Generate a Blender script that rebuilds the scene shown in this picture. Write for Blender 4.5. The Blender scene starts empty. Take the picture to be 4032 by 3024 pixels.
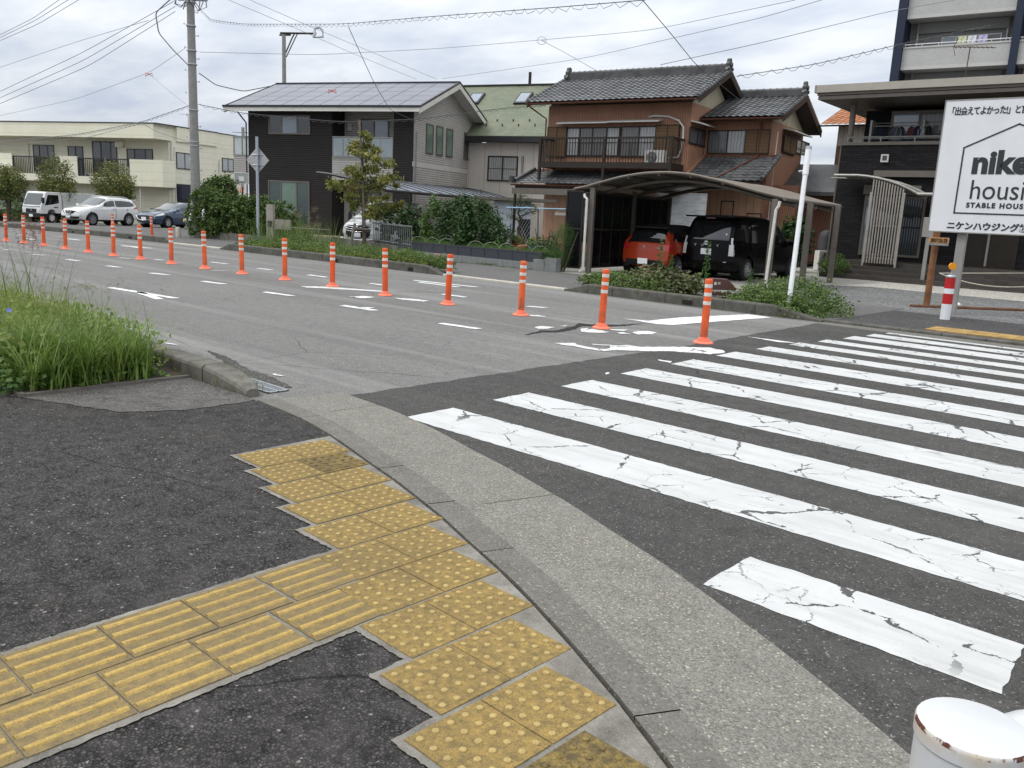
import bpy, bmesh, math, random
import numpy as np
from mathutils import Vector, Matrix
sc = bpy.context.scene
COL = sc.collection
R = math.radians
# ------------------------------------------------------------------ camera
F_PX, PITCH, ROLL, CAM_H = 3327.0, 0.20017935, 0.04704566, 1.51440867
def _cam_axes():
    v = np.array([0.61418925, 0.68390792]); v /= np.hypot(*v)
    M = np.array([[v[1], -v[0], 0], [v[0], v[1], 0], [0, 0, 1]])
    cp, sp = math.cos(PITCH), math.sin(PITCH)
    f = np.array([0, cp, -sp]); r = np.array([1.0, 0, 0]); u = np.array([0, sp, cp])
    c, s = math.cos(ROLL), math.sin(ROLL)
    r, u = c*r + s*u, -s*r + c*u
    return M@r, M@u, M@f
CR, CU, CF = _cam_axes()
CP = np.array([0, 0, CAM_H])
cam = bpy.data.cameras.new('camera'); cam.sensor_fit = 'HORIZONTAL'; cam.sensor_width = 36
cam.lens = 36*F_PX/4032; cam.clip_start = 0.05; cam.clip_end = 5000
co = bpy.data.objects.new('camera', cam); COL.objects.link(co)
co.matrix_world = Matrix(((CR[0], CU[0], -CF[0], 0), (CR[1], CU[1], -CF[1], 0), (CR[2], CU[2], -CF[2], CAM_H), (0, 0, 0, 1)))
sc.camera = co
# ------------------------------------------------------------------ view, sky, sun
sc.view_settings.view_transform = 'Standard'; sc.view_settings.look = 'None'
sc.view_settings.exposure = 0.0; sc.view_settings.gamma = 1
SUN_EL, SUN_AZ = R(58), R(215)          # azimuth measured from +Y clockwise; sun behind the camera to the left
def make_world():
    w = bpy.data.worlds.new('World'); sc.world = w; w.use_nodes = True
    nt = w.node_tree; N = nt.nodes; L = nt.links; N.clear()
    out = N.new('ShaderNodeOutputWorld'); bg = N.new('ShaderNodeBackground')
    sky = N.new('ShaderNodeTexSky'); sky.sky_type = 'NISHITA'; sky.sun_disc = False
    sky.sun_elevation = SUN_EL; sky.sun_rotation = SUN_AZ; sky.air_density = 1.0; sky.dust_density = 2.0
    tc = N.new('ShaderNodeTexCoord'); sep = N.new('ShaderNodeSeparateXYZ')
    L.new(tc.outputs['Generated'], sep.inputs[0])
    # project the direction onto a flat cloud deck: xy / (z + k)
    zz = N.new('ShaderNodeMath'); zz.operation = 'MAXIMUM'; zz.inputs[1].default_value = 0.0
    L.new(sep.outputs[2], zz.inputs[0])
    za = N.new('ShaderNodeMath'); za.operation = 'ADD'; za.inputs[1].default_value = 0.16; L.new(zz.outputs[0], za.inputs[0])
    dv = N.new('ShaderNodeVectorMath'); dv.operation = 'DIVIDE'
    cx = N.new('ShaderNodeCombineXYZ')
    for i in range(3): L.new(za.outputs[0], cx.inputs[i])
    fl = N.new('ShaderNodeVectorMath'); fl.operation = 'MULTIPLY'; fl.inputs[1].default_value = (1, 1, 0)
    L.new(tc.outputs['Generated'], fl.inputs[0]); L.new(fl.outputs[0], dv.inputs[0]); L.new(cx.outputs[0], dv.inputs[1])
    mp = N.new('ShaderNodeMapping'); mp.inputs['Location'].default_value = (3.3, 1.7, 0); mp.inputs['Rotation'].default_value = (0, 0, R(38)); mp.inputs['Scale'].default_value = (1.0, 1.5, 1)
    L.new(dv.outputs[0], mp.inputs[0])
    n1 = N.new('ShaderNodeTexNoise'); n1.inputs['Scale'].default_value = 1.15; n1.inputs['Detail'].default_value = 7; n1.inputs['Roughness'].default_value = 0.56
    L.new(mp.outputs[0], n1.inputs['Vector'])
    cr = N.new('ShaderNodeValToRGB'); e = cr.color_ramp.elements
    e[0].position = 0.36; e[0].color = (4.35, 4.85, 5.85, 1)
    e[1].position = 0.66; e[1].color = (7.1, 7.4, 7.7, 1)
    m = cr.color_ramp.elements.new(0.5); m.color = (5.6, 6.0, 6.65, 1)
    L.new(n1.outputs[0], cr.inputs[0])
    # overcast deck grows brighter overhead
    gain = N.new('ShaderNodeMapRange'); gain.inputs['From Min'].default_value = 0.0; gain.inputs['From Max'].default_value = 1.0
    gain.inputs['To Min'].default_value = 1.0; gain.inputs['To Max'].default_value = 3.2
    L.new(zz.outputs[0], gain.inputs[0])
    sclm = N.new('ShaderNodeVectorMath'); sclm.operation = 'SCALE'
    L.new(cr.outputs[0], sclm.inputs[0]); L.new(gain.outputs[0], sclm.inputs['Scale'])
    warm = N.new('ShaderNodeMixRGB'); warm.blend_type = 'MULTIPLY'; warm.inputs[2].default_value = (1.0, 0.955, 0.87, 1)   # thicker, whiter cloud overhead
    L.new(zz.outputs[0], warm.inputs[0]); L.new(sclm.outputs[0], warm.inputs[1])
    mix = N.new('ShaderNodeMixRGB'); mix.inputs[0].default_value = 0.95
    L.new(sky.outputs[0], mix.inputs[1]); L.new(warm.outputs[0], mix.inputs[2])
    bg.inputs[1].default_value = 0.11
    L.new(mix.outputs[0], bg.inputs[0]); L.new(bg.outputs[0], out.inputs[0])
make_world()
sd = bpy.data.lights.new('sun', 'SUN'); sd.energy = 1.5; sd.angle = R(22); sd.color = (1.0, 0.96, 0.9)
so = bpy.data.objects.new('sun', sd); COL.objects.link(so)
_d = Vector((math.sin(SUN_AZ)*math.cos(SUN_EL), math.cos(SUN_AZ)*math.cos(SUN_EL), math.sin(SUN_EL)))
so.rotation_euler = _d.to_track_quat('Z', 'Y').to_euler(); so.location = (0, 0, 60)
# ------------------------------------------------------------------ where things stand (measured from the photo, in metres)
def gz(x):
    """the land falls away gently towards the left end of the street"""
    t = min(0.0, max(x, -75.0) + 15.0)
    return -0.00028*t*t + (0.0336*(x+75) if x < -75 else 0)
def ray(px, py): return CF + (px-2016)/F_PX*CR - (py-1512)/F_PX*CU
def G(px, py, dz=0.0):
    """ground point seen at photo pixel"""
    d = ray(px, py); z = dz
    for _ in range(25):
        p = CP + d*(z-CAM_H)/d[2]; z = gz(p[0]) + dz
    return p
def Z1(x, y): return x/1.659, y/1.659
def Z2(x, y): return 850+x/2.0109, 250+y/2.0109
def Z3(x, y): return 1900+x/1.58, 200+y/1.58
def Z4(x, y): return 3150+x/1.229, y/1.229
def R1(x, y): return x/1.8433, 950+y/1.8433
def R2(x, y): return 1100+x/1.8433, 850+y/1.8433
def R3(x, y): return 2100+x/1.8433, 1000+y/1.8433
def DD(x, y): return x*1.82278, y*1.82278
class Fr:
    """a building's own frame: u along its front (to the right), v into its depth"""
    def __init__(s, o, deg, base=0.0):
        s.deg = deg; a = R(deg); s.o = np.array([o[0], o[1], base])
        s.u = np.array([math.cos(a), math.sin(a), 0]); s.v = np.array([-math.sin(a), math.cos(a), 0])
    def _l(s, P): P = P - s.o; return float(P@s.u), float(P@s.v), float(P[2])
    def hv(s, p, v=0.0):
        d = ray(*p); t = ((s.o-CP)@s.v+v)/(d@s.v); return s._l(CP+t*d)
    def hu(s, p, u=0.0):
        d = ray(*p); t = ((s.o-CP)@s.u+u)/(d@s.u); return s._l(CP+t*d)
    def w(s, u, v, z=0): return s.o + u*s.u + v*s.v + np.array([0, 0, z])
    def loc(s, P): return s._l(np.array([P[0], P[1], 0.0]))
def at_depth(p, dep):
    return CP + ray(*p)*dep
# ------------------------------------------------------------------ object helpers
def tag(o, label=None, cat=None, group=None, kind=None):
    if label: o['label'] = label
    if cat: o['category'] = cat
    if group: o['group'] = group
    if kind: o['kind'] = kind
    return o
def thing(name, label, cat, loc=(0, 0, 0), rz=0.0, group=None):
    o = bpy.data.objects.new(name, None); COL.objects.link(o); o.empty_display_size = 0.3
    o.location = loc; o.rotation_euler = (0, 0, R(rz)); return tag(o, label, cat, group)
def copy_tree(o, parent=None):
    c = o.copy(); COL.objects.link(c); c.parent = parent
    for ch in list(o.children): copy_tree(ch, c)
    return c
class MB:
    def __init__(s): s.v = []; s.f = []; s.mi = []; s.m = 0; s.sm = []; s.s = False
    def add(s, vs, fs):
        b = len(s.v); s.v += [tuple(map(float, p)) for p in vs]
        for f in fs: s.f.append(tuple(b+i for i in f)); s.mi.append(s.m); s.sm.append(s.s)
        return s
    def box(s, x0, x1, y0, y1, z0, z1):
        return s.add([(x0,y0,z0),(x1,y0,z0),(x1,y1,z0),(x0,y1,z0),(x0,y0,z1),(x1,y0,z1),(x1,y1,z1),(x0,y1,z1)],
                     [(0,3,2,1),(4,5,6,7),(0,1,5,4),(1,2,6,5),(2,3,7,6),(3,0,4,7)])
    def poly(s, pts): return s.add(pts, [tuple(range(len(pts)))])
    def prism(s, pts, ax, a, b):
        """extrude a 2-D outline along axis ax ('x','y','z') from a to b"""
        def mk(p, t): return {'z': (p[0], p[1], t), 'y': (p[0], t, p[1]), 'x': (t, p[0], p[1])}[ax]
        n = len(pts)
        return s.add([mk(p, a) for p in pts]+[mk(p, b) for p in pts],
                     [tuple(range(n))[::-1], tuple(range(n, 2*n))]+[(i, (i+1) % n, n+(i+1) % n, n+i) for i in range(n)])
    def tube(s, path, r, n=8, cap=True):
        P = [Vector(p) for p in path]; rr = r if isinstance(r, (list, tuple)) else [r]*len(P)
        rings = []; prev = None
        for i, p in enumerate(P):
            d = (P[min(i+1, len(P)-1)]-P[max(i-1, 0)])
            d = d.normalized() if d.length > 1e-9 else Vector((0, 0, 1))
            if prev is None:
                a = d.orthogonal().normalized()
            else:
                a = prev - d*prev.dot(d); a = a.normalized() if a.length > 1e-6 else d.orthogonal().normalized()
            prev = a; b = d.cross(a)
            rings.append([p+(a*math.cos(2*math.pi*k/n)+b*math.sin(2*math.pi*k/n))*rr[i] for k in range(n)])
        vs = [q for rg in rings for q in rg]; fs = []
        for i in range(len(P)-1):
            for k in range(n): fs.append((i*n+k, i*n+(k+1) % n, (i+1)*n+(k+1) % n, (i+1)*n+k))
        if cap: fs += [tuple(range(n))[::-1], tuple(range((len(P)-1)*n, len(P)*n))]
        return s.add(vs, fs)
    def lathe(s, prof, n=24, c=(0, 0, 0)):
        vs = []; fs = []
        for r, z in prof:
            for k in range(n): vs.append((c[0]+r*math.cos(2*math.pi*k/n), c[1]+r*math.sin(2*math.pi*k/n), c[2]+z))
        for i in range(len(prof)-1):
            for k in range(n): fs.append((i*n+k, i*n+(k+1) % n, (i+1)*n+(k+1) % n, (i+1)*n+k))
        fs += [tuple(range(n))[::-1], tuple(range((len(prof)-1)*n, len(prof)*n))]
        return s.add(vs, fs)
    def grid(s, rows):
        """rows of points, quads between"""
        n = len(rows[0]); vs = [p for r in rows for p in r]; fs = []
        for i in range(len(rows)-1):
            for k in range(n-1): fs.append((i*n+k, i*n+k+1, (i+1)*n+k+1, (i+1)*n+k))
        return s.add(vs, fs)
    def build(s, name, mats, parent=None, smooth=False, bevel=0.0, loc=None):
        me = bpy.data.meshes.new(name); me.from_pydata(s.v, [], s.f)
        for m in (mats if isinstance(mats, (list, tuple)) else [mats]): me.materials.append(m)
        me.polygons.foreach_set('material_index', s.mi)
        me.polygons.foreach_set('use_smooth', [bool(smooth or x) for x in s.sm])
        me.update()
        if smooth:
            try: me.set_sharp_from_angle(angle=R(40))
            except Exception: pass
        o = bpy.data.objects.new(name, me); COL.objects.link(o)
        if parent is not None: o.parent = parent
        if loc is not None: o.location = loc
        if bevel:
            bm = bmesh.new(); bm.from_mesh(me)
            bmesh.ops.bevel(bm, geom=[e for e in bm.edges if e.is_manifold and e.calc_face_angle(0) > 0.5], offset=bevel, segments=2, affect='EDGES', profile=0.6, clamp_overlap=True)
            bm.to_mesh(me); bm.free()
        return o
def struct(name, mb, mat, **k):
    o = mb.build(name, mat, **k); o['kind'] = 'structure'; return o
def B(*a): return MB().box(*a)
def txt(body, size, mat, parent, loc, rot, name='lettering', bold=0.0, sx=1.0, align='LEFT', depth=0.002, space=1.0, shear=0.0):
    c = bpy.data.curves.new(name, 'FONT'); c.body = body; c.size = size; c.align_x = align; c.extrude = depth; c.offset = bold
    c.space_character = space; c.resolution_u = 4; c.shear = shear
    o = bpy.data.objects.new(name, c); COL.objects.link(o)
    dg = bpy.context.evaluated_depsgraph_get(); me = bpy.data.meshes.new_from_object(o.evaluated_get(dg))
    bpy.data.objects.remove(o); me.materials.clear(); me.materials.append(mat)
    o = bpy.data.objects.new(name, me); COL.objects.link(o); o.parent = parent; o.location = loc; o.rotation_euler = rot; o.scale = (sx, 1, 1)
    return o
# ------------------------------------------------------------------ materials
MATS = {}
class NT:
    def __init__(s, name):
        s.m = bpy.data.materials.new(name); s.m.use_nodes = True; s.t = s.m.node_tree; s.N = s.t.nodes; s.L = s.t.links
        s.p = s.N['Principled BSDF']; s.tc = s.N.new('ShaderNodeTexCoord')
        s.co = s.tc.outputs['Object']
    def n(s, ty, ins=None, **at):
        o = s.N.new(ty)
        for k, v in at.items(): setattr(o, k, v)
        for k, v in (ins or {}).items():
            if hasattr(v, 'is_output') or isinstance(v, bpy.types.NodeSocket): s.L.new(v, o.inputs[k])
            else: o.inputs[k].default_value = v
        return o
    def noise(s, scale, detail=4, rough=.55, vec=None, out=0, dist=0.0):
        return s.n('ShaderNodeTexNoise', {'Vector': vec or s.co, 'Scale': scale, 'Detail': detail, 'Roughness': rough, 'Distortion': dist}).outputs[out]
    def vor(s, scale, feat='F1', vec=None, out='Distance', rnd=1.0):
        return s.n('ShaderNodeTexVoronoi', {'Vector': vec or s.co, 'Scale': scale, 'Randomness': rnd}, feature=feat).outputs[out]
    def math(s, op, a, b=0.0, c=None, clamp=False):
        d = {0: a, 1: b}
        if c is not None: d[2] = c
        return s.n('ShaderNodeMath', d, operation=op, use_clamp=clamp).outputs[0]
    def rng(s, a, f0, f1, t0=0.0, t1=1.0):
        return s.n('ShaderNodeMapRange', {0: a, 1: f0, 2: f1, 3: t0, 4: t1}).outputs[0]
    def mix(s, f, a, b, mode='MIX'):
        def c(x): return x if isinstance(x, bpy.types.NodeSocket) else (*x[:3], 1)
        return s.n('ShaderNodeMixRGB', {0: f, 1: c(a), 2: c(b)}, blend_type=mode).outputs[0]
    def ramp(s, f, stops):
        r = s.n('ShaderNodeValToRGB', {0: f}); e = r.color_ramp.elements
        for i, (p, c) in enumerate(stops):
            x = e[i] if i < 2 else e.new(p)
            x.position = p; x.color = (*c[:3], 1) if not isinstance(c, float) else (c, c, c, 1)
        return r.outputs[0]
    def xyz(s, i): return s.n('ShaderNodeSeparateXYZ', {0: s.co}).outputs[i]
    def scale(s, v, vec=None): return s.n('ShaderNodeMapping', {0: vec or s.co, 'Scale': v}).outputs[0]
    def bump(s, h, strength=.3, dist=.01, normal=None):
        d = {'Height': h, 'Strength': strength, 'Distance': dist}
        if normal is not None: d['Normal'] = normal
        return s.n('ShaderNodeBump', d).outputs[0]
    def set(s, col=None, rough=None, normal=None, metal=None, spec=None, **kw):
        def put(k, v):
            if v is None: return
            if isinstance(v, bpy.types.NodeSocket): s.L.new(v, s.p.inputs[k])
            else: s.p.inputs[k].default_value = (*v, 1) if isinstance(v, tuple) and len(v) == 3 else v
        put('Base Color', col); put('Roughness', rough); put('Normal', normal); put('Metallic', metal); put('Specular IOR Level', spec)
        for k, v in kw.items(): put(k.replace('_', ' '), v)
        return s.m
def sc_(c, k): return tuple(min(1, x*k) for x in c)
def plain(name, c, rough=.6, var=.12, scale=6, metal=0.0, bump=.1, bs=80, spec=.28, dirt=.25, **kw):
    """a colour with weathering mottling, fine grain and a little dirt"""
    t = NT(name); n = t.noise(scale, 5); col = t.mix(t.rng(n, .3, .7), sc_(c, 1-var), sc_(c, 1+var))
    if dirt:
        d = t.noise(scale*.35, 6, .7); col = t.mix(t.rng(d, .55, .8, 0, dirt), col, (.05, .045, .035))
    r = t.rng(t.noise(scale*2, 3), .3, .7, max(0, rough-.08), min(1, rough+.08))
    return t.set(col, r, t.bump(t.noise(bs, 3), bump, .004) if bump else None, metal, spec, **kw)
# ================================================================== GROUND MATERIALS
def asphalt(name, dark, light, stone=110, pale=.12, tracks=.0, grain=.5, bstr=.5, rough=.85, dirtc=(.2, .18, .15), dirt=.25):
    t = NT(name)
    cell = t.vor(stone, out='Color'); cv = t.n('ShaderNodeSeparateColor', {0: cell}).outputs[0]
    base = t.mix(cv, dark, light)
    pal = t.math('GREATER_THAN', t.n('ShaderNodeSeparateColor', {0: cell}).outputs[1], 1-pale)
    base = t.mix(t.math('MULTIPLY', pal, .75), base, (.40, .385, .36))
    d = t.vor(stone, out='Distance')
    pit = t.rng(t.vor(stone, 'DISTANCE_TO_EDGE'), .02, .22, 1-grain, 1.0)
    base = t.mix(1.0, base, t.mix(pit, (0, 0, 0), (1, 1, 1)), 'MULTIPLY')
    big = t.noise(.55, 6, .6); base = t.mix(t.rng(big, .3, .7, 0, .45), base, sc_(dark, .75), 'MIX')
    base = t.mix(t.rng(t.noise(1.7, 6, .65), .55, .8, 0, dirt), base, dirtc)
    fine = t.noise(9, 5, .7); base = t.mix(t.rng(fine, .3, .7, .0, .3), base, sc_(light, 1.15))
    if tracks:
        tr = t.noise(1.0, 4, .6, t.scale((.035, .8, 1))); base = t.mix(t.rng(tr, .42, .66, 0, tracks), base, sc_(dark, .7))
        tr2 = t.noise(1.0, 4, .6, t.scale((.05, 1.6, 1)), dist=.4); base = t.mix(t.rng(tr2, .5, .7, 0, tracks), base, sc_(light, 1.35))
    # fine irregular cracks in a few places
    cv2 = t.n('ShaderNodeVectorMath', {0: t.n('ShaderNodeTexNoise', {'Scale': 3.2, 'Detail': 5, 'Vector': t.co}).outputs[1], 1: (.16, .16, .16), 2: t.co}, operation='MULTIPLY_ADD').outputs[0]
    ck = t.vor(.55, 'DISTANCE_TO_EDGE', cv2); line = t.rng(ck, .0, .006, .8, 0)
    line = t.math('MULTIPLY', line, t.rng(t.noise(.35, 3), .52, .6, 0, 1)); base = t.mix(line, base, sc_(dark, .4))
    nb = t.bump(d, bstr, .004); nb = t.bump(t.noise(300, 2), bstr*.5, .002, nb)
    return t.set(base, t.rng(t.noise(30, 3), .3, .7, rough-.1, rough+.05), nb, spec=.12)
M_ROAD = asphalt('road_asphalt', (.115, .112, .108), (.27, .264, .255), 120, .12, tracks=.34, grain=.5)
M_PATCH = asphalt('crossing_asphalt', (.043, .0415, .0395), (.118, .114, .109), 135, .03, tracks=.2, grain=.65, dirt=.18)
M_FOOT = asphalt('footway_asphalt', (.016, .0147, .0138), (.122, .115, .111), 84, .013, grain=.97, bstr=1.0, dirt=.08)
M_FOOT2 = asphalt('worn_footway_asphalt', (.075, .069, .065), (.21, .198, .188), 84, .04, grain=.85, bstr=.9, dirt=.3)
M_FARFOOT = asphalt('far_footway_asphalt', (.09, .087, .084), (.19, .185, .18), 90, .06, tracks=.0, dirt=.3)
M_FARDARK = asphalt('dark_far_asphalt', (.045, .044, .046), (.10, .098, .098), 90, .05, dirt=.25)
def gravel_mat(name, a, b, c, sc_m=26):
    t = NT(name); col = t.n('ShaderNodeSeparateColor', {0: t.vor(sc_m, out='Color')}).outputs[0]
    base = t.ramp(col, [(0, a), (.55, b), (1, c)]); d = t.vor(sc_m)
    base = t.mix(t.rng(d, .3, .7, 0, .6), base, sc_(a, .4)); base = t.mix(t.rng(t.noise(.8, 5), .4, .7, 0, .5), base, a)
    return t.set(base, .9, t.bump(d, 1.0, .02), spec=.3)
M_GRAVEL = gravel_mat('grey_gravel', (.11, .11, .108), (.2, .2, .2), (.33, .33, .32))
M_PEBBLE = gravel_mat('pale_pebbles', (.33, .31, .27), (.52, .5, .45), (.7, .68, .62), 22)
def concrete(name, a, b, fleck=.1, stain=.35, sc_s=2.2, bs=120, moss=0.0, agg=0):
    t = NT(name); base = t.mix(t.rng(t.noise(6, 6, .65), .3, .7), a, b)
    base = t.mix(t.rng(t.noise(sc_s, 7, .7), .48, .75, 0, stain), base, sc_(a, .5))
    base = t.mix(t.rng(t.noise(170, 2), .58, .72, 0, .5), base, sc_(b, 1.35)); base = t.mix(t.rng(t.noise(140, 2), .28, .42, .5, 0), base, sc_(a, .55))
    if agg:
        cc = t.n('ShaderNodeSeparateColor', {0: t.vor(150, out='Color')}); base = t.mix(.6*agg, base, t.mix(cc.outputs[0], sc_(a, .45), sc_(b, 1.45))); base = t.mix(t.math('MULTIPLY', t.math('GREATER_THAN', cc.outputs[1], .965), agg), base, (.42, .38, .30))
    if moss: base = t.mix(t.rng(t.noise(3.2, 6, .7), .46, .7, 0, moss), base, (.05, .05, .03))
    return t.set(base, .85, t.bump(t.noise(bs, 5), .35, .006), spec=.18)
M_APRON = concrete('apron_concrete', (.135, .129, .112), (.212, .203, .18), stain=.4, sc_s=1.1, agg=.8)
M_KSTONE = concrete('kerbstone_concrete', (.105, .10, .088), (.17, .163, .145), stain=.4, agg=.5)
M_KERB = concrete('mossy_kerb_concrete', (.10, .095, .082), (.185, .176, .153), stain=.7, moss=.9)
M_KERBD = concrete('dark_kerb_concrete', (.075, .072, .064), (.145, .14, .126), stain=.7, moss=.6, sc_s=1.1)
M_LOWK = concrete('pale_low_kerb', (.36, .34, .29), (.5, .47, .41), stain=.35)
M_MORTAR = concrete('mortar', (.13, .122, .105), (.27, .255, .225), stain=.75, sc_s=5)
M_SLAB = concrete('driveway_concrete', (.26, .25, .225), (.36, .345, .31), stain=.45, sc_s=.7)
M_SOIL = plain('soil', (.055, .045, .03), .95, .35, 12, bump=.8, bs=40)
M_CRACKHOLE = plain('crack_tar_and_hole_shade', (.018, .017, .016), .9, .3, 20, bump=.8, bs=60)  # colour of the cracks, also painted shade for drain and bolt holes
def paint(name, wear=.35, crack=1.0, w=(.56, .565, .56), under=(.06, .058, .055)):
    t = NT(name)
    base = t.mix(t.rng(t.noise(2.2, 5, .6), .3, .75), sc_(w, .84), w); base = t.mix(t.rng(t.noise(5, 6, .75, t.scale((.25, 2, 1))), .46, .75, 0, .5), base, (.30, .29, .27)); base = t.mix(t.rng(t.noise(90, 3, .7), .55, .75, 0, .35), base, (.3, .3, .29))
    cv = t.n('ShaderNodeVectorMath', {0: t.n('ShaderNodeTexNoise', {'Scale': 4.5, 'Detail': 6, 'Vector': t.co, 'Roughness': .68}).outputs[1], 1: (.17, .17, .17), 2: t.co}, operation='MULTIPLY_ADD').outputs[0]
    mask = t.rng(t.noise(.75, 3), .36, .50, .0, 1)
    if crack:
        for s_, w_, k in ((1.7, .030, 1.0), (3.9, .026, .8)):
            e = t.vor(s_, 'DISTANCE_TO_EDGE', cv)
            wid = t.rng(t.noise(3.1 if k == 1 else 4.4, 4, .7), .42, .66, -.004, w_*crack)
            ln = t.math('LESS_THAN', e, wid); ln = t.math('MULTIPLY', ln, mask if k == 1 else t.rng(t.noise(1.3, 3), .47, .56))
            base = t.mix(t.math('MULTIPLY', ln, .93), base, sc_(under, .55))
    if wear:
        chips = t.math('GREATER_THAN', t.noise(38, 4, .7), .53); area = t.rng(t.noise(.8, 5, .7), .60, .70, 0, 1)
        ch = t.math('MULTIPLY', t.math('MULTIPLY', chips, area), wear*2.2, clamp=True); base = t.mix(ch, base, under)
    return t.set(base, .6, t.bump(t.noise(130, 4), .35, .004), spec=.4)
M_STRIPE = paint('crossing_paint', .22, 1.0)
M_LINE = paint('lane_paint', .25, .35, (.76, .77, .77))
M_WORN = paint('worn_lane_paint', .8, .8, (.7, .7, .69), (.10, .10, .10))
def tile_mat(name, top, dirtc, d0, d1, ds=9):
    t = NT(name)
    isl = t.n('ShaderNodeNewGeometry').outputs['Random Per Island']
    base = t.mix(t.math('MULTIPLY', isl, .45), top, sc_(top, .72))
    base = t.mix(t.rng(t.noise(ds, 7, .75), d0, d1, 0, .85), base, dirtc)
    base = t.mix(t.rng(t.noise(160, 3, .7), .5, .66, 0, .65), base, sc_(dirtc, .8)); base = t.mix(t.rng(t.noise(1.6, 4), .45, .7, 0, .45), base, dirtc)
    return t.set(base, .85, t.bump(t.noise(220, 4), .5, .003), spec=.15)
M_TILE = tile_mat('tactile_tile_yellow', (.385, .258, .080), (.12, .094, .05), .32, .64, 26)
M_STUD = tile_mat('worn_stud_yellow', (.47, .35, .14), (.25, .19, .095), .45, .78, 24)
M_TILEBAR = tile_mat('guide_tile_yellow', (.30, .215, .085), (.14, .112, .068), .30, .62, 24)
M_BAR = tile_mat('worn_bar_yellow', (.47, .325, .10), (.22, .162, .08), .44, .72, 26)
M_TILEDK = tile_mat('dirty_tile', (.36, .255, .075), (.06, .05, .034), .30, .60, 26)
# ================================================================== GROUND SHEETS
def sheet(name, x0, x1, y0, y1, dz, mat, step=3.0, ny=2):
    n = max(1, int((x1-x0)/step)); xs = [x0+(x1-x0)*i/n for i in range(n+1)]
    m = MB(); m.grid([[(x, y0+(y1-y0)*j/(ny-1), gz(x)+dz) for x in xs] for j in range(ny)])
    return struct(name, m, mat)
sheet('ground', -260, 160, -90, 420, -.06, M_GRAVEL, 4)
sheet('road', -200, 90, -60, 13.62, 0.0, M_ROAD, 2)
rnd = random.Random(5)
def ragged(p, q, n, amp, r=rnd):
    out = []
    for i in range(n):
        t = i/n; out.append((p[0]+(q[0]-p[0])*t + r.uniform(-amp, amp), p[1]+(q[1]-p[1])*t + r.uniform(-amp, amp)))
    return out
def flat(pts, z, m=None):
    m = m or MB(); m.poly([(p[0], p[1], z if not callable(z) else z(p[0])) for p in pts]); return m
edge = ragged((-5.45, 3.3), (-5.32, 8.9), 60, .02) + ragged((-5.32, 8.9), (-5.42, 13.3), 40, .02) + [(-5.4, 13.45)]
struct('road_patch', flat(edge + [(30, 13.45), (30, -50), (6, -50), (5.2, -8), (4, -2), (1.4, .6), (-1.0, 2.0), (-2.6, 2.9), (-5.3, 3.3)], .004), M_PATCH)
# near pavement
KIN = [(-5.62, 3.36), (-4.913, 3.299), (-4.372, 3.18), (-4.114, 3.102), (-3.757, 2.997), (-3.439, 2.915), (-3.167, 2.821), (-2.86, 2.724), (-2.545, 2.594), (-2.174, 2.459), (-1.926, 2.345), (-1.606, 2.191), (-1.323, 2.047), (-1.037, 1.885), (-.6, 1.61), (-.1, 1.24), (.5, .7), (1.2, -.1), (2, -1.3), (2.8, -3), (3.4, -6), (3.6, -14)]
def resample(P, step):
    P = [np.array(p, float) for p in P]; out = [P[0]]; acc = 0
    for a, b in zip(P, P[1:]):
        d = np.linalg.norm(b-a); t = step-acc
        while t <= d: out.append(a+(b-a)*t/d); t += step
        acc = d-(t-step)
    return out
def smooth(P, n=2):
    for _ in range(n):
        P = [P[0]]+[(P[i-1]+2*P[i]+P[i+1])/4 for i in range(1, len(P)-1)]+[P[-1]]
    return P
KC = smooth(resample(KIN, .06), 6)
def off(P, d):
    out = []
    for i in range(len(P)):
        t = P[min(i+1, len(P)-1)]-P[max(i-1, 0)]; t = t/np.linalg.norm(t); out.append(P[i]+d*np.array([-t[1], t[0]]))
    return out
pav = [tuple(p) for p in off(KC, -.006)]
m = flat(pav + [(3.6, -60), (-80, -60), (-80, 2.06), (-6.66, 2.06), (-6.66, 3.37), (-5.86, 3.37)], .026)
struct('pavement', m, M_FOOT)
wp = ragged((-80, 1.98), (-6.84, 1.985), 60, .01)+ragged((-6.84, 1.985), (-5.82, 2.43), 20, .012)+ragged((-5.82, 2.43), (-5.62, 2.8), 12, .012)+ragged((-5.62, 2.8), (-5.6, 3.33), 12, .012)
struct('pavement_patch', flat(wp+[(-5.64, 3.36), (-6.655, 3.36), (-6.655, 2.055), (-80, 2.055)], .030), M_FOOT2)
struct('gutter_soil', MB().grid([[(*p, .012) for p in off(KC, -.02)], [(*p, .010) for p in off(KC, .19)]]), M_SOIL)
# kerb stones with open joints, then the sloping apron
m = MB(); per = 11
o0, o1 = off(KC, .008), off(KC, .168)
for i0 in range(0, len(KC)-1, per):
    i1 = min(i0+per, len(KC)-1)
    A = [o0[i] for i in range(i0, i1+1)]; Bq = [o1[i] for i in range(i0, i1+1)]
    def inset(L): L = list(L); L[-1] = L[-1]+(L[-2]-L[-1])*.09; return L
    A, Bq = inset(A), inset(Bq)
    dz = rnd.uniform(-.0015, .0015)
    m.grid([[(*p, .0) for p in A], [(*p, .031+dz) for p in A], [(*p, .027+dz) for p in Bq], [(*p, .0) for p in Bq]])
struct('kerb_stone', m, M_KSTONE, smooth=False)
ia = 0
rows = []
for k, dd in enumerate((.172, .215, .36, .56, .742)):
    oo = off(KC, dd); rows.append([(*p, [.022, .016, .012, .009, .0065][k]) for p in oo])
struct('kerb_apron', MB().grid(rows), M_APRON, smooth=True)
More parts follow.
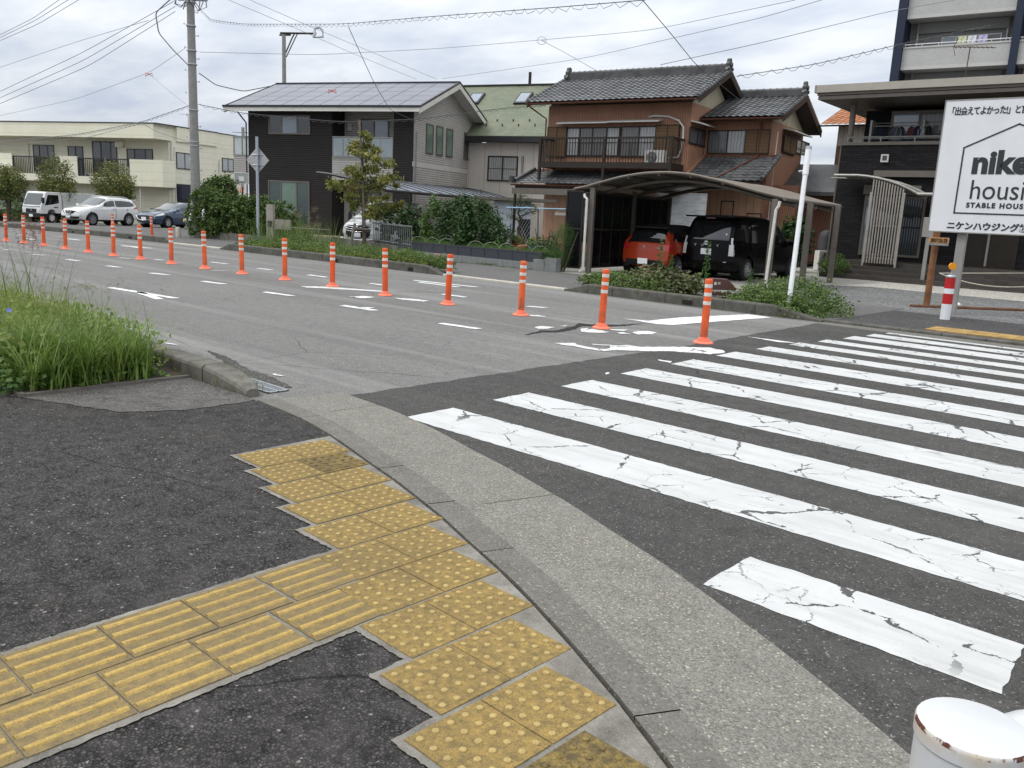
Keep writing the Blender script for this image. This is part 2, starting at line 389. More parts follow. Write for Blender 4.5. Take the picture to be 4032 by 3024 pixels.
# joints across the apron
m = MB()
_o = off(KC, .742)
for i0 in [min(range(len(KC)), key=lambda i: (_o[i][0]-a)**2+(_o[i][1]-b)**2) for a, b in ((-2.78, 3.42), (-5.0, 4.0), (.2, 1.75))]:
    p, q = off(KC, .3)[i0], off(KC, .742)[i0]; p, q = np.array(p), np.array(q); t = (q-p)/np.linalg.norm(q-p); nn = np.array([-t[1], t[0]])
    L = [p+(q-p)*j/12+nn*rnd.uniform(-.006, .006) for j in range(13)]
    m.grid([[(*(a-nn*.002), .0138-.0035*j/12) for j, a in enumerate(L)], [(*(a+nn*.002), .0138-.0035*j/12) for j, a in enumerate(L)]])
struct('apron_crack', m, M_CRACKHOLE)
# raised kerb of the near planting bed, its rounded end and the drain grate beside it
def kerb_run(name, x0, x1, y0, y1, h, mat, tap0=0.0, tap1=0.0, holes=(), front=-1, r=.03, seg=.6, dzg=0.0):
    """kerb along X with a chamfered road edge; ends taper over tap0/tap1; stones every seg metres with open joints"""
    m = MB(); x = x0
    cuts = [x0]
    while cuts[-1]+seg < x1-.15: cuts.append(cuts[-1]+seg)
    cuts.append(x1)
    def hh(x):
        k = h
        if tap0 and x < x0+tap0: k = .025+(h-.025)*(x-x0)/tap0
        if tap1 and x > x1-tap1: k = min(k, .025+(h-.025)*(x1-x)/tap1)
        return k
    for a, b in zip(cuts, cuts[1:]):
        a, b = a+.004, b-.004; n = 4; L = []
        dy = rnd.uniform(-.006, .006)
        for j in range(n+1):
            x = a+(b-a)*j/n; k = hh(x); z = gz(x)+dzg; c = min(r, k*.45)
            prof = [(y0+dy, -.04), (y0+dy, k-c), (y0+dy+c*.35, k-c*.3), (y0+dy+c, k), (y1+dy-c, k), (y1+dy-c*.35, k-c*.3), (y1+dy, k-c), (y1+dy, -.04)]
            L.append([(x, p, z+q) for p, q in prof])
        m.grid(L); m.poly(L[0]); m.poly(L[-1][::-1])
    o = struct(name, m, mat)
    if holes:
        hm = MB()
        for hx in holes:
            z = gz(hx)+dzg; hm.box(hx-.1, hx+.1, y0-.012, y0+.03, z+.03, z+.105)
        struct('drain_shade_block', hm, M_CRACKHOLE)  # solid dark blocks on the kerb face, painted shade of the drain holes
    return o
kerb_run('kerb', -60, -6.47, 3.37, 3.60, .165, M_KERB, seg=.62)
# rounded end stone
m = MB(); L = []
for j in range(9):
    t = j/8; x = -6.462+t*.632; k = .165-.075*t**1.3; w0 = 3.375+.0*t; w1 = 3.60-.07*t**2; c = .035
    if j == 8: k *= .72; w0 += .02; w1 -= .02
    L.append([(x, w0, -.03), (x, w0, k-c), (x, w0+c*.35, k-c*.3), (x, w0+c, k), (x, w1-c, k), (x, w1-c*.35, k-c*.3), (x, w1, k-c), (x, w1, -.03)])
m.grid(L); m.poly(L[0]); m.poly(L[-1][::-1])
struct('kerb_end', m, M_KERB)
m = MB(); gx0, gx1, gy0, gy1 = -6.45, -5.86, 3.61, 3.80
struct('drain_shade_slab', MB().box(gx0, gx1, gy0, gy1, -.01, .006), M_CRACKHOLE)  # flat dark slab under the grate, the pit's shade put into its colour
m.box(gx0, gx1, gy0, gy0+.015, .006, .014).box(gx0, gx1, gy1-.015, gy1, .006, .014).box(gx0, gx0+.015, gy0, gy1, .006, .0135).box(gx1-.015, gx1, gy0, gy1, .006, .0135)
for i in range(22): x = gx0+.03+i*.0255; m.box(x, x+.008, gy0, gy1, .007, .013)
m.box(gx0, gx1, (gy0+gy1)/2-.006, (gy0+gy1)/2+.006, .006, .0145)
M_GALV = plain('galvanised_steel', (.42, .44, .46), .45, .1, 12, metal=.7)
o = m.build('drain_grate', M_GALV); tag(o, 'small steel drain grate at the tip of the near kerb', 'drain grate')
# edging of the near bed
m = MB(); m.box(-80, -6.66, 2.06, 2.10, 0, .055); m.box(-6.70, -6.655, 2.102, 3.365, 0, .05)
struct('bed_edging', m, plain('edging_stone', (.12, .108, .095), .9, .25, 9, bs=60))
sheet('planting_bed', -60, -6.70, 2.10, 3.37, .05, M_SOIL)
# ================================================================== CROSSWALK AND LANE MARKINGS
def quadpoly(pts, amp=.006, step=.05):
    out = []
    for a, b in zip(pts, pts[1:]+pts[:1]):
        n = max(2, int(math.hypot(b[0]-a[0], b[1]-a[1])/step)); out += ragged(a, b, n, amp)
    return out
SX0 = [-4.597, -4.623, -4.647, -4.695, -4.706, -4.705, -4.67, -4.60, -4.50, -4.42, -4.34]
SY = [3.961, 4.915, 5.837, 6.822, 7.755, 8.735, 9.655, 10.427, 11.10, 11.775, 12.41, 13.013]
SH = [.50, .47, .47, .48, .50, .49, .37, .335, .335, .44, .37, .37]
for k in range(12):
    x0 = ([-4.597, -4.623, -4.647, -4.695, -4.706, -4.705, -4.67, -4.60, -4.50, -4.42, -4.34, -4.27])[k]
    x1 = [-.42, -.40, -.38, -.37, -.36, -.35, -.34, -.33, -.32, -.3, -.3, -.3][k]
    if k < 8: x1 = -.35
    else: x1 = -.3
    struct('crosswalk_stripe', flat(quadpoly([(x0, SY[k]), (x1, SY[k]), (x1, SY[k]+SH[k]), (x0-.01, SY[k]+SH[k])]), .0065), M_STRIPE)
struct('crosswalk_stripe', flat(quadpoly([(-1.612, 3.062), (-.474, 3.056), (-.496, 3.512), (-1.614, 3.50)]), .0065), M_STRIPE)
def dash(fn, a, b, wy=.12, mat=M_LINE, name='lane_marking'):
    p, q = G(*fn(*a)), G(*fn(*b))
    pts = quadpoly([(p[0], p[1]-wy/2), (q[0], q[1]-wy/2), (q[0]+.02, q[1]+wy/2), (p[0]-.02, p[1]+wy/2)], .012, .09)
    struct(name, flat(pts, lambda x: gz(x)+.006), mat)
def blot(fn, pts, mat=M_WORN, amp=.02, name='lane_marking', z=.006):
    P = [tuple(G(*fn(*p))[:2]) for p in pts]
    struct(name, flat(quadpoly(P, amp, .06), lambda x: gz(x)+z), mat)
for a, b in [((230,97),(318,102)), ((485,133),(570,143)), ((778,180),(870,190)), ((1095,232),(1220,245)), ((1470,292),(1630,312)), ((1920,370),(2115,397)), ((890,33),(1095,52)), ((1530,152),(1645,165)), ((1875,198),(1975,210)), ((865,122),(950,126)), ((1540,212),(1640,213)), ((30,62),(70,65)), ((1125,133),(1180,138)), ((800,338),(1275,415)), ((1000,370),(1160,422)), ((960,42),(1010,48))]:
    dash(R1, a, b, .13)
for a, b in [((1985,967),(2040,980)), ((1205,742),(1280,752))]: dash(R1, a, b, .045, M_WORN)
for a, b in [((1170,782),(1445,822)), ((1185,570),(1348,592)), ((660,492),(760,505)), ((210,430),(345,447)), ((980,470),(1425,517)), ((1010,483),(1300,518)), ((460,652),(690,688)), ((1800,658),(1930,668))]:
    dash(R2, a, b, .13)
for a, b in [((115,1535),(185,1538)), ((195,1535),(250,1536)), ((180,1560),(225,1566)), ((440,1560),(520,1570)), ((800,1607),(985,1622))]:
    dash(Z1, a, b, .16)
blot(R2, [(500,590),(600,583),(700,592),(620,600)]); blot(R2, [(150,512),(340,516),(500,528),(755,547),(740,553),(480,537),(200,522)])
blot(R2, [(825,597),(960,603),(1085,618),(1040,624),(900,610)]); blot(R2, [(560,665),(640,665),(690,668),(640,678)], M_LINE); blot(R2, [(1800,722),(1885,722),(1940,735),(1830,730)])
def Rq(x, y): return 2000+x/2.4578, 1200+y/2.4578
blot(Rq, [(250,222),(330,208),(460,220),(400,236),(290,234)]); blot(Rq, [(500,210),(595,198),(560,212)])
blot(Rq, [(690,240),(760,228),(840,240),(980,268),(900,275),(760,272),(700,262)]); blot(Rq, [(1050,270),(1110,268),(1195,286),(1090,286)]); blot(Rq, [(995,238),(1160,246),(1130,256),(1000,250)])
blot(Rq, [(1200,275),(1250,258),(1350,258),(1445,270),(1400,287),(1260,290)], M_LINE)
blot(Rq, [(455,375),(660,373),(680,390),(860,428),(960,432),(1010,396),(1190,396),(1300,415),(1450,410),(1700,412),(1960,420),(2080,445),(2100,462),(1960,485),(1800,468),(1560,455),(1300,452),(1000,445),(920,452),(720,425),(640,402),(500,388)])
blot(Rq, [(795,382),(1000,394),(985,399),(830,390)], M_LINE)
blot(R3, [(655,472),(830,487),(1070,463),(1560,440),(1735,463),(1000,518),(900,512)], M_LINE, .012)
blot(R3, [(1540,600),(1800,633),(1905,648),(1790,643)], M_LINE, .01); blot(R3, [(905,770),(1010,783),(990,792),(920,780)], M_LINE, .01)
blot(R3, [(520,868),(545,862),(548,868),(526,880)], M_LINE, .008)
m = None
blot(Rq, [(150,298),(330,248),(470,252),(640,208),(690,178),(800,190),(900,192),(1060,196),(1330,182),(1130,206),(980,214),(820,210),(700,206),(640,240),(500,268),(330,268)], M_CRACKHOLE, .02, 'road_crack', .005)
# tar seams near the near kerb
blot(R1, [(1500,795),(1640,830),(1760,905),(1850,945),(1980,990),(2110,1062),(2040,1072),(1900,1035),(1780,990),(1660,900)], asphalt('loose_gutter_asphalt', (.04, .038, .036), (.12, .115, .105), 100, .08, dirt=.4), .02, 'gutter_patch', .005)
# ================================================================== TACTILE PAVING
def tile(m, st, ux, uy, cx, cy, kind, s=.3008):
    """one 30 cm tile; u runs along Y (bars / row direction)"""
    U = np.array([ux, uy]); W = np.array([uy, -ux]); c = np.array([cx, cy]); h = s/2
    def P(a, b, z): q = c+U*a+W*b; return (q[0], q[1], z)
    tz = .0355+rnd.uniform(-.0012, .0012); a, b = h, h
    m.add([P(-a,-b,.0), P(a,-b,.0), P(a,b,.0), P(-a,b,.0), P(-a+.002,-b+.002,tz), P(a-.002,-b+.002,tz), P(a-.002,b-.002,tz), P(-a+.002,b-.002,tz)], [(0,3,2,1),(4,5,6,7),(0,1,5,4),(1,2,6,5),(2,3,7,6),(3,0,4,7)])
    if kind == 'dot':
        for i in range(5):
            for j in range(5):
                x, y = (i-2)*.0585, (j-2)*.0585; vs = []; n = 8
                for r, z in ((.0125, 0), (.0112, .0040), (.0070, .0062)):
                    for k in range(n): vs.append(P(x+r*math.cos(6.2832*k/n), y+r*math.sin(6.2832*k/n), tz+z))
                fs = [(l*n+k, l*n+(k+1) % n, (l+1)*n+(k+1) % n, (l+1)*n+k) for l in range(2) for k in range(n)]+[tuple(range(2*n, 3*n))]
                st.add(vs, fs)
    else:
        for j in range(4):
            y = (j-1.5)*.073; n = 9; jx = [rnd.uniform(-.0022, .0022) for _ in range(2*n)]
            L0 = [(-.141+.282*i/(n-1)) for i in range(n)]
            st.grid([[P(x, y-.0125, tz) for x in L0], [P(x, y-.0075+jx[i], tz+.0052) for i, x in enumerate(L0)], [P(x, y+.0075+jx[n+i], tz+.0052) for i, x in enumerate(L0)], [P(x, y+.0125, tz) for x in L0]])
            for e in (0, -1): st.poly([P(L0[e], y-.0125, tz), P(L0[e], y-.0075+jx[e], tz+.0052), P(L0[e], y+.0075+jx[e], tz+.0052), P(L0[e], y+.0125, tz)])
tm, tst, dk, dst = MB(), MB(), MB(), MB(); TROW = []
RX = [(-4.405, 2.495), (-4.095, 2.405), (-3.785, 2.31), (-3.472, 2.215), (-3.16, 2.118), (-2.855, 1.99), (-2.553, 1.868), (-2.248, 1.743), (-1.942, 1.592), (-1.629, 1.424), (-1.318, 1.235)]
for i, (x, y) in enumerate(RX):
    a = R(88.2 if i else 86.5); u = (math.cos(a), math.sin(a)); w = (u[1], -u[0])
    for k in (0, 1):
        c = (x+u[0]*(.15+.302*k)+w[0]*.15, y+u[1]*(.15+.302*k)+w[1]*.15); TROW.append((c, a))
        dirty = i == 10 or (i == 1 and k == 1)
        tile(dk if dirty else tm, dst if dirty else tst, u[0], u[1], c[0], c[1], 'dot')
struct('tactile_paving', tm, M_TILE); struct('tactile_studs', tst, M_STUD, smooth=True); struct('dirty_tactile_paving', dk, M_TILEDK); struct('dirty_tactile_studs', dst, M_TILEDK, smooth=True)
gm, gb = MB(), MB()
for c in (0, 1):
    ytop = 1.99 if c == 0 else 1.868
    for k in range(6):
        x = -2.712+.304*c; y = ytop-.15-.303*k+(-.01 if k else 0); tile(gm, gb, -.012, 1.0, x, y, 'bar')
struct('guide_paving', gm, M_TILEBAR); struct('guide_bars', gb, M_BAR)
# mortar bed showing round the tiles
m = MB()
for i, (x, y) in enumerate(RX):
    w0 = .045; yy = y-.028
    end = [p for p in KC]
    # reach to the kerb line at this x
    def kin(xx):
        for p, q in zip(KC, KC[1:]):
            if p[0] <= xx <= q[0]: return p[1]+(q[1]-p[1])*(xx-p[0])/(q[0]-p[0]+1e-9)
        return KC[-1][1]
    xa, xb = x-.026, x+.33
    zq = .0312+.0001*i; m.poly([(*p, zq) for p in ragged((xa, yy), (xb, yy-.004), 26, .004)]+[(xb, kin(xb)-.012, zq), (xa, kin(xa)-.012, zq)]+[(*p, zq) for p in ragged((xa, kin(xa)-.03), (xa, yy+.02), 30, .004)])
m.poly([(*p, .0311) for p in ragged((-2.893, -.2), (-2.228, -.2), 3, .0)+ragged((-2.228, -.2), (-2.232, 1.9), 140, .0045)+ragged((-2.89, 2.015), (-2.893, -.2), 140, .0045)])
struct('mortar_bed', m, M_MORTAR)
# ================================================================== FAR SIDE
FK = 13.50
kerb_run('kerb', -10.82, -5.45, FK, FK+.16, .19, M_KERBD, .55, .85, (-7.95,), seg=.6)
kerb_run('kerb', -24.6, -14.45, FK+.02, FK+.18, .2, M_KERBD, .5, .7, (-18.6, -15.6), seg=.6)
kerb_run('kerb', -75, -27.8, FK+.05, FK+.22, .2, M_KERBD, 0, .6, (-36.2, -31.0), seg=.9)
kerb_run('low_kerb', -14.45, -10.82, FK, FK+.17, .045, M_LOWK, seg=.6)
kerb_run('low_kerb', -27.8, -24.6, FK+.02, FK+.2, .045, M_LOWK, seg=.6)
kerb_run('low_kerb', -5.45, 40, FK+.06, FK+.2, .05, M_KERBD, seg=.6)
struct('gutter_strip', flat([(-5.4, FK-.33), (40, FK-.33), (40, FK+.055), (-5.4, FK+.055)], .007), M_KSTONE)
sheet('far_pavement', -120, -5.4, FK+.15, 17.35, .03, M_FARFOOT, 3)
sheet('far_pavement', -5.4, 60, FK+.19, 16.75, .03, M_FARDARK, 8)
sheet('parking_lot', -130, -24.0, 17.35, 30, .025, M_FARFOOT, 3)
sheet('garden_ground', -24.0, -14.2, 17.35, 40, .025, M_SOIL, 3)
struct('driveway', flat([(-15.2, 17.36), (-8.9, 17.36), (-8.6, 26.2), (-15.6, 26.2)], .034), M_SLAB)
struct('gravel_lot', flat([(-8.88, 16.76), (60, 16.76), (60, 26.5), (-8.6, 26.5)], .022), M_GRAVEL)
struct('pebble_strip', flat([(-9.2, 21.6), (-8.0, 22.9), (-4.0, 22.6), (8, 23.6), (8, 30), (-14, 30), (-11.5, 24.5)], .028), M_PEBBLE)
# far tactile strip
m = MB()
for i in range(26):
    x = -4.0+i*.303; y = 13.93+.045*i*.303
    for k in (0, 1): m.box(x+.004, x+.297, y+.3*k+.004, y+.3*k+.297, .03, .047)
struct('far_tactile_paving', m, plain('far_tactile_yellow', (.33, .215, .075), .85, .3, 5, dirt=.6))
# ================================================================== ORANGE LANE POSTS
def orange():
    t = NT('orange_urethane'); rn = t.n('ShaderNodeObjectInfo').outputs['Random']; z = t.xyz(2)
    base = t.mix(rn, (.74, .10, .022), (.80, .15, .045)); base = t.mix(t.rng(t.noise(5, 4), .3, .7, 0, .3), base, (.62, .085, .02))
    loc = t.n('ShaderNodeVectorMath', {0: t.co, 1: t.n('ShaderNodeCombineXYZ', {0: t.math('MULTIPLY', rn, 40.0), 1: 0.0, 2: 0.0}).outputs[0]}, operation='ADD').outputs[0]
    sc1 = t.noise(9, 6, .75, t.n('ShaderNodeMapping', {0: loc, 'Scale': (1, 1, .45)}).outputs[0]); base = t.mix(t.rng(sc1, .56, .72, 0, .75), base, (.10, .06, .045))
    base = t.mix(t.math('MULTIPLY', t.rng(z, .05, .32, .75, 0), t.rng(t.noise(14, 5, .7, loc), .35, .65)), base, (.12, .085, .065))
    return t.set(base, .5, t.bump(t.noise(50, 3), .06, .004), spec=.3)
M_ORANGE = orange()
M_ORANGE2 = plain('faded_orange_base', (.82, .20, .12), .6, .12, 5, bump=.1, dirt=.25)
M_BAND = plain('reflective_white_band', (.66, .64, .60), .45, .12, 14, bump=.1, dirt=.6)
def make_post():
    t = thing('lane_post', None, 'lane post')
    prof = [(.0, 0), (.125, 0), (.128, .008), (.122, .018), (.085, .032), (.083, .044), (.074, .047), (.074, .056), (.06, .06), (.057, .075), (.05, .079)]
    MB().lathe(prof, 28).build('base', M_ORANGE2, t, smooth=True)
    MB().lathe([(.049, .079), (.048, .3), (.0465, .77), (.0485, .772), (.0485, .80), (.044, .812), (.0, .815)], 24).build('post', M_ORANGE, t, smooth=True)
    for z in (.705, .598, .490):
        MB().lathe([(.0475, z), (.0492, z+.001), (.0492, z+.044), (.0475, z+.045)], 24).build('reflective_band', M_BAND, t, smooth=True)
    return t
PB = [(1519, 741), (1299, 709), (1125, 681), (967, 658), (832, 638.5), (718, 619), (615.5, 604.5), (523, 591.5), (442.8, 580.3), (370.5, 570), (304.2, 559.9), (245.5, 553)]
PBZ = [(578, 1648), (428, 1625), (288, 1605), (157, 1588), (42, 1573)]
PL = ['orange lane post standing right beside the end of the zebra crossing, nearest of its row', 'orange lane post by the broken dark crack in the road', 'orange lane post third from the zebra crossing, before the left side of the carport',
 'orange lane post fourth from the zebra crossing, in front of the low pale kerb', 'orange lane post fifth from the zebra crossing, in front of the drain hole kerb end', 'orange lane post sixth from the zebra crossing, in front of the staked young tree bed',
 'orange lane post seventh from the zebra crossing, in front of the weedy planting bed', 'orange lane post eighth from the zebra crossing, at the left end of the weedy bed', 'orange lane post ninth from the zebra crossing, in front of the driveway gap',
 'orange lane post tenth from the zebra crossing, in front of the clipped hedge', 'orange lane post eleventh from the zebra crossing, left of the hedge', 'orange lane post twelfth from the zebra crossing, below the blue car',
 'orange lane post fifth from the left end, in front of the white SUV rear door', 'orange lane post fourth from the left end, in front of the white SUV front wheel', 'orange lane post third from the left end, in front of the white SUV nose',
 'orange lane post second from the left end, in front of the white truck cab', 'orange lane post leftmost of the whole row, below the truck headlight']
POSTS = [DD(*p) for p in PB] + [Z1(*p) for p in PBZ]
post0 = make_post()
for i, p in enumerate(POSTS):
    q = G(*p); o = post0 if i == 0 else copy_tree(post0)
    o.location = tuple(q); o.rotation_euler = (R(rnd.uniform(-1.3, 1.3)), R(rnd.uniform(-1.3, 1.3)), rnd.uniform(0, 6))
    o['label'] = PL[i]; o['category'] = 'lane post'; o['group'] = 'orange posts along the middle of the road'
for p, lb in ((Z1(993, 1550), 'orange post across the road at the driveway gap, left of the hedge'), (Z1(741, 1478), 'orange post across the road by the white SUV rear wheel')):
    q = G(*p, .03)
    if 'SUV' in lb: q = G(*Z1(741, 1540), .03)
    o = copy_tree(post0); o.location = tuple(q); o['label'] = lb; o['category'] = 'lane post'; o['group'] = 'orange posts by the far kerb'
# ================================================================== WHITE RUSTY GUARD POST (near corner)
def rusty_white():
    t = NT('chipped_white_enamel'); z = t.xyz(2)
    base = t.mix(t.rng(t.noise(7, 4), .3, .7), (.50, .515, .53), (.57, .58, .59))
    st = t.noise(34, 5, .65, t.scale((1, 1, .22))); lo = t.noise(5, 4, .6)
    band = t.rng(z, .738, .768); drip = t.math('MULTIPLY', t.math('MULTIPLY', band, t.math('LESS_THAN', z, .7715)), t.math('MULTIPLY', t.rng(st, .36, .60), t.rng(lo, .36, .55)))
    base = t.mix(t.math('MULTIPLY', drip, .85), base, (.55, .40, .2))
    rim = t.math('MULTIPLY', t.math('GREATER_THAN', z, .7645), t.math('LESS_THAN', z, .7719)); rr = t.math('MULTIPLY', rim, t.rng(t.noise(22, 5, .75), .46, .51))
    base = t.mix(rr, base, (.10, .028, .014))
    return t.set(base, t.rng(rr, 0, 1, .28, .9), t.bump(t.noise(60, 4), .12, .004), spec=.5, Coat_Weight=.2)
M_ENAMEL = rusty_white()
gp = at_depth((3532+1330/4.424, 2700+700/4.424), 1.335)
t = thing('guard_post', 'white round steel guard post with rusty rim at the near corner', 'guard post', (gp[0], gp[1], 0)); GPZ = float(gp[2])
dz = GPZ-.772
MB().lathe([(.0, .0), (.0805, .0), (.0805, .746)], 48).build('body', M_ENAMEL, t, smooth=True, loc=(0, 0, dz))
MB().lathe([(.0806, .742), (.0835, .745), (.0838, .760), (.0838, .7645), (.0832, .7695), (.0815, .7718), (.079, .7722), (.0, .7726)], 72).build('cap', M_ENAMEL, t, smooth=True, loc=(0, 0, dz))
cd = np.array([-gp[0], -gp[1]]); cd /= np.linalg.norm(cd); rt = np.array([-cd[1], cd[0]])*-1
rt = np.array([CR[0], CR[1]]); rt /= np.linalg.norm(rt)
hd = cd*.80-rt*.6; hd /= np.linalg.norm(hd)
def ring(c, d, prof, n=24):
    """lathe about a horizontal axis d"""
    d = Vector((*d, 0)); a = Vector((0, 0, 1)); b = d.cross(a); m = MB(); vs = []; fs = []
    for r, z in prof:
        for k in range(n): vs.append(Vector(c)+d*z+(a*math.sin(6.2832*k/n)+b*math.cos(6.2832*k/n))*r)
    for i in range(len(prof)-1):
        for k in range(n): fs.append((i*n+k, i*n+(k+1) % n, (i+1)*n+(k+1) % n, (i+1)*n+k))
    return m.add(vs, fs+[tuple(range((len(prof)-1)*n, len(prof)*n))])
ring((hd[0]*.0795, hd[1]*.0795, .70+dz), hd, [(.0145, 0), (.0135, .003), (.0075, .0045), (.0, .0045)]).build('bolt_hole_plug', M_ENAMEL, t, smooth=True)
ring((hd[0]*.0840, hd[1]*.0840, .70+dz), hd, [(.0072, 0), (.0068, .0008), (.0, .0008)]).build('hole_shade_disc', M_CRACKHOLE, t)  # dark disc on the plug, its colour stands in for shade inside the hole
rd = rt*.80-cd*.60; rd /= np.linalg.norm(rd)
ring((rd[0]*.06, rd[1]*.06, .722+dz), rd, [(.040, 0), (.040, .085), (.0375, .0865), (.0375, .0885), (.038, .090), (.038, .55)]).build('rail_socket', M_ENAMEL, t, smooth=True)
m = MB(); zq = .722+dz; m.tube([(rd[0]*q, rd[1]*q, z) for q, z in ((.6, zq), (.85, zq), (.96, zq-.03), (1.04, zq-.11), (1.07, zq-.22), (1.07, .0))], .0379, 20); m.build('rail', M_ENAMEL, t, smooth=True)
# ================================================================== BUILDING HELPERS AND MATERIALS
def siding(name, c, pitch=.1, groove=.12, horiz=True, var=.08, depth=.9, rough=.6, axis=None, c2=None, jitter=0.0, dirt=.2, streak=.25):
    t = NT(name); z = t.xyz(2 if horiz else 0) if axis is None else t.xyz(axis)
    if not horiz and axis is None: z = t.math('ADD', t.xyz(0), t.xyz(1))
    fr = t.math('FRACT', t.math('DIVIDE', z, pitch))
    g = t.math('LESS_THAN', fr, groove)
    course = t.math('FLOOR', t.math('DIVIDE', z, pitch))
    wn = t.n('ShaderNodeTexWhiteNoise', {'W': course}, noise_dimensions='1D').outputs[0]
    base = t.mix(t.rng(t.noise(1.3, 5), .3, .7), sc_(c, 1-var), sc_(c, 1+var)); base = t.mix(t.math('MULTIPLY', wn, jitter), base, c2 or sc_(c, .6))
    base = t.mix(t.rng(t.noise(1.5, 5, .7, t.scale((2.2, 2.2, .16))), .5, .78, 0, streak), base, sc_(c, .55))
    base = t.mix(t.math('MULTIPLY', g, .75), base, sc_(c, .35))
    if dirt: base = t.mix(t.rng(t.noise(.7, 6, .7), .52, .8, 0, dirt), base, (.09, .08, .065))
    h = t.rng(fr, 0, groove, 0, 1)
    return t.set(base, rough, t.bump(t.noise(60, 3), .12, .004, t.bump(h, depth, .012)), spec=.2)
def brickwall(name, c, bw=.3, bh=.06, mort=.006, var=.25, mc=None, rough=.5, spec=.5):
    t = NT(name); s = t.n('ShaderNodeSeparateXYZ', {0: t.co})
    u = t.math('ADD', s.outputs[0], s.outputs[1]); v = t.n('ShaderNodeCombineXYZ', {0: u, 1: s.outputs[2], 2: 0.0}).outputs[0]
    b = t.n('ShaderNodeTexBrick', {'Vector': v, 'Color1': (*sc_(c, 1-var), 1), 'Color2': (*sc_(c, 1+var), 1), 'Mortar': (*(mc or sc_(c, .35)), 1), 'Scale': 1.0, 'Mortar Size': mort, 'Brick Width': bw, 'Row Height': bh, 'Bias': 0.0})
    base = t.mix(t.rng(t.noise(1.1, 5), .4, .75, 0, .3), b.outputs[0], sc_(c, .6))
    return t.set(base, rough, t.bump(b.outputs['Fac'], -.9, .01, t.bump(t.noise(40, 4), .25, .006)), spec=spec)
M_DARKSID = siding('dark_brown_siding', (.030, .0265, .025), .105, .22, depth=1.0, dirt=.1, streak=.1)
M_GREYSID = siding('warm_grey_siding', (.45, .435, .405), .105, .2, depth=1.0, dirt=.12)
M_SOFFIT = plain('soffit_white', (.6, .59, .56), .7, .05, 3, bump=0, dirt=.15)
M_FASCIA = plain('fascia_off_white', (.62, .60, .55), .5, .06, 3, dirt=.25)
M_BLACKM = plain('black_metal', (.018, .018, .02), .35, .15, 6, dirt=.15, spec=.5)
M_BROWNAL = plain('bronze_aluminium', (.035, .028, .022), .4, .12, 6, metal=.3, dirt=.2)
M_TAUPE = plain('taupe_aluminium', (.155, .135, .115), .42, .1, 6, metal=.35, dirt=.15)
M_GREYAL = plain('grey_aluminium', (.30, .29, .27), .4, .08, 6, metal=.4, dirt=.15)
M_WHITEP = plain('white_painted_metal', (.72, .73, .74), .4, .05, 6, dirt=.2)
M_OFFW = plain('off_white_plastic', (.62, .61, .57), .5, .06, 5, dirt=.3)
M_CURT = None
def glass(name, c=(.018, .022, .025), rough=.06, spec=.7, streak=.3):
    t = NT(name); n = t.noise(1.2, 4)
    base = t.mix(t.rng(n, .35, .7, 0, streak), c, sc_(c, 2.2)); return t.set(base, rough, None, spec=spec, Coat_Weight=.6, Coat_Roughness=.03)
M_GLASS = glass('dark_window_glass'); M_SKYGLASS = glass('painted_sky_glass', (.14, .18, .22), .05, 1.0, .25)  # second glass has the sky's reflection put into its pale blue base colour
M_GREENGL = glass('frosted_green_glass', (.105, .165, .13), .22, .5, .3); M_GREENDK = glass('dark_green_glass', (.022, .042, .036), .08)
M_FROST = glass('frosted_balcony_glass', (.26, .31, .33), .25, .5, .2); M_FROST2 = glass('milky_balcony_glass', (.42, .47, .46), .3, .5, .2)
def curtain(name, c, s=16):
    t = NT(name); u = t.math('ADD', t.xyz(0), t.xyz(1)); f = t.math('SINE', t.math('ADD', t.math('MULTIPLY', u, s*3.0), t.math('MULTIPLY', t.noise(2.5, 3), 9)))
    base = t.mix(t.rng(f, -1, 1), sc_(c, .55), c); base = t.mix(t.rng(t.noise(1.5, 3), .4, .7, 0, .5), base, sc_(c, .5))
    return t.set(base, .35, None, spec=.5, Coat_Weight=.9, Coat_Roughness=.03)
M_CURT = curtain('lace_curtain_behind_glass', (.42, .42, .41)); M_CURTD = curtain('painted_shade_curtain_behind_glass', (.12, .12, .115))  # darker copy of the curtain, shade put into its colour
M_BLIND = None
def blindmat():
    t = NT('roller_blind_behind_glass'); f = t.math('FRACT', t.math('DIVIDE', t.xyz(2), .12)); base = t.mix(t.math('LESS_THAN', f, .2), (.36, .38, .37), (.26, .28, .275)); return t.set(base, .3, None, spec=.5, Coat_Weight=.8, Coat_Roughness=.03)
M_BLIND = blindmat()
def fb(m, face, c, a0, a1, z0, z1, d0, d1):
    """box standing d0..d1 proud of a wall plane: face f = front (looks along -v), r = right (+u), l = left (-u)"""
    if a0 > a1: a0, a1 = a1, a0
    if z0 > z1: z0, z1 = z1, z0
    if face == 'f': m.box(a0, a1, c-d1, c-d0, z0, z1)
    elif face == 'r': m.box(c+d0, c+d1, a0, a1, z0, z1)
    else: m.box(c-d1, c-d0, a0, a1, z0, z1)
    return m
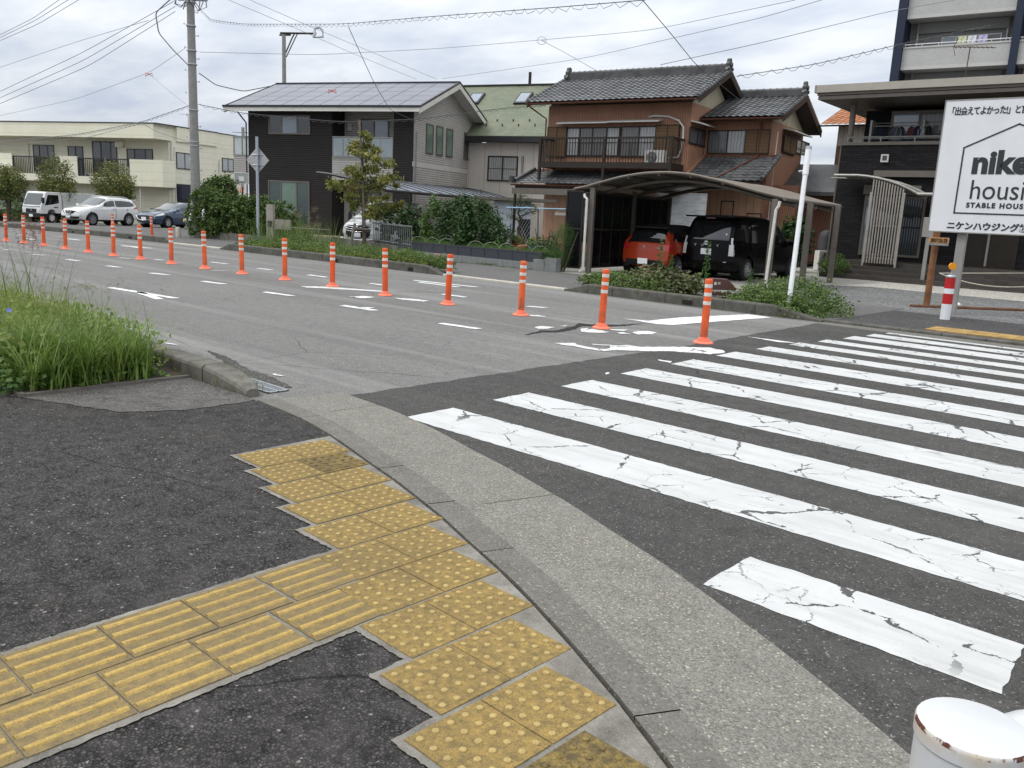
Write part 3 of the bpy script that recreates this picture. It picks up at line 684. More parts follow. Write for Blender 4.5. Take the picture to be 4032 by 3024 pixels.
def window(par, face, c, a0, a1, z0, z1, mull=(), panes=None, fw=.045, fm=None, rails=(), proud=.05, name='window', label=None):
    """a framed window: outer frame with mullions, one pane mesh per light"""
    if a0 > a1: a0, a1 = a1, a0
    if z0 > z1: z0, z1 = z1, z0
    m = MB()
    fb(m, face, c, a0, a1, z1-fw, z1, .003, proud); fb(m, face, c, a0, a1, z0, z0+fw, .003, proud+.015)
    fb(m, face, c, a0, a0+fw, z0+fw, z1-fw, .003, proud-.002); fb(m, face, c, a1-fw, a1, z0+fw, z1-fw, .003, proud-.002)
    xs = [a0+fw]+[a0+(a1-a0)*k for k in mull]+[a1-fw]
    for x in xs[1:-1]: fb(m, face, c, x-fw*.55, x+fw*.55, z0+fw, z1-fw, .003, proud-.006)
    for r_ in rails: fb(m, face, c, a0+fw, a1-fw, z0+(z1-z0)*r_-.012, z0+(z1-z0)*r_+.012, .003, proud-.01)
    o = m.build(name, fm or M_BLACKM, par)
    pm = panes or [M_GLASS]
    for i, (x, y) in enumerate(zip(xs, xs[1:])):
        fb(MB(), face, c, x+.001, y-.001, z0+fw, z1-fw, .003, .018 if i % 2 else .026).build('pane', pm[i % len(pm)], o)
    return o
def wpx(par, fr, face, c, p0, p1, Zf, **k):
    h = fr.hv if face == 'f' else fr.hu
    a, b = h(Zf(*p0), c), h(Zf(*p1), c); i = 0 if face == 'f' else 1
    return window(par, face, c, a[i], b[i], a[2], b[2], **k)
def pantile(par, name, mat, O, U, S, nU, nS, tw=.27, tl=.24, amp=.03, lift=.03, left=None, right=None):
    """a slope of wavy clay tiles. O = lower left corner, U unit along the eave, S unit up the slope"""
    O, U, S = map(np.array, (O, U, S)); Nn = np.cross(U, S); Nn = Nn/np.linalg.norm(Nn); m = MB(); q = 6
    prof = [0.0, .45, .85, 1.0, .82, .35]
    for j in range(nS):
        jit = rnd.uniform(-.004, .004)
        L = [[], [], []]
        for i in range(nU*q+1):
            h = amp*prof[i % q]; x = i/q*tw; t2 = rnd.uniform(-.0025, .0025)
            b = O+U*x+S*(j*tl)
            L[0].append(b+Nn*(h+.0)); L[1].append(b+Nn*(h+lift+jit+t2)); L[2].append(O+U*x+S*((j+1)*tl+.01)+Nn*(h+.004))
        m.grid(L)
    return m.build(name, mat, par)
def tilemat(name, a, b, pale=.5):
    t = NT(name); s = t.n('ShaderNodeSeparateXYZ', {0: t.co})
    cell = t.vor(2.9, out='Color'); cv = t.n('ShaderNodeSeparateColor', {0: cell}).outputs[0]
    base = t.mix(cv, a, b); base = t.mix(t.rng(t.noise(2.2, 6, .7), .42, .75, 0, pale), base, sc_(b, 1.5)); base = t.mix(t.rng(t.noise(.9, 5), .5, .75, 0, .5), base, sc_(a, .6))
    base = t.mix(t.rng(t.noise(9, 5, .7), .6, .75, 0, .35), base, (.10, .10, .075))
    return t.set(base, .42, t.bump(t.noise(60, 4), .2, .005), spec=.55)
M_KAWARA = tilemat('grey_clay_roof_tile', (.05, .051, .052), (.105, .107, .11))
M_KAWARAD = tilemat('dark_ridge_tile', (.035, .035, .036), (.07, .07, .071), .25)
def rake_board(m, pts, w, h0, h1, ax):
    """strip following a roof slope polyline, ax thickness interval"""
    for (a, za), (b, zb) in zip(pts, pts[1:]):
        m.prism([(a, za-h0), (b, zb-h0), (b, zb+h1), (a, za+h1)], ax, w[0], w[1])
# ================================================================== HOUSE WITH DARK FRONT AND SOLAR ROOF
oA = G(*Z2(917, 1352), .15); FA = Fr(oA, 22, gz(oA[0])+.15); BA = float(FA.o[2])
A = thing('house', 'two storey house with dark brown front, pale grey side and solar panel roof', 'house', (oA[0], oA[1], BA), 22)
UL, UR, VD = -4.9, 4.39, 8.5
RS = (7.62-5.93)/(3.6+.75)                     # roof slope
def roofz(v): return 5.98+RS*(v+.75) if v < 3.6 else 5.98+RS*4.35-RS*(v-3.6)
B(UL, 0, 0, VD, -.6, 5.9).build('dark_front_wall', M_DARKSID, A)
# side (right) part: gable wall of pale siding standing behind the recess
m = MB(); m.prism([(1.15, -.6), (VD, -.6), (VD, roofz(VD)-.1), (3.6, roofz(3.6)-.1), (1.15, roofz(1.15)-.1)], 'x', .002, UR)
m.prism([(0.1, -.6), (1.15, -.6), (1.15, roofz(1.15)-.1), (.1, roofz(.1)-.1)], 'x', UR-.12, UR)
m.prism([(.003, -.6), (VD, -.6), (VD, roofz(VD)-.11), (3.6, roofz(3.6)-.11), (.003, roofz(0)-.11)], 'x', UL-.004, UL+.1)
m.build('grey_side_wall', M_GREYSID, A)
B(3.37, UR-.003, 0.0, 1.14, -.6, 5.93).build('dark_pillar_wall', M_DARKSID, A)
B(.01, 3.36, .005, 1.14, 2.66, 3.66).build('balcony_front', M_GREYSID, A)
m = MB(); fb(m, 'f', 0, .01, 3.36, 3.66, 3.72, -.12, .03); m.build('balcony_coping', M_GREYAL, A)
m = MB()
for x in (.05, .62, 1.3, 2.0, 2.68, 3.33): m.box(x-.02, x+.02, -.01, .03, 3.72, 4.66)
m.box(.03, 3.36, -.03, .05, 4.66, 4.71); m.box(.03, 3.36, -.02, .04, 3.74, 3.78); m.build('balcony_rail', M_GREYAL, A)
B(.06, 3.33, .005, .017, 3.79, 4.65).build('balcony_glass', M_FROST, A)
fb(MB(), 'r', UR, -0.0, VD, 3.40, 3.62, .002, .012).build('belt_course', plain('belt_grey', (.5, .485, .45), .6, .05, 3), A)
wpx(A, FA, 'f', 0, (420, 408), (750, 565), Z2, mull=(.31, .69), panes=[M_GLASS, M_SKYGLASS, M_GLASS], fm=M_TAUPE, fw=.07)
wpx(A, FA, 'f', 0, (417, 922), (745, 1300), Z2, mull=(.31, .69), panes=[M_GREENDK, M_GREENGL, M_GREENDK], fm=M_TAUPE, fw=.07)
wpx(A, FA, 'f', 1.15, (1150, 440), (1370, 640), Z2, mull=(.48,), panes=[M_GLASS, M_SKYGLASS], fm=M_TAUPE, fw=.06)
m = MB(); fb(m, 'f', 1.15, .22, .45, 5.08, 5.42, .003, .09); m.build('vent_hood', M_OFFW, A)
for p0, p1 in (((1665, 473), (1715, 720)), ((1745, 490), (1790, 735)), ((1825, 512), (1868, 745))):
    wpx(A, FA, 'r', UR, p0, p1, Z2, panes=[M_GREENGL], fm=M_TAUPE, fw=.06)
wpx(A, FA, 'r', UR, (1965, 545), (2085, 780), Z2, mull=(.5,), panes=[M_GLASS, M_GREENDK], fm=M_TAUPE, fw=.06)
# roof
m = MB(); e0, e1 = UL-.82, UR+.7
P1 = [(-.78, roofz(-.78)), (3.6, roofz(3.6)), (9.0, roofz(9.0))]
m.prism([(v, z) for v, z in P1]+[(9.0, roofz(9)-.13), (3.6, roofz(3.6)-.13), (-.78, roofz(-.78)-.13)], 'x', e0+.02, e1-.02); m.build('roof', M_SOFFIT, A)
m = MB(); rake_board(m, P1, (e1-.018, e1+.03), .26, -.02, 'x'); rake_board(m, P1, (e0-.03, e0+.018), .26, -.02, 'x')
m.box(e0-.03, e1+.03, -.86, -.80, 5.78, 5.96); m.build('fascia', M_FASCIA, A)
m = MB(); rake_board(m, P1, (e1-.03, e1+.045), .0, .085, 'x'); rake_board(m, P1, (e0-.045, e0+.03), .0, .085, 'x')
m.box(e0-.045, e1+.045, -.90, -.80, 5.965, 6.06); m.build('roof_edge_trim', M_BLACKM, A)
M_SOLAR = None
def solarmat():
    t = NT('solar_glass'); base = t.mix(t.rng(t.noise(.5, 4), .3, .7), (.07, .074, .10), (.115, .12, .15))
    return t.set(base, .3, None, spec=.35, Coat_Weight=.22, Coat_Roughness=.12)
M_SOLAR = solarmat()
sl = RS; N_ = math.sqrt(1+sl*sl)
m = MB(); g = MB()
cols = 10; rowsN = 5; vu = [-.70+(3.5+.70)*j/rowsN for j in range(rowsN+1)]; uu = [e0+.06+(e1-e0-.12)*i/cols for i in range(cols+1)]
for j in range(rowsN):
    for i in range(cols):
        a, b, c, d = uu[i]+.018, uu[i+1]-.018, vu[j]+.016, vu[j+1]-.016
        m.add([(a, c, roofz(c)+.065), (b, c, roofz(c)+.065), (b, d, roofz(d)+.065), (a, d, roofz(d)+.065), (a, c, roofz(c)+.03), (b, c, roofz(c)+.03), (b, d, roofz(d)+.03), (a, d, roofz(d)+.03)], [(0,1,2,3),(4,7,6,5),(0,4,5,1),(1,5,6,2),(2,6,7,3),(3,7,4,0)])
m.build('solar_panels', M_SOLAR, A)
m = MB(); m.prism([(-.78, roofz(-.78)+.005), (3.6, roofz(3.6)+.005), (9.0, roofz(9)+.005), (9.0, roofz(9)+.03), (3.6, roofz(3.6)+.045), (-.78, roofz(-.78)+.03)], 'x', e0+.04, e1-.04); m.build('roof_sheet', plain('grey_roof_sheet', (.16, .16, .17), .5, .1, 3), A)
m = MB(); m.box(e0-.03, e1+.03, 3.5, 3.7, roofz(3.6)+.04, roofz(3.6)+.09); m.build('roof_ridge', M_BLACKM, A)
# gutter pipes
m = MB(); m.tube([(UL-.1, -.7, 5.75), (UL-.07, -.3, 5.45), (UL-.07, -.08, 5.3), (UL-.07, -.08, .0)], .035, 8); m.build('downpipe', M_BLACKM, A)
m = MB(); m.tube([(UR+.06, .28, 5.0), (UR+.06, .28, -.2)], .028, 8); m.tube([(UR-.4, -.06, 2.95), (UR-.4, -.06, 2.7), (UR+.06, .10, 2.45), (UR+.06, .28, 2.4)], .025, 8); m.build('conduit', M_GREYAL, A)
# balcony at the left end with pale glass
m = MB(); m.box(UL-1.65, UL-.01, .9, 2.6, 2.7, 3.75); m.build('side_balcony', M_GREYSID, A)
m = MB(); m.box(UL-1.62, UL-.01, .91, .925, 3.8, 4.68); m.box(UL-1.635, UL-1.62, .93, 2.6, 3.8, 4.68); m.build('side_balcony_glass', M_FROST2, A)
m = MB(); m.box(UL-1.67, UL-.01, .87, .96, 4.68, 4.73); m.box(UL-1.67, UL-.01, .88, .95, 3.75, 3.8)
for x in (UL-1.62, UL-1.1, UL-.55, UL-.06): m.box(x-.02, x+.02, .88, .908, 3.8, 4.68)
m.build('side_balcony_rail', M_GREYAL, A)
# entrance: step, door recess
m = MB(); m.box(-2.3, 1.6, -1.6, -.004, -.5, -.06); m.box(-1.9, 1.2, -2.1, -1.604, -.5, -.22); m.build('entrance_step', brickwall('beige_step_tile', (.42, .35, .23), .3, .15, .008, .12), A)
window(A, 'f', 1.15, 1.15, 2.1, 0, 2.15, panes=[M_GLASS], fm=M_BROWNAL, name='entrance_door')
window(A, 'f', 1.15, .28, .62, .55, 1.1, panes=[M_OFFW], fm=M_BROWNAL, name='letter_box')
m = MB(); m.tube([(-4.55, -.16, 1.35), (-4.55, -.03, 1.35)], .06, 10); m.build('wall_lamp', M_OFFW, A)
# carport along the side of the house: black frame, arched blue-grey sheets
T = thing('carport', 'low blue grey polycarbonate carport roof with black frame over the white minivan', 'carport', (oA[0], oA[1], BA), 22)
M_POLY = glass('blue_grey_polycarbonate', (.25, .29, .35), .4, .4, .15)
ca, cb, cv0, cv1 = 5.6, 8.42, -9.87, 3.2
def cz(t): return 2.55-.50*t**1.5
NP = 13
m = MB(); m.grid([[(ca+(cb-ca)*k/10, v, cz(k/10)) for v in (cv0, -6, -3, 0, cv1)] for k in range(11)]); m.build('roof_sheet', M_POLY, T, smooth=True)
m = MB()
for i in range(NP+1):
    v = cv0+(cv1-cv0)*i/NP; m.tube([(ca+(cb-ca)*k/10, v, cz(k/10)+.015) for k in range(11)], .05 if i in (0, NP) else .02, 6)
m.tube([(cb, cv0-.03, 2.03), (cb, cv1, 2.03)], .06, 8); m.tube([(ca, cv0-.03, 2.55), (ca, cv1, 2.55)], .05, 8); m.build('roof_frame', M_BLACKM, T)
for v in (-7.5, -2.5, 2.5): B(ca-.05, ca+.05, v-.05, v+.05, -.5, 2.5).build('post', M_BLACKM, T)
# ================================================================== BROWN TILE-ROOFED HOUSE
oB = at_depth(Z3(1290, 500), 33.0); FB = Fr(oB, 9.5, 0.08)
H = thing('house', 'old two storey house of reddish brown corrugated walls with grey clay tile roofs', 'house', (oB[0], oB[1], .08), 9.5)
M_BROWN = siding('reddish_brown_corrugated', (.43, .225, .145), .075, .3, False, .12, .8, dirt=.2, streak=.35)
M_BROWN2 = siding('tan_panel_wall', (.46, .275, .18), .3, .05, False, .12, .8, dirt=.25)
M_CREAMPL = siding('stained_cream_gable', (.52, .46, .33), .08, .2, False, .1, .6, dirt=.55, streak=.5)
M_LOUVER = siding('brown_louvre_shutter', (.20, .12, .065), .055, .3, True, .1, 1.0, dirt=.2)
M_GUT = plain('rust_red_gutter', (.13, .05, .03), .5, .15, 5, dirt=.3)
M_WOODD = plain('dark_stained_wood', (.045, .032, .025), .7, .25, 8, dirt=.3)
BL, BT, BV = -6.45, 5.9, 4.7
EV, EZ, RV, RZ = -.95, 5.93, 2.3, 7.32        # eave and ridge of the main roof
sB = (RZ-EZ)/(RV-EV)
m = MB(); m.prism([(0, -.3), (BV, -.3), (BV, 5.95), (0, 5.95)], 'x', BL, 0); m.build('wall', M_BROWN, H)
m = MB(); m.prism([(.02, 5.952), (BV-.02, 5.952), (RV, RZ-.12)], 'x', BL+.01, -.01); m.build('gable_wall', M_CREAMPL, H)
n_ = math.sqrt(1+sB*sB); Sv = (0, 1/n_, sB/n_); Sb = (0, -1/n_, sB/n_)
LU, RU = -7.0, .62
nU = int((RU-LU)/.27); nS = int((RV-EV)*n_/.24)
pantile(H, 'roof', M_KAWARA, (LU, EV, EZ+.07), (1, 0, 0), Sv, nU, nS, (RU-LU)/nU, (RV-EV)*n_/nS)
pantile(H, 'roof', M_KAWARA, (RU, 2*RV-EV, EZ+.07), (-1, 0, 0), Sb, nU, nS, (RU-LU)/nU, (RV-EV)*n_/nS)
PR = [(EV+.05, EZ), (RV, RZ), (2*RV-EV-.05, EZ)]
m = MB(); m.prism([(EV+.03, EZ+.06), (RV, RZ+.06), (2*RV-EV-.03, EZ+.06), (2*RV-EV-.03, EZ-.04), (RV, RZ-.05), (EV+.03, EZ-.04)], 'x', LU+.03, RU-.03); m.build('roof_deck', M_WOODD, H)
for a_ in (RU-.008, LU+.008): m = MB(); rake_board(m, PR, (a_-.02, a_+.02), .13, .05, 'x'); m.build('bargeboard', M_WOODD, H)
def verge(par, u, pts, r=.085):
    m = MB()
    for (a, za), (b, zb) in zip(pts, pts[1:]):
        n = int(math.hypot(b-a, zb-za)/.24)
        for k in range(n):
            t0, t1 = k/n, (k+1.12)/n; m.tube([(u, a+(b-a)*t0, za+(zb-za)*t0+.13), (u, a+(b-a)*t1, za+(zb-za)*t1+.11)], [r, r*.86], 8)
    m.build('verge_tile', M_KAWARA, par, smooth=False)
verge(H, RU-.05, PR); verge(H, LU+.05, PR)
def ridge(par, u0, u1, v, z, w=.17, h=.34, orn=True):
    m = MB()
    for k, (ww, zz0, zz1) in enumerate(((w, 0, .12), (w*.88, .121, .2), (w*.76, .201, h-.06))): m.box(u0, u1, v-ww, v+ww, z+zz0, z+zz1)
    m.build('roof_ridge', M_KAWARAD, par)
    m = MB(); n = int((u1-u0)/.26)
    for k in range(n):
        a = u0+(u1-u0)*k/n; b = u0+(u1-u0)*(k+1)/n; m.tube([(a, v, z+h-.05), (b-.01, v, z+h-.05)], .085, 10); m.tube([(b-.045, v, z+h-.05), (b, v, z+h-.05)], .1, 10)
    m.build('ridge_cap_tile', M_KAWARA, par)
    if orn:
        for x, s in ((u0, -1), (u1, 1)):
            m = MB(); out = [(-.30, .0), (-.33, .12), (-.24, .22), (-.26, .36), (-.15, .44), (-.13, .55), (0, .60), (.13, .55), (.15, .44), (.26, .36), (.24, .22), (.33, .12), (.30, 0)]
            m.prism([(v+a*.85, z+b*.95) for a, b in out], 'x', x-.05, x+.09*s if s > 0 else x+.05) if s > 0 else m.prism([(v+a*.85, z+b*.95) for a, b in out], 'x', x-.09, x+.05)
            m.tube([(x+s*.05, v, z+.3), (x+s*.16, v, z+.3)], .1, 10); m.tube([(x+s*.05, v-.2, z+.16), (x+s*.14, v-.2, z+.16)], .07, 8); m.tube([(x+s*.05, v+.2, z+.16), (x+s*.14, v+.2, z+.16)], .07, 8)
            m.build('ridge_end_tile', M_KAWARAD, par, bevel=.012)
ridge(H, LU+.15, RU-.12, RV, RZ+.03)
def gutter(par, u0, u1, v, z, mat=None, r=.055):
    m = MB(); L = []
    for x in (u0, u1): L.append([(x, v+r*math.cos(R(a)), z+r*math.sin(R(a))) for a in range(180, 361, 30)])
    m.grid(L); L2 = [[(p[0], p[1]*1+ (0), p[2]) for p in r_] for r_ in L]
    m.grid([[(p[0], v+(p[1]-v)*1.12, z+(p[2]-z)*1.12) for p in r_] for r_ in L][::-1]); m.build('gutter', mat or M_GUT, par)
gutter(H, LU, RU-.1, EV-.05, EZ+.02)
m = MB(); m.tube([(LU+.15, EV-.05, EZ-.03), (LU+.2, EV-.02, EZ-.12), (BL-.07, -.07, EZ-.5), (BL-.07, -.07, 3.3)], .032, 8); m.build('downpipe', M_GUT, H)
# upper windows, louvred shutter boxes, awnings
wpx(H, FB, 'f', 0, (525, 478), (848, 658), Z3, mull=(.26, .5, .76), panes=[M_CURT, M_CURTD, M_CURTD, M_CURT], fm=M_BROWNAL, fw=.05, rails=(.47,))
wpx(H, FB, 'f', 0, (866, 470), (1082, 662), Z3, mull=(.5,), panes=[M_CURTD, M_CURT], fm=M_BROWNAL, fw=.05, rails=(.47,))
def shutter(p0, p1, face='f', c=0.0):
    h = FB.hv if face == 'f' else FB.hu; i = 0 if face == 'f' else 1
    a, b = h(Z3(*p0), c), h(Z3(*p1), c); o = fb(MB(), face, c, a[i]+.03, b[i]-.03, a[2]-.03, b[2]+.03, .003, .09).build('shutter_box', M_LOUVER, H)
    m = MB(); fb(m, face, c, a[i], b[i], a[2]-.03, a[2], .003, .11); fb(m, face, c, a[i], b[i], b[2], b[2]+.03, .003, .11); k = (a[i]+b[i])/2
    fb(m, face, c, a[i], a[i]+.03, a[2]-.03, b[2]+.03, .003, .108); fb(m, face, c, b[i]-.03, b[i], a[2]-.03, b[2]+.03, .003, .108); fb(m, face, c, k-.015, k+.015, a[2]-.03, b[2]+.03, .09, .104); m.build('shutter_frame', M_BROWNAL, H)
shutter((412, 475), (522, 662)); shutter((1084, 462), (1217, 662))
def awning(a0, a1, z, face='f', c=0.0, d=.45):
    m = MB()
    if face == 'f': m.prism([(c-.003, z), (c-d, z-.10), (c-d, z-.15), (c-.003, z-.05)], 'x', a0, a1)
    else: m.prism([(c+.003, z), (c+d, z-.10), (c+d, z-.15), (c+.003, z-.05)], 'y', a0, a1)
    m.build('window_awning', M_OFFW, H)
awning(-5.8, -3.45, 5.32); awning(-3.44, -1.15, 5.34)
# balcony
m = MB(); bz0, bz1, bv = 3.46, 4.53, -1.2
bu0, bu1 = -6.05, -.2
for k in range(47): x = bu0+(bu1-bu0)*k/46; m.box(x-.012, x+.012, bv-.012, bv+.012, bz0+.12, bz1-.05)
for k in range(9): y = bv+1.15*k/9; m.box(bu0-.012, bu0+.012, y-.012, y+.012, bz0+.12, bz1-.05); m.box(bu1-.012, bu1+.012, y-.012, y+.012, bz0+.12, bz1-.05)
m.build('balcony_balusters', M_BROWNAL, H)
m = MB(); m.box(bu0-.04, bu1+.04, bv-.04, bv+.04, bz1-.05, bz1+.02); m.box(bu0-.04, bu0+.04, bv+.042, -.003, bz1-.05, bz1+.02); m.box(bu1-.04, bu1+.04, bv+.042, -.003, bz1-.05, bz1+.02)
m.box(bu0-.05, bu1+.05, bv-.05, bv+.05, bz0-.12, bz0+.12); m.box(bu0-.05, bu0+.05, bv+.052, -.003, bz0-.12, bz0+.12); m.box(bu1-.05, bu1+.05, bv+.052, -.003, bz0-.12, bz0+.12)
for x in (bu0, -3.05, bu1): m.box(x-.052, x+.052, bv-.055, bv+.056, 2.72, bz1+.03)
m.build('balcony_frame', M_BROWNAL, H)
B(bu0+.05, bu1-.05, bv+.05, -.004, bz0-.05, bz0-.0).build('balcony_floor', M_BROWNAL, H)
# lower tiled roof under the balcony
m_ = math.sqrt(1+.36**2); pantile(H, 'lower_roof', M_KAWARA, (-7.1, -1.65, 2.66), (1, 0, 0), (0, 1/m_, .36/m_), 26, 7, .272, 1.68*m_/7)
B(-7.0, -.05, -1.55, -.004, 2.46, 2.6).build('lower_soffit', M_WOODD, H); gutter(H, -7.1, 0, -1.72, 2.62)
m = MB(); m.tube([(-7.0, -1.6, 2.75), (-7.0, -.05, 3.34)], .1, 8); m.tube([(-7.1, -1.72, 2.7), (-7.06, -1.72, 2.95)], .12, 8); m.build('lower_verge_tile', M_KAWARAD, H)
B(-7.1, 0, -.055, -.004, 3.27, 3.33).build('flashing', M_GUT, H)
# ground floor front
window(H, 'f', 0, -4.9, -2.6, .35, 2.35, mull=(.5,), panes=[M_GLASS, M_CURTD], fm=M_BROWNAL)
fb(MB(), 'f', 0, -6.44, -5.0, .2, 2.42, .003, .05).build('storm_shutter', M_BROWN2, H)
window(H, 'f', 0, -2.5, -1.2, .9, 2.3, mull=(.5,), panes=[M_GLASS], fm=M_BROWNAL)
# grey brick-patterned tarpaulin wall and tan panels on the carport side
m = MB(); fb(m, 'f', 0, -.62, .98, -.2, 2.5, .06, .10); m.build('brick_sheet', brickwall('pale_grey_brick_sheet', (.40, .41, .42), .26, .075, .008, .22, mc=(.5, .5, .5)), H)
# wing on the right, set back
WV, WR, WE = 1.65, 2.68, 5.45
m = MB(); m.box(.003, WR, WV, 6.4, -.3, 5.42); m.box(WR-.5, WR+1.0, 2.6, 6.4, -.3, 3.0); m.build('wing_wall', M_BROWN, H)
fb(MB(), 'f', WV, .1, WR-.05, -.1, 2.9, .003, .03).build('tan_panels', M_BROWN2, H)
WRV = 3.95; WRZ = 6.55; wev = WV-.75; ws = (WRZ-5.42)/(WRV-wev); wn = math.sqrt(1+ws*ws); wl, wr = .05, 3.3
nU2 = 12; nS2 = int((WRV-wev)*wn/.24)
pantile(H, 'wing_roof', M_KAWARA, (wl, wev, 5.47), (1, 0, 0), (0, 1/wn, ws/wn), nU2, nS2, (wr-wl)/nU2, (WRV-wev)*wn/nS2)
pantile(H, 'wing_roof', M_KAWARA, (wr, 2*WRV-wev, 5.47), (-1, 0, 0), (0, -1/wn, ws/wn), nU2, nS2, (wr-wl)/nU2, (WRV-wev)*wn/nS2)
PW = [(wev+.05, 5.40), (WRV, WRZ-.02), (2*WRV-wev-.05, 5.40)]
m = MB(); m.prism([(a, z+.055) for a, z in PW]+[(a, z-.05) for a, z in PW[::-1]], 'x', wl, wr-.03); m.build('wing_roof_deck', M_WOODD, H)
m = MB(); rake_board(m, PW, (wr-.028, wr+.012), .14, .05, 'x'); m.build('wing_bargeboard', M_WOODD, H); verge(H, wr-.05, PW)
m = MB(); m.prism([(WV+.02, 5.422), (6.38, 5.422), (WRV, WRZ-.1)], 'x', .2, WR-.01); m.build('wing_gable_wall', M_CREAMPL, H)
ridge(H, wl+.1, wr-.12, WRV, WRZ+.05, .15, .3); gutter(H, wl, wr-.1, wev-.05, 5.42)
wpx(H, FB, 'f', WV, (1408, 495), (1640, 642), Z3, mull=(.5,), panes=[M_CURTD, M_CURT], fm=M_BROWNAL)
shutter((1642, 490), (1782, 642), 'f', WV)
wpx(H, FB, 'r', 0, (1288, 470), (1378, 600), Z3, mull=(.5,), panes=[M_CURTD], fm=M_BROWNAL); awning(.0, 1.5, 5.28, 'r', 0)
shutter((1868, 515), (1935, 650), 'r', WR); wpx(H, FB, 'r', WR, (1935, 540), (2020, 660), Z3, mull=(.5,), panes=[M_GLASS], fm=M_BROWNAL, rails=(.3, .4))
awning(3.2, 6.0, 5.3, 'r', WR, .5)
# lower tiled roof in front of the wing
l0, lz0, lz1 = -.45, 2.98, 4.02; ls = (lz1-lz0)/(WV-l0); ln = math.sqrt(1+ls*ls)
pantile(H, 'lower_roof', M_KAWARA, (.12, l0, lz0), (1, 0, 0), (0, 1/ln, ls/ln), 11, 9, 3.05/11, (WV-l0)*ln/9)
m = MB(); m.prism([(l0+.05, lz0-.02), (WV-.004, lz1-.03), (WV-.004, lz1-.12), (l0+.05, lz0-.12)], 'x', .01, 3.1); m.build('lower_roof_deck', M_WOODD, H)
fb(MB(), 'f', WV, .003, 3.0, 4.0, 4.1, .003, .06).build('flashing', M_GUT, H)
m = MB(); m.prism([(l0, lz0+.1), (WV-.003, lz1+.1), (WV-.003, lz1-.02), (l0, lz0-.02)], 'x', .003, .1); m.build('side_flashing', M_BROWN, H)
verge(H, 3.14, [(l0, lz0-.03), (WV-.05, lz1-.05)])
m = MB(); m.tube([(2.3, WV-.1, 5.3), (2.3, WV-.06, 4.12), (2.25, WV-.25, 3.98), (1.35, l0+.1, 3.1)], .035, 8); m.build('downpipe', M_GUT, H)
m = MB(); m.tube([(2.9, WV+.2, 5.0), (2.9, WV+.1, 3.6), (2.9, WV+.1, 1.6)], .022, 6); m.build('conduit', M_OFFW, H)
# ground-floor windows behind the parked cars
window(H, 'f', WV, .95, 1.5, .4, 2.3, panes=[M_GLASS], fm=M_BROWNAL); window(H, 'f', WV, 2.05, 2.66, .3, 1.85, panes=[M_GLASS], fm=M_BROWNAL, name='side_door')
# rear annex gable beyond the wing
m = MB(); m.box(2.72, 4.6, 5.0, 9.0, -.3, 2.9); m.build('annex_wall', M_BROWN, H)
PX = [(3.6, 2.7), (6.2, 3.95), (9.4, 2.4)]
m = MB(); m.prism([(a, z+.12) for a, z in PX]+[(a, z-.03) for a, z in PX[::-1]], 'x', 2.7, 5.0); m.build('annex_roof', M_KAWARAD, H)
verge(H, 4.95, PX, .1)
# things fixed to the front: air conditioner on the balcony, its duct
ac = thing('air_conditioner', 'white outdoor air conditioner unit standing on the brown balcony', 'air conditioner', tuple(FB.w(-.98, -.86, bz0+.02)), 9.5)
def acunit(t):
    MB().box(-.4, .4, -.14, .14, .03, .58).build('case', M_OFFW, t, bevel=.012)
    m = MB(); m.lathe([(.0, 0), (.215, 0), (.215, .012), (.0, .012)], 24); o = m.build('fan', M_BLACKM, t); o.rotation_euler = (R(90), 0, 0); o.location = (-.1, -.1415, .31)
    g = MB()
    for k in range(6): rr = .05+.03*k; g.tube([(-.1+rr*math.cos(R(a)), -.158, .31+rr*math.sin(R(a))) for a in range(0, 361, 20)], .004, 4, False)
    g.build('grille', M_OFFW, t)
acunit(ac)
PT = [(-1.75, -.06, 5.42), (-1.5, -.09, 5.46), (-.9, -.06, 5.42), (-.45, -.1, 5.25), (-.25, -.07, 5.0), (-.22, -.09, 4.5), (-.28, -.08, 4.1), (-.35, -.15, 3.85), (-.55, -.6, 3.8)]
m = MB(); m.tube(PT, [.035, .042, .038, .042, .038, .042, .038, .038, .03], 8); o = m.build('pipe_duct', M_OFFW, H, smooth=True)
# ================================================================== GREEN-ROOFED HOUSE BEHIND
oC = at_depth(Z3(0, 1000), 46.0); FC = Fr(oC, 18, 0.0)
Cc = thing('house', 'pale house with mossy green slate roof and skylights between the two front houses', 'house', (oC[0], oC[1], 0), 18)
t = NT('pale_panel_wall'); fr = t.math('FRACT', t.math('DIVIDE', t.math('ADD', t.xyz(0), t.xyz(1)), .95)); base = t.mix(t.rng(t.noise(1.2, 5, .7, t.scale((1, 1, .3))), .4, .75, 0, .4), (.56, .525, .47), (.42, .395, .35))
M_PALE = t.set(t.mix(t.math('LESS_THAN', fr, .02), base, (.2, .18, .15)), .7)
t = NT('green_slate'); s = t.n('ShaderNodeSeparateXYZ', {0: t.co}); row = t.math('FRACT', t.math('DIVIDE', s.outputs[1], .2)); v = t.n('ShaderNodeCombineXYZ', {0: s.outputs[0], 1: s.outputs[1], 2: 0.0}).outputs[0]
bk = t.n('ShaderNodeTexBrick', {'Vector': v, 'Color1': (.105, .128, .075, 1), 'Color2': (.135, .155, .10, 1), 'Mortar': (.07, .082, .05, 1), 'Scale': 1.0, 'Mortar Size': .012, 'Brick Width': .5, 'Row Height': .2})
base = t.mix(t.rng(t.noise(1.4, 6, .7, t.scale((1, .35, 1))), .45, .72, 0, .65), bk.outputs[0], (.19, .19, .125)); M_SLATE = t.set(base, .6, t.bump(bk.outputs['Fac'], -.6, .01))
B(-3.5, 9.5, 0, 8, -.2, 5.1).build('wall', M_PALE, Cc)
GE, GR, grv = 5.42, 8.62, 4.0
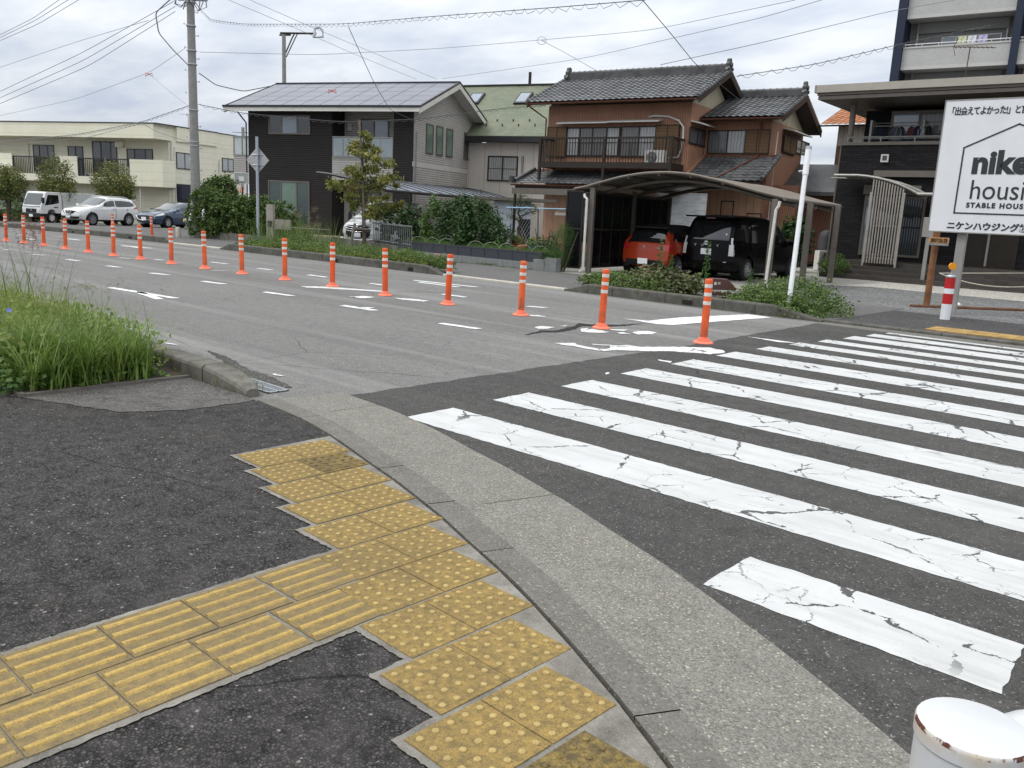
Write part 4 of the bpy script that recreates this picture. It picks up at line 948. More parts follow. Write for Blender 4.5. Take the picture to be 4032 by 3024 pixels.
m = MB(); m.prism([(-.45, GE), (grv, GR), (8.45, GE), (8.45, GE-.12), (grv, GR-.15), (-.45, GE-.12)], 'x', -3.8, 9.8); m.build('roof', M_SLATE, Cc)
m = MB(); m.box(-3.85, 9.85, -.55, -.46, GE-.3, GE-.02); m.box(-3.8, 9.8, -.455, -.004, GE-.3, GE-.2); m.build('gutter', M_BLACKM, Cc)
m = MB(); m.box(-3.8, 9.8, grv-.12, grv+.12, GR+.005, GR+.06); m.build('roof_ridge', M_BLACKM, Cc)
gs = (GR-GE)/(grv+.45); gn = math.sqrt(1+gs*gs)
def onC(p, Zf):
    d = ray(*Zf(*p)); n = FC.v*(-gs)+np.array([0, 0, 1.0]); P0 = FC.o-FC.v*.45+np.array([0, 0, GE]); tt = ((P0-CP)@n)/(d@n); return FC._l(CP+d*tt)
def skylight(p0, p1, Zf=Z3):
    a, b = onC(p0, Zf), onC(p1, Zf); u0, u1, v0, v1 = a[0], b[0], min(a[1], b[1]), max(a[1], b[1])
    def q(u, v, h): return (u, v-h*gs/gn, GE+gs*(v+.45)+h/gn)
    m = MB(); V = [q(u, v, h) for h in (.0, .12) for u, v in ((u0, v0), (u1, v0), (u1, v1), (u0, v1))]
    m.add(V, [(0,3,2,1),(4,5,6,7),(0,1,5,4),(1,2,6,5),(2,3,7,6),(3,0,4,7)]); o = m.build('skylight', M_BLACKM, Cc)
    m = MB(); m.poly([q(u0+.1, v0+.1, .125), q(u1-.1, v0+.1, .125), q(u1-.1, v1-.1, .125), q(u0+.1, v1-.1, .125)]); m.build('pane', M_SKYGLASS, o)
skylight((192, 335), (318, 268)); a = onC((-75, 335), Z3); skylight((-110, 335), (20, 272))
m = MB()
for i in range(13):
    for k, vv in ((0, .35), (.45, .75)): x = -3+i*.95+k; m.box(x-.03, x+.03, vv-.02, vv+.02, GE+gs*(vv+.45), GE+gs*(vv+.45)+.12)
m.build('snow_guards', M_BLACKM, Cc)
wpx(Cc, FC, 'f', 0, (36, 653), (216, 815), Z3, mull=(.5,), panes=[M_CURT], fm=M_BLACKM, fw=.07, rails=(.5,))
m = MB(); m.tube([(.55, grv+.3, GR-.1), (.55, grv+.3, GR+.75)], .09, 8); m.build('vent_pipe', M_BROWNAL, Cc)
m = MB(); m.tube([(2.25, -.06, 4.4), (2.25, -.06, .1)], .05, 8); m.box(2.19, 2.31, -.11, -.004, 4.1, 4.45); m.build('downpipe', M_GREYAL, Cc)
# ================================================================== CREAM BUILDING FAR LEFT
oK = at_depth(Z1(1060, 1345), 60.5); FK_ = Fr(oK, 22.5, gz(oK[0])); K = thing('apartment_building', 'cream two storey building with wide roof parapet and balconies behind the car park', 'building', (oK[0], oK[1], float(FK_.o[2])), 22.5)
M_CREAM = siding('cream_render', (.76, .73, .58), .62, .02, True, .04, .4, dirt=.04, streak=.12)
M_CREAM2 = siding('cream_siding', (.74, .71, .57), .42, .025, True, .04, .5, dirt=.05, streak=.12)
B(-30, 0, 1.2, 9.5, -.5, 6.0).build('wall', M_CREAM2, K)
m = MB(); m.box(-30, -.004, .002, 1.198, -.5, 2.4); m.build('ground_floor_wall', M_CREAM2, K) if False else None
m = MB(); m.box(-30.4, -.1, -.5, 1.6, 6.0, 7.0); m.box(-1.7, .12, 1.602, 6.0, 6.0, 7.0); m.box(-.5, .004, 6.002, 9.6, 5.9, 7.0); m.build('roof_parapet', M_CREAM, K)
m = MB(); m.box(-30.42, -.06, -.54, -.42, 7.0, 7.07); m.box(-.1, .16, -.54, 6.04, 7.002, 7.07); m.box(-.3, .05, 6.05, 9.65, 7.0, 7.06); m.build('parapet_capping', M_BLACKM, K)
m = MB(); m.box(-2.8, .14, -.0, .15, 2.7, 4.57); m.box(-9.43, -7.7, 0, .15, 2.78, 4.66); m.box(-30, -14.15, 0, .15, 2.8, 4.75); m.box(-7.69, -2.81, .002, .148, 2.72, 3.25); m.box(-14.14, -9.44, .002, .148, 2.8, 3.3); m.box(-30, .0, .152, 1.198, 2.75, 2.9); m.box(-.02, .138, .152, 1.3, 2.7, 4.57)
m.build('balcony', M_CREAM, K)
m = MB()
for a, b in ((-7.65, -2.85), (-14.1, -9.48)):
    n = int((b-a)/.17)
    for i in range(n+1): x = a+(b-a)*i/n; m.box(x-.016, x+.016, .06, .09, 3.25, 4.5)
    m.box(a, b, .05, .1, 4.5, 4.58)
    for x in (a, (a+b)/2, b): m.box(x-.05, x+.05, .04, .11, 3.25, 4.58)
m.build('balcony_railing', M_BLACKM, K)
for a, b, z0, z1, ml in ((-13.3, -11.15, 3.3, 5.5, (.3, .7)), (-9.8, -8.3, 3.1, 5.45, (.5,)), (-7.4, -5.05, 3.1, 5.85, (.35, .75)), (-4.15, -1.75, 4.1, 5.38, (.3, .72))):
    window(K, 'f', 1.2, a, b, z0, z1, mull=ml, panes=[M_CURTD, M_GLASS, M_CURTD], fm=M_BLACKM, fw=.07)
for a, b, z0, z1 in ((1.55, 3.3, 4.08, 5.25), (6.6, 8.0, 4.2, 5.22)): window(K, 'r', 0, a, b, z0, z1, mull=(.5,), panes=[M_BLIND], fm=M_BLACKM, fw=.06)
fb(MB(), 'r', 0, 1.4, 4.2, -.4, 3.0, .01, .06).build('dark_doorway', M_BLACKM, K)
fb(MB(), 'r', 0, 1.45, 4.0, 1.9, 2.95, .062, .5).build('door_awning', plain('navy_awning', (.03, .032, .05), .7, .1, 4), K)
for x_, y_, z1_, z0_, r_ in ((-.2, 1.08, 5.85, -.3, .07), (.08, 1.35, 5.6, -.3, .04), (-13.7, 1.12, 5.6, 3, .04), (.06, 6.25, 5.0, 0, .05), (-8.6, .3, 2.7, -.3, .06), (-2.2, .3, 2.7, -.3, .07)): MB().tube([(x_, y_, z1_), (x_, y_, z0_)], r_, 8).build('downpipe', M_FASCIA, K)
m = MB(); m.box(-5.0, -4.3, .95, 1.19, 5.45, 5.85); m.build('vent_hood', M_CREAM, K)
for x in (-7.1, -12.1):
    o = thing('air_conditioner', 'small outdoor air conditioner on the cream building balcony, %s' % ('right of the two' if x > -9 else 'left of the two'), 'air conditioner', tuple(FK_.w(x, .55, 2.9)), 22.5); acunit(o)
m = MB(); m.tube([(-.9, 4, 7.0), (-.9, 4, 8.2)], .025, 6); m.tube([(-1.6, 4, 8.15), (.0, 4, 8.15)], .015, 5)
for k in range(5): m.tube([(-1.5+.33*k, 3.7, 8.15), (-1.5+.33*k, 4.3, 8.15)], .01, 4)
o = m.build('television_antenna', M_GREYAL); o.location = tuple(FK_.o); o.rotation_euler = (0, 0, R(22.5)); tag(o, 'thin television antenna on the cream building roof', 'antenna')
# ================================================================== DARK BRICK HOUSE ON THE RIGHT
oD = at_depth(Z4(190, 1270), 27.6); FD = Fr(oD, 4, .1); Dh = thing('house', 'modern house of dark tile with balcony and wide flat eaves behind the white billboard', 'house', (oD[0], oD[1], .1), 4)
M_DKTILE = brickwall('dark_split_tile', (.0195, .018, .0195), .33, .075, .010, .35, mc=(.008, .008, .008), rough=.8, spec=.2)
M_DKWALL = brickwall('black_wall_tile', (.011, .0105, .0115), .33, .075, .010, .3, rough=.8, spec=.2)
d0 = -.36
B(d0, 13, 0, 1.3, -.1, 4.0).build('wall', M_DKTILE, Dh); B(d0+.25, 13, 1.302, 9, -.1, 5.2).build('upper_wall', M_DKWALL, Dh)
fb(MB(), 'f', 0, d0-.04, 13, 4.0, 4.1, -1.3, .05).build('balcony_coping', M_TAUPE, Dh)
m = MB(); m.prism([(-1.0, 5.42), (-1.0, 5.62), (9.6, 5.95), (9.6, 5.7)], 'x', -.98, 14); m.build('roof', M_TAUPE, Dh)
m = MB(); m.box(-1.03, 14, -1.1, -1.002, 5.5, 5.72); m.box(-1.05, -.985, -1.1, 9.6, 5.5, 5.72); m.build('roof_fascia', plain('beige_fascia', (.36, .335, .29), .45, .06, 3), Dh)
B(-.95, 13.9, -.98, 9.5, 5.30, 5.40).build('soffit', M_TAUPE, Dh)
m = MB(); m.tube([(d0+.16, .2, 4.1), (d0+.16, .2, 5.3)], .09, 12); m.build('balcony_post', M_TAUPE, Dh)
m = MB(); m.tube([(d0+.1, .05, 4.25), (12, .05, 4.25)], .025, 6); m.tube([(d0+.1, .05, 4.2), (12, .05, 4.2)], .012, 6)
for k in range(12): x = d0+.15+k*1.0; m.tube([(x, .05, 4.1), (x, .05, 4.25)], .018, 6)
m.build('balcony_rail', M_GREYAL, Dh)
wpx(Dh, FD, 'f', 1.3, (448, 540), (705, 715), Z4, mull=(.5,), panes=[M_SKYGLASS, M_CURTD], fm=M_TAUPE, fw=.07)
window(Dh, 'f', 0, .89, 1.12, 3.48, 3.72, panes=[M_GLASS], fm=M_FASCIA, fw=.045)
wpx(Dh, FD, 'f', 0, (318, 945), (575, 1250), Z4, mull=(.2, .6), panes=[M_SKYGLASS, M_GLASS, M_GLASS], fm=M_TAUPE, fw=.07)
fb(MB(), 'f', 0, .52, 2.2, 2.49, 2.78, .003, .12).build('shutter_case', M_TAUPE, Dh)
fb(MB(), 'f', 0, .78, 5.2, 3.03, 3.22, .003, .2).build('canopy_beam', M_TAUPE, Dh)
def dcz(u): t = min(1, max(0, (u-.7)/1.75)); return 2.98-.10*t-.40*t**2.2
m = MB(); m.grid([[(u, v, dcz(u)) for v in (-1.5, -.2)] for u in [.0, .7, 1, 1.3, 1.6, 1.9, 2.2, 2.45, 2.8, 3.6, 5.0]]); m.build('canopy_sheet', glass('smoky_polycarbonate', (.05, .055, .065), .2, .6), Dh)
m = MB(); U_ = [.0, .7, 1, 1.3, 1.6, 1.9, 2.2, 2.45]
for v in (-1.5, -.2): m.tube([(u, v, dcz(u)+.01) for u in U_], .04, 8)
m.tube([(2.45, -1.5, dcz(2.45)), (5.0, -1.5, dcz(2.45))], .05, 8); m.tube([(-.5, -.25, 2.97), (.7, -.25, 2.97)], .025, 6)
m.build('canopy_frame', M_GREYAL, Dh)
m = MB()
for i in range(12): u = 1.22+i*.078; m.box(u-.016, u+.016, -1.62, -1.56, .42, dcz(u)-.05)
m.box(1.18, 2.12, -1.555, -1.52, .55, .6); m.box(1.18, 2.12, -1.555, -1.52, 1.5, 1.55)
for u in (1.18, 2.12): m.box(u-.025, u+.025, -1.615, -1.565, .1, 2.5)
m.build('slat_screen', plain('greige_slats', (.30, .275, .245), .45, .08, 5), Dh)
M_STEP = brickwall('dark_brown_step_tile', (.05, .042, .036), .3, .3, .006, .2)
m = MB()
for k in range(4): m.box(.15+.12*k, 9, -2.3+.3*k, -2.0+.3*k if k < 3 else -.004, -.1, .07+.13*k)
m.build('porch_steps', M_STEP, Dh)
m = MB(); fb(m, 'f', 0, 3.45, 5.0, .45, 2.5, .003, .06); m.build('entrance_door', M_BROWNAL, Dh)
m = MB(); fb(m, 'f', 0, 3.62, 3.66, .9, 1.5, .065, .1); fb(m, 'f', 0, 4.2, 4.26, .5, 1.7, .065, .11); m.build('door_handle', M_GREYAL, Dh)
m = MB(); m.tube([(d0-.05, .12, 4.0), (d0-.07, .1, 2.9), (d0-.08, .1, 0)], .035, 8); m.build('downpipe', M_TAUPE, Dh)
# laundry on the balcony
m = MB(); a0, a1 = .35, 2.6
m.tube([(a0, .45, 4.62), (3.2, .45, 4.62)], .015, 6); m.tube([(a0-.1, .85, 4.75), (3.2, .85, 4.75)], .015, 6)
for x in (a0, 1.9): m.box(x-.03, x+.03, .38, .9, 4.1, 4.8) if x < 1 else m.box(x-.015, x+.015, .4, .9, 4.55, 4.78)
o = m.build('laundry_rack', M_GREYAL); o.location = tuple(FD.o); o.rotation_euler = (0, 0, R(4)); tag(o, 'grey laundry pole rack on the dark house balcony', 'laundry rack')
LC = [('navy', (.012, .014, .03)), ('black', (.015, .015, .015)), ('dark striped', (.05, .05, .07)), ('grey', (.12, .12, .13)), ('black', (.02, .02, .022)), ('maroon', (.09, .03, .025)), ('navy', (.015, .018, .04)), ('pale grey', (.3, .3, .3)), ('black', (.015, .015, .015))]
xs = [.62, .86, 1.0, 1.12, 1.25, 1.55, 1.72, 1.84, 2.05]
for i, ((nm, c), x) in enumerate(zip(LC, xs)):
    w = .11 if i % 3 else .16; h = .42-.05*(i % 3); m = MB(); n = 7
    rows = []
    for j in range(6):
        z = 4.6-h*j/5; rows.append([(x-w*(.35+.65*min(1, j*.8))+2*w*(.35+.65*min(1, j*.8))*k/n, .45+.018*math.sin(k*2.1+j*.6+i), z-(0.03*abs(k-n/2)/n if j == 0 else 0)) for k in range(n+1)])
    m.grid(rows); m.grid([[(p[0], p[1]+.012, p[2]) for p in r_][::-1] for r_ in rows]); o = m.build('hanging_garment', plain('cloth_%d' % i, c, .9, .15, 20, bump=.3, dirt=0))
    o.location = tuple(FD.o); o.rotation_euler = (0, 0, R(4)); tag(o, '%s garment hanging on the dark house balcony, number %s from the left' % (nm, ['one', 'two', 'three', 'four', 'five', 'six', 'seven', 'eight', 'nine'][i]), 'garment', 'laundry on the balcony')
# antenna on the roof
p = FD.hv(Z4(795, 392), 2.0); q = FD.hv(Z4(820, 225), 2.0); m = MB(); m.tube([(p[0], 2, p[2]-.2), (p[0]+.03, 2, q[2])], .018, 6); zt = q[2]-.04
m.tube([(p[0]-.45, 2, zt+.06), (p[0]+.75, 2, zt-.05)], .012, 5)
for k in range(9): x = p[0]-.4+.13*k; m.tube([(x, 1.8, zt+.05-.01*k), (x, 2.2, zt+.05-.01*k)], .008, 4)
for s in (-1, 1): m.tube([(p[0]-.45, 2, zt+.06), (p[0]-.35, 2+.1*s, zt+.06+.28*s)], .012, 4)
o = m.build('television_antenna', plain('rusty_mast', (.10, .05, .03), .7)); o.location = tuple(FD.o); o.rotation_euler = (0, 0, R(4)); tag(o, 'television antenna on a rusty mast above the dark house roof', 'antenna')
# ================================================================== APARTMENT TOWER
oT = at_depth(Z4(455, 408), 55); FT = Fr(oT, 7, 0); Tw = thing('apartment_tower', 'tall grey apartment block with navy fins behind the dark house', 'apartment block', (oT[0], oT[1], 0), 7)
M_TWALL = plain('tower_grey_wall', (.235, .235, .225), .8, .06, 2, dirt=.12); M_NAVY = plain('navy_fin', (.018, .026, .048), .5, .08, 3)
M_TTILE = brickwall('tower_balcony_tile', (.46, .455, .435), .1, .1, .006, .06, mc=(.36, .36, .34)); M_TCONC = plain('tower_pale_concrete', (.50, .495, .47), .8, .05, 2, dirt=.15)
B(.1, 25, 1.55, 14, -.5, 28).build('wall', M_TWALL, Tw)
m = MB(); m.box(-.25, .27, -.35, 14.1, -.5, 28.3)
for k in range(1, 4): m.box(.0+6.38*k, .42+6.38*k, -.3, 1.54, -.5, 28.3)
m.build('navy_fin', M_NAVY, Tw)
par_, cop, rail_, slab_ = MB(), MB(), MB(), MB()
for f in range(-2, 6):
    z0 = 11.74+3.1*f
    for b in range(3):
        a, c = .29+6.38*b if b == 0 else .43+6.38*b, 6.36+6.38*b
        par_.box(a, c, -.05, .09, z0+.12, z0+1.22); cop.box(a, c, -.09, .12, z0+1.222, z0+1.32); slab_.box(a, c, -.07, 1.54, z0-.08, z0+.118)
        rail_.box(a, c, .0, .05, z0+1.45, z0+1.5)
        for k in range(7): x = a+.1+(c-a-.2)*k/6; rail_.box(x-.015, x+.015, .01, .04, z0+1.322, z0+1.45)
par_.build('balcony_parapet', M_TTILE, Tw); cop.build('parapet_coping', M_TCONC, Tw); rail_.build('balcony_rail', M_WHITEP, Tw); slab_.build('balcony_slab', M_TCONC, Tw)
for f in (-1, 0, 1, 2):
    for b in range(2):
        z0 = 11.74+3.1*f; window(Tw, 'f', 1.55, 2.2+6.38*b, 5.6+6.38*b, z0+.2, z0+2.1, mull=(.25, .5, .75), panes=[M_SKYGLASS, M_CURTD, M_CURT, M_CURTD], fm=M_WHITEP, fw=.06)
for b in range(3):
    for dx in (.75, 5.9): MB().tube([(dx+6.38*b, 1.42, -.3), (dx+6.38*b, 1.42, 27)], .06, 6).build('downpipe', M_FASCIA, Tw)
m = MB()
for f in range(-1, 4): m.box(.8, 5.9, 1.30, 1.545, 11.74+3.1*f+2.35, 11.74+3.1*f+2.99)
m.build('beam', M_TWALL, Tw)
for i, (u, c) in enumerate(((3.6, (.55, .55, .35)), (4.15, (.6, .6, .62)), (4.75, (.45, .42, .6)))):
    m = MB(); m.grid([[(u-.25+.5*k/6, .25+.03*math.sin(k*1.7+j), 13.55-.55*j/4) for k in range(7)] for j in range(5)])
    o = m.build('hanging_towel', plain('towel_%d' % i, c, .9, .1, 20, dirt=0)); o.location = tuple(FT.o); o.rotation_euler = (0, 0, R(7)); tag(o, ['pale yellow', 'white', 'lilac'][i]+' towel drying on the tower balcony rail', 'towel', 'towels on the tower balcony')
# ================================================================== ORANGE-ROOFED HOUSE BETWEEN THEM
oO = at_depth(Z4(150, 960), 37.0); FO = Fr(oO, 5, 0); Oh = thing('house', 'narrow view of a cream house with orange tile roof beyond the dark house', 'house', (oO[0], oO[1], 0), 5)
h0 = FO.hv(Z4(150, 610))[2]; ul = FO.hv(Z4(165, 800))[0]
B(ul, ul+7, 0, 7, -.2, h0).build('wall', siding('cream_vertical_siding', (.5, .47, .4), .2, .1, False), Oh)
M_OTILE = tilemat('orange_roof_tile', (.33, .115, .035), (.44, .18, .065), .4)
pantile(Oh, 'roof', M_OTILE, (ul-.6, -.6, h0), (1, 0, 0), (0, .94, .34), 30, 14, .27, .26); gutter(Oh, ul-.7, ul+8, -.65, h0-.03, M_BROWNAL)
fb(MB(), 'f', 0, ul+.03, ul+1.4, FO.hv(Z4(150, 885))[2], FO.hv(Z4(150, 708))[2], .003, .1).build('shutter', M_LOUVER, Oh)
m = MB(); m.tube([(ul+.45, -.1, h0-2.6), (ul-.05, -.15, h0-3.1), (ul-.05, -.15, h0-3.6), (ul+.4, -.1, h0-4.3), (ul+.5, -.1, .3)], .05, 8); m.build('downpipe', M_OFFW, Oh)
# ================================================================== VEHICLES
def carpaint(name, c, rough=.22, coat=1.0, spec=.5):
    t = NT(name); base = t.mix(t.rng(t.noise(1.5, 4), .35, .7), c, sc_(c, .88)); base = t.mix(t.math('MULTIPLY', t.rng(t.xyz(2), .15, .5, .35, 0), t.rng(t.noise(6, 5), .4, .7)), base, (.12, .11, .09))
    return t.set(base, rough, None, 0.0, spec, Coat_Weight=coat, Coat_Roughness=.04)
M_TYRE = plain('tyre_rubber', (.018, .018, .018), .85, .2, 20, dirt=.3); M_CARGL = glass('car_glass', (.008, .009, .010), .03, .6, .2); M_CARSCR = glass('windscreen_glass', (.035, .045, .045), .03, .8, .3)
M_ALLOY = plain('silver_alloy', (.55, .55, .56), .3, .06, 9, metal=.85, dirt=.15); M_TRIM = plain('black_plastic_trim', (.015, .015, .016), .6, .15, 8, dirt=.2)
M_CHROME = plain('chrome', (.75, .75, .76), .12, .02, 9, metal=1.0, dirt=0); M_LAMP = glass('clear_lamp', (.55, .56, .56), .08, .8, .4); M_RED = glass('red_lamp', (.35, .012, .012), .1, .6); M_PLATE = plain('blank_white_plate', (.78, .79, .8), .5, .03, 9, dirt=.05)
M_YPLATE = plain('yellow_plate', (.7, .5, .05), .5, .03, 9, dirt=.05); M_ARCH = plain('wheel_arch_black', (.006, .006, .006), .95, .1, 9, dirt=0)
def lerpt(T, x): return float(np.interp(x, [p[0] for p in T], [p[1] for p in T]))
def inpoly(P, x, y):
    c = False; n = len(P); j = n-1
    for i in range(n):
        if (P[i][1] > y) != (P[j][1] > y) and x < (P[j][0]-P[i][0])*(y-P[i][1])/(P[j][1]-P[i][1])+P[i][0]: c = not c
        j = i
    return c
def wheel(par, x, y, r, side, spokes=5, w=.2, rim=None, twin=False):
    o = MB(); n = 28; prof = [(.60*r, -.02), (.86*r, -.01), (.97*r, .02), (r, .05), (r, w-.05), (.95*r, w-.01), (.6*r, w)]
    vs = []; fs = []
    for rr, d in prof:
        for k in range(n): a = 6.2832*k/n; vs.append((x+rr*math.cos(a), y-side*d, r+rr*math.sin(a)))
    for i in range(len(prof)-1):
        for k in range(n): fs.append((i*n+k, i*n+(k+1) % n, (i+1)*n+(k+1) % n, (i+1)*n+k))
    o.add(vs, fs); wl = o.build('wheel', M_TYRE, par, smooth=True)
    m = MB(); vs = []; fs = []
    for rr, d in ((.645*r, -.012), (.66*r, -.022), (.6*r, -.016), (.57*r, .03), (.5*r, .07), (.0, .07)):
        for k in range(n): a = 6.2832*k/n; vs.append((x+rr*math.cos(a), y-side*d, r+rr*math.sin(a)))
    for i in range(5):
        for k in range(n): fs.append((i*n+k, i*n+(k+1) % n, (i+1)*n+(k+1) % n, (i+1)*n+k))
    m.add(vs[:5*n], [f for f in fs if max(f) < 5*n]); m.m = 1; m.add(vs[4*n:], [tuple(v-4*n for v in f) for f in fs if min(f) >= 4*n]); m.m = 0
    for s in range(spokes):
        for off_ in ((-.11, .11) if spokes <= 6 else (0,)):
            a = 6.2832*s/spokes+.3+off_; b = 6.2832*s/spokes+.3+off_*1.9; t = .055*r
            P = lambda rr, aa, tt, d: (x+rr*math.cos(aa)-tt*math.sin(aa), y-side*d, r+rr*math.sin(aa)+tt*math.cos(aa))
            m.add([P(.1*r, a, -t, .0), P(.1*r, a, t, .0), P(.62*r, b, t, -.012), P(.62*r, b, -t, -.012), P(.1*r, a, -t, .05), P(.1*r, a, t, .05), P(.62*r, b, t, .04), P(.62*r, b, -t, .04)], [(0,1,2,3),(0,4,5,1),(1,5,6,2),(3,2,6,7),(0,3,7,4)])
    m.tube([(x, y+side*.012, r), (x, y-side*.05, r)], .15*r, 12); m.build('rim', [rim or M_ALLOY, M_ARCH], wl)
def car(label, S, paint_, place, group=None, extra=None, scale=1.0):
    """S: side profile tables in metres; x = 0 at the nose, L at the tail"""
    L, Wd = S['L'], S['W']/2; N, nh = 150, 52; hw = S.get('wr', .33)
    t = thing('parked_car', label, 'car', group=group); parts = {}
    xs = [L*i/N for i in range(N+1)]
    def section(x):
        zt, zb = lerpt(S['top'], x), lerpt(S['bot'], x); W = Wd*lerpt(S['plan'], x); be = min(lerpt(S['belt'], x), zt-.035)
        rw = W*.90 if zt-be < .12 else W*S.get('tumble', .80); k = min(1, max(0, (zt-be-.04)/.25)); rw = W*.93*(1-k)+W*S.get('tumble', .80)*k
        P = [(0, zb), (W*.82, zb), (W*.95, zb+.06), (W*.985, zb+.22), (W, (zb+be)/2+.06), (W*.985, be-.06), (W*.955, be), ((W*.955+rw)/2+.012, (be+zt)/2), (rw+.0, zt-.075*k-.012), (rw-.07, zt-.018*k), (rw*.55, zt+.012), (0, zt+.022)]
        d = [0]
        for a, b in zip(P, P[1:]): d.append(d[-1]+math.hypot(b[0]-a[0], b[1]-a[1]))
        # parametrise each control segment with a fixed count so that rings correspond
        out = []; cnt = [3, 3, 3, 5, 5, 3, 9, 8, 4, 5, 4]
        for (a, b), c in zip(zip(P, P[1:]), cnt): out += [(a[0]+(b[0]-a[0])*q/c, a[1]+(b[1]-a[1])*q/c) for q in range(c)]
        out.append(P[-1]); o2 = out[:]
        for i in range(1, len(out)-1): o2[i] = ((out[i-1][0]+2*out[i][0]+out[i+1][0])/4, (out[i-1][1]+2*out[i][1]+out[i+1][1])/4)
        return o2
    rings = [section(x) for x in xs]; M = len(rings[0])
    fx = lambda z, y: lerpt(S['nose'], z)+S.get('nosec', .16)*(abs(y)/Wd)**2.4
    rx = lambda z, y: lerpt(S['tail'], z)+S.get('tailc', .10)*(abs(y)/Wd)**2.6
    def pt(i, j, sgn):
        y, z = rings[i][j]; s = xs[i]/L; return (xs[i]+fx(z, y)*max(0, 1-s*4)**2-rx(z, y)*max(0, 1-(1-s)*4)**2, sgn*y, z)
    Q = {}; LR = ('headlight', 'taillight', 'clear_taillight', 'fog_lamp', 'side_window')
    def put(k, vs): Q.setdefault(k, MB()).add(vs, [(0, 1, 2, 3)])
    def cls(zone, x, y, z):
        for zn, nm, poly in S['zones']:
            if zn == zone:
                a, b = {'side': (x, z), 'top': (x, abs(y)), 'front': (abs(y), z), 'rear': (abs(y), z)}[zone]
                if inpoly(poly, a, b): return nm
        return 'body'
    wc = S['wheels']
    for sg in (1, -1):
        for i in range(N):
            for j in range(M-1):
                p = [pt(i, j, sg), pt(i+1, j, sg), pt(i+1, j+1, sg), pt(i, j+1, sg)]; c = np.mean(p, axis=0)
                top = j >= sum([3, 3, 3, 5, 5, 3, 9])+4
                if not top and j > 2 and any(math.hypot(c[0]-w, c[2]-hw) < hw+.055 for w in wc): continue
                nm = cls('top' if top else 'side', *c); put((nm, sg) if nm in LR else nm, p if sg < 0 else p[::-1])
    for i, zone in ((0, 'front'), (N, 'rear')):
        C = 26
        def cp(j, k):
            y, z = rings[i][j]; y = y*(1-2*k/C); s = xs[i]/L
            return (xs[i]+fx(z, y)*max(0, 1-s*4)**2-rx(z, y)*max(0, 1-(1-s)*4)**2, y, z)
        for j in range(M-1):
            for k in range(C):
                p = [cp(j, k), cp(j, k+1), cp(j+1, k+1), cp(j+1, k)]; nm = cls(zone, *(c := np.mean(p, axis=0))); put((nm, 1 if c[1] > 0 else -1) if nm in LR else nm, p)
    mats = dict(body=paint_, side_window=M_CARGL, windscreen=M_CARSCR, rear_window=M_CARGL, headlight=M_LAMP, taillight=M_RED, clear_taillight=M_LAMP, grille=M_TRIM, lower_trim=M_TRIM, black_roof=M_TRIM, chrome_trim=M_CHROME, fog_lamp=M_LAMP)
    for k, m in Q.items(): k = k[0] if isinstance(k, tuple) else k; m.build(k, mats[k], t, smooth=True)
    for w in wc:
        for sg in (1, -1):
            m = MB(); n = 26; vs = []
            for d in (.0, .28):
                for k in range(n): a = 6.2832*k/n; vs.append((w+(hw+.06)*math.cos(a), sg*(Wd-.045-d), hw+(hw+.06)*math.sin(a)))
            m.add(vs, [(k, (k+1) % n, n+(k+1) % n, n+k) for k in range(n)]+[tuple(range(n, 2*n))]); m.build('wheel_arch', M_ARCH, t)
            wheel(t, w, sg*(Wd-.02), hw, sg, S.get('spokes', 5), .21, S.get('rim'))
    for sg in (1, -1):
        x, z = S['mirror']; y = Wd*.96; m = MB(); m.box(x, x+.1, min(sg*y, sg*(y+.2)), max(sg*y, sg*(y+.2)), z, z+.15); m.build('wing_mirror', S.get('mirrorm', paint_), t, bevel=.03)
    if extra: extra(t, pt, S)
    # place: (front wheel contact, rear wheel contact, side) on the visible side, metres
    (f, r_, side) = place; f, r_ = np.array(f[:2]), np.array(r_[:2]); d = (f-r_)/np.linalg.norm(f-r_); xm = (wc[0]+wc[1])/2; mid = (f+r_)/2
    # local -x points forward; +y local is then the car's right-hand side seen from above -> side sign
    ang = math.atan2(-d[1], -d[0]); yv = np.array([-math.sin(ang), math.cos(ang)]); ctr = mid - yv*side*(Wd-.02)*scale + d*xm*scale
    t.location = (ctr[0], ctr[1], gz(ctr[0])+S.get('dz', .03)); t.rotation_euler = (0, 0, ang); t.scale = (scale,)*3
    return t
def plate(t, x, z, face, m=M_PLATE, w=.33, h=.165, y=0.0):
    o = MB(); o.box(x-.008, x+.008, y-w/2, y+w/2, z-h/2, z+h/2); o.build('number_plate', m, t)
def oval(t, x, z, y, rw, rh, mat=M_CHROME, thick=.008, name='emblem'):
    m = MB(); m.tube([(x, y+rw*math.cos(a), z+rh*math.sin(a)) for a in [6.2832*k/20 for k in range(21)]], thick, 5, False); return m, lambda: m.build(name, mat, t)
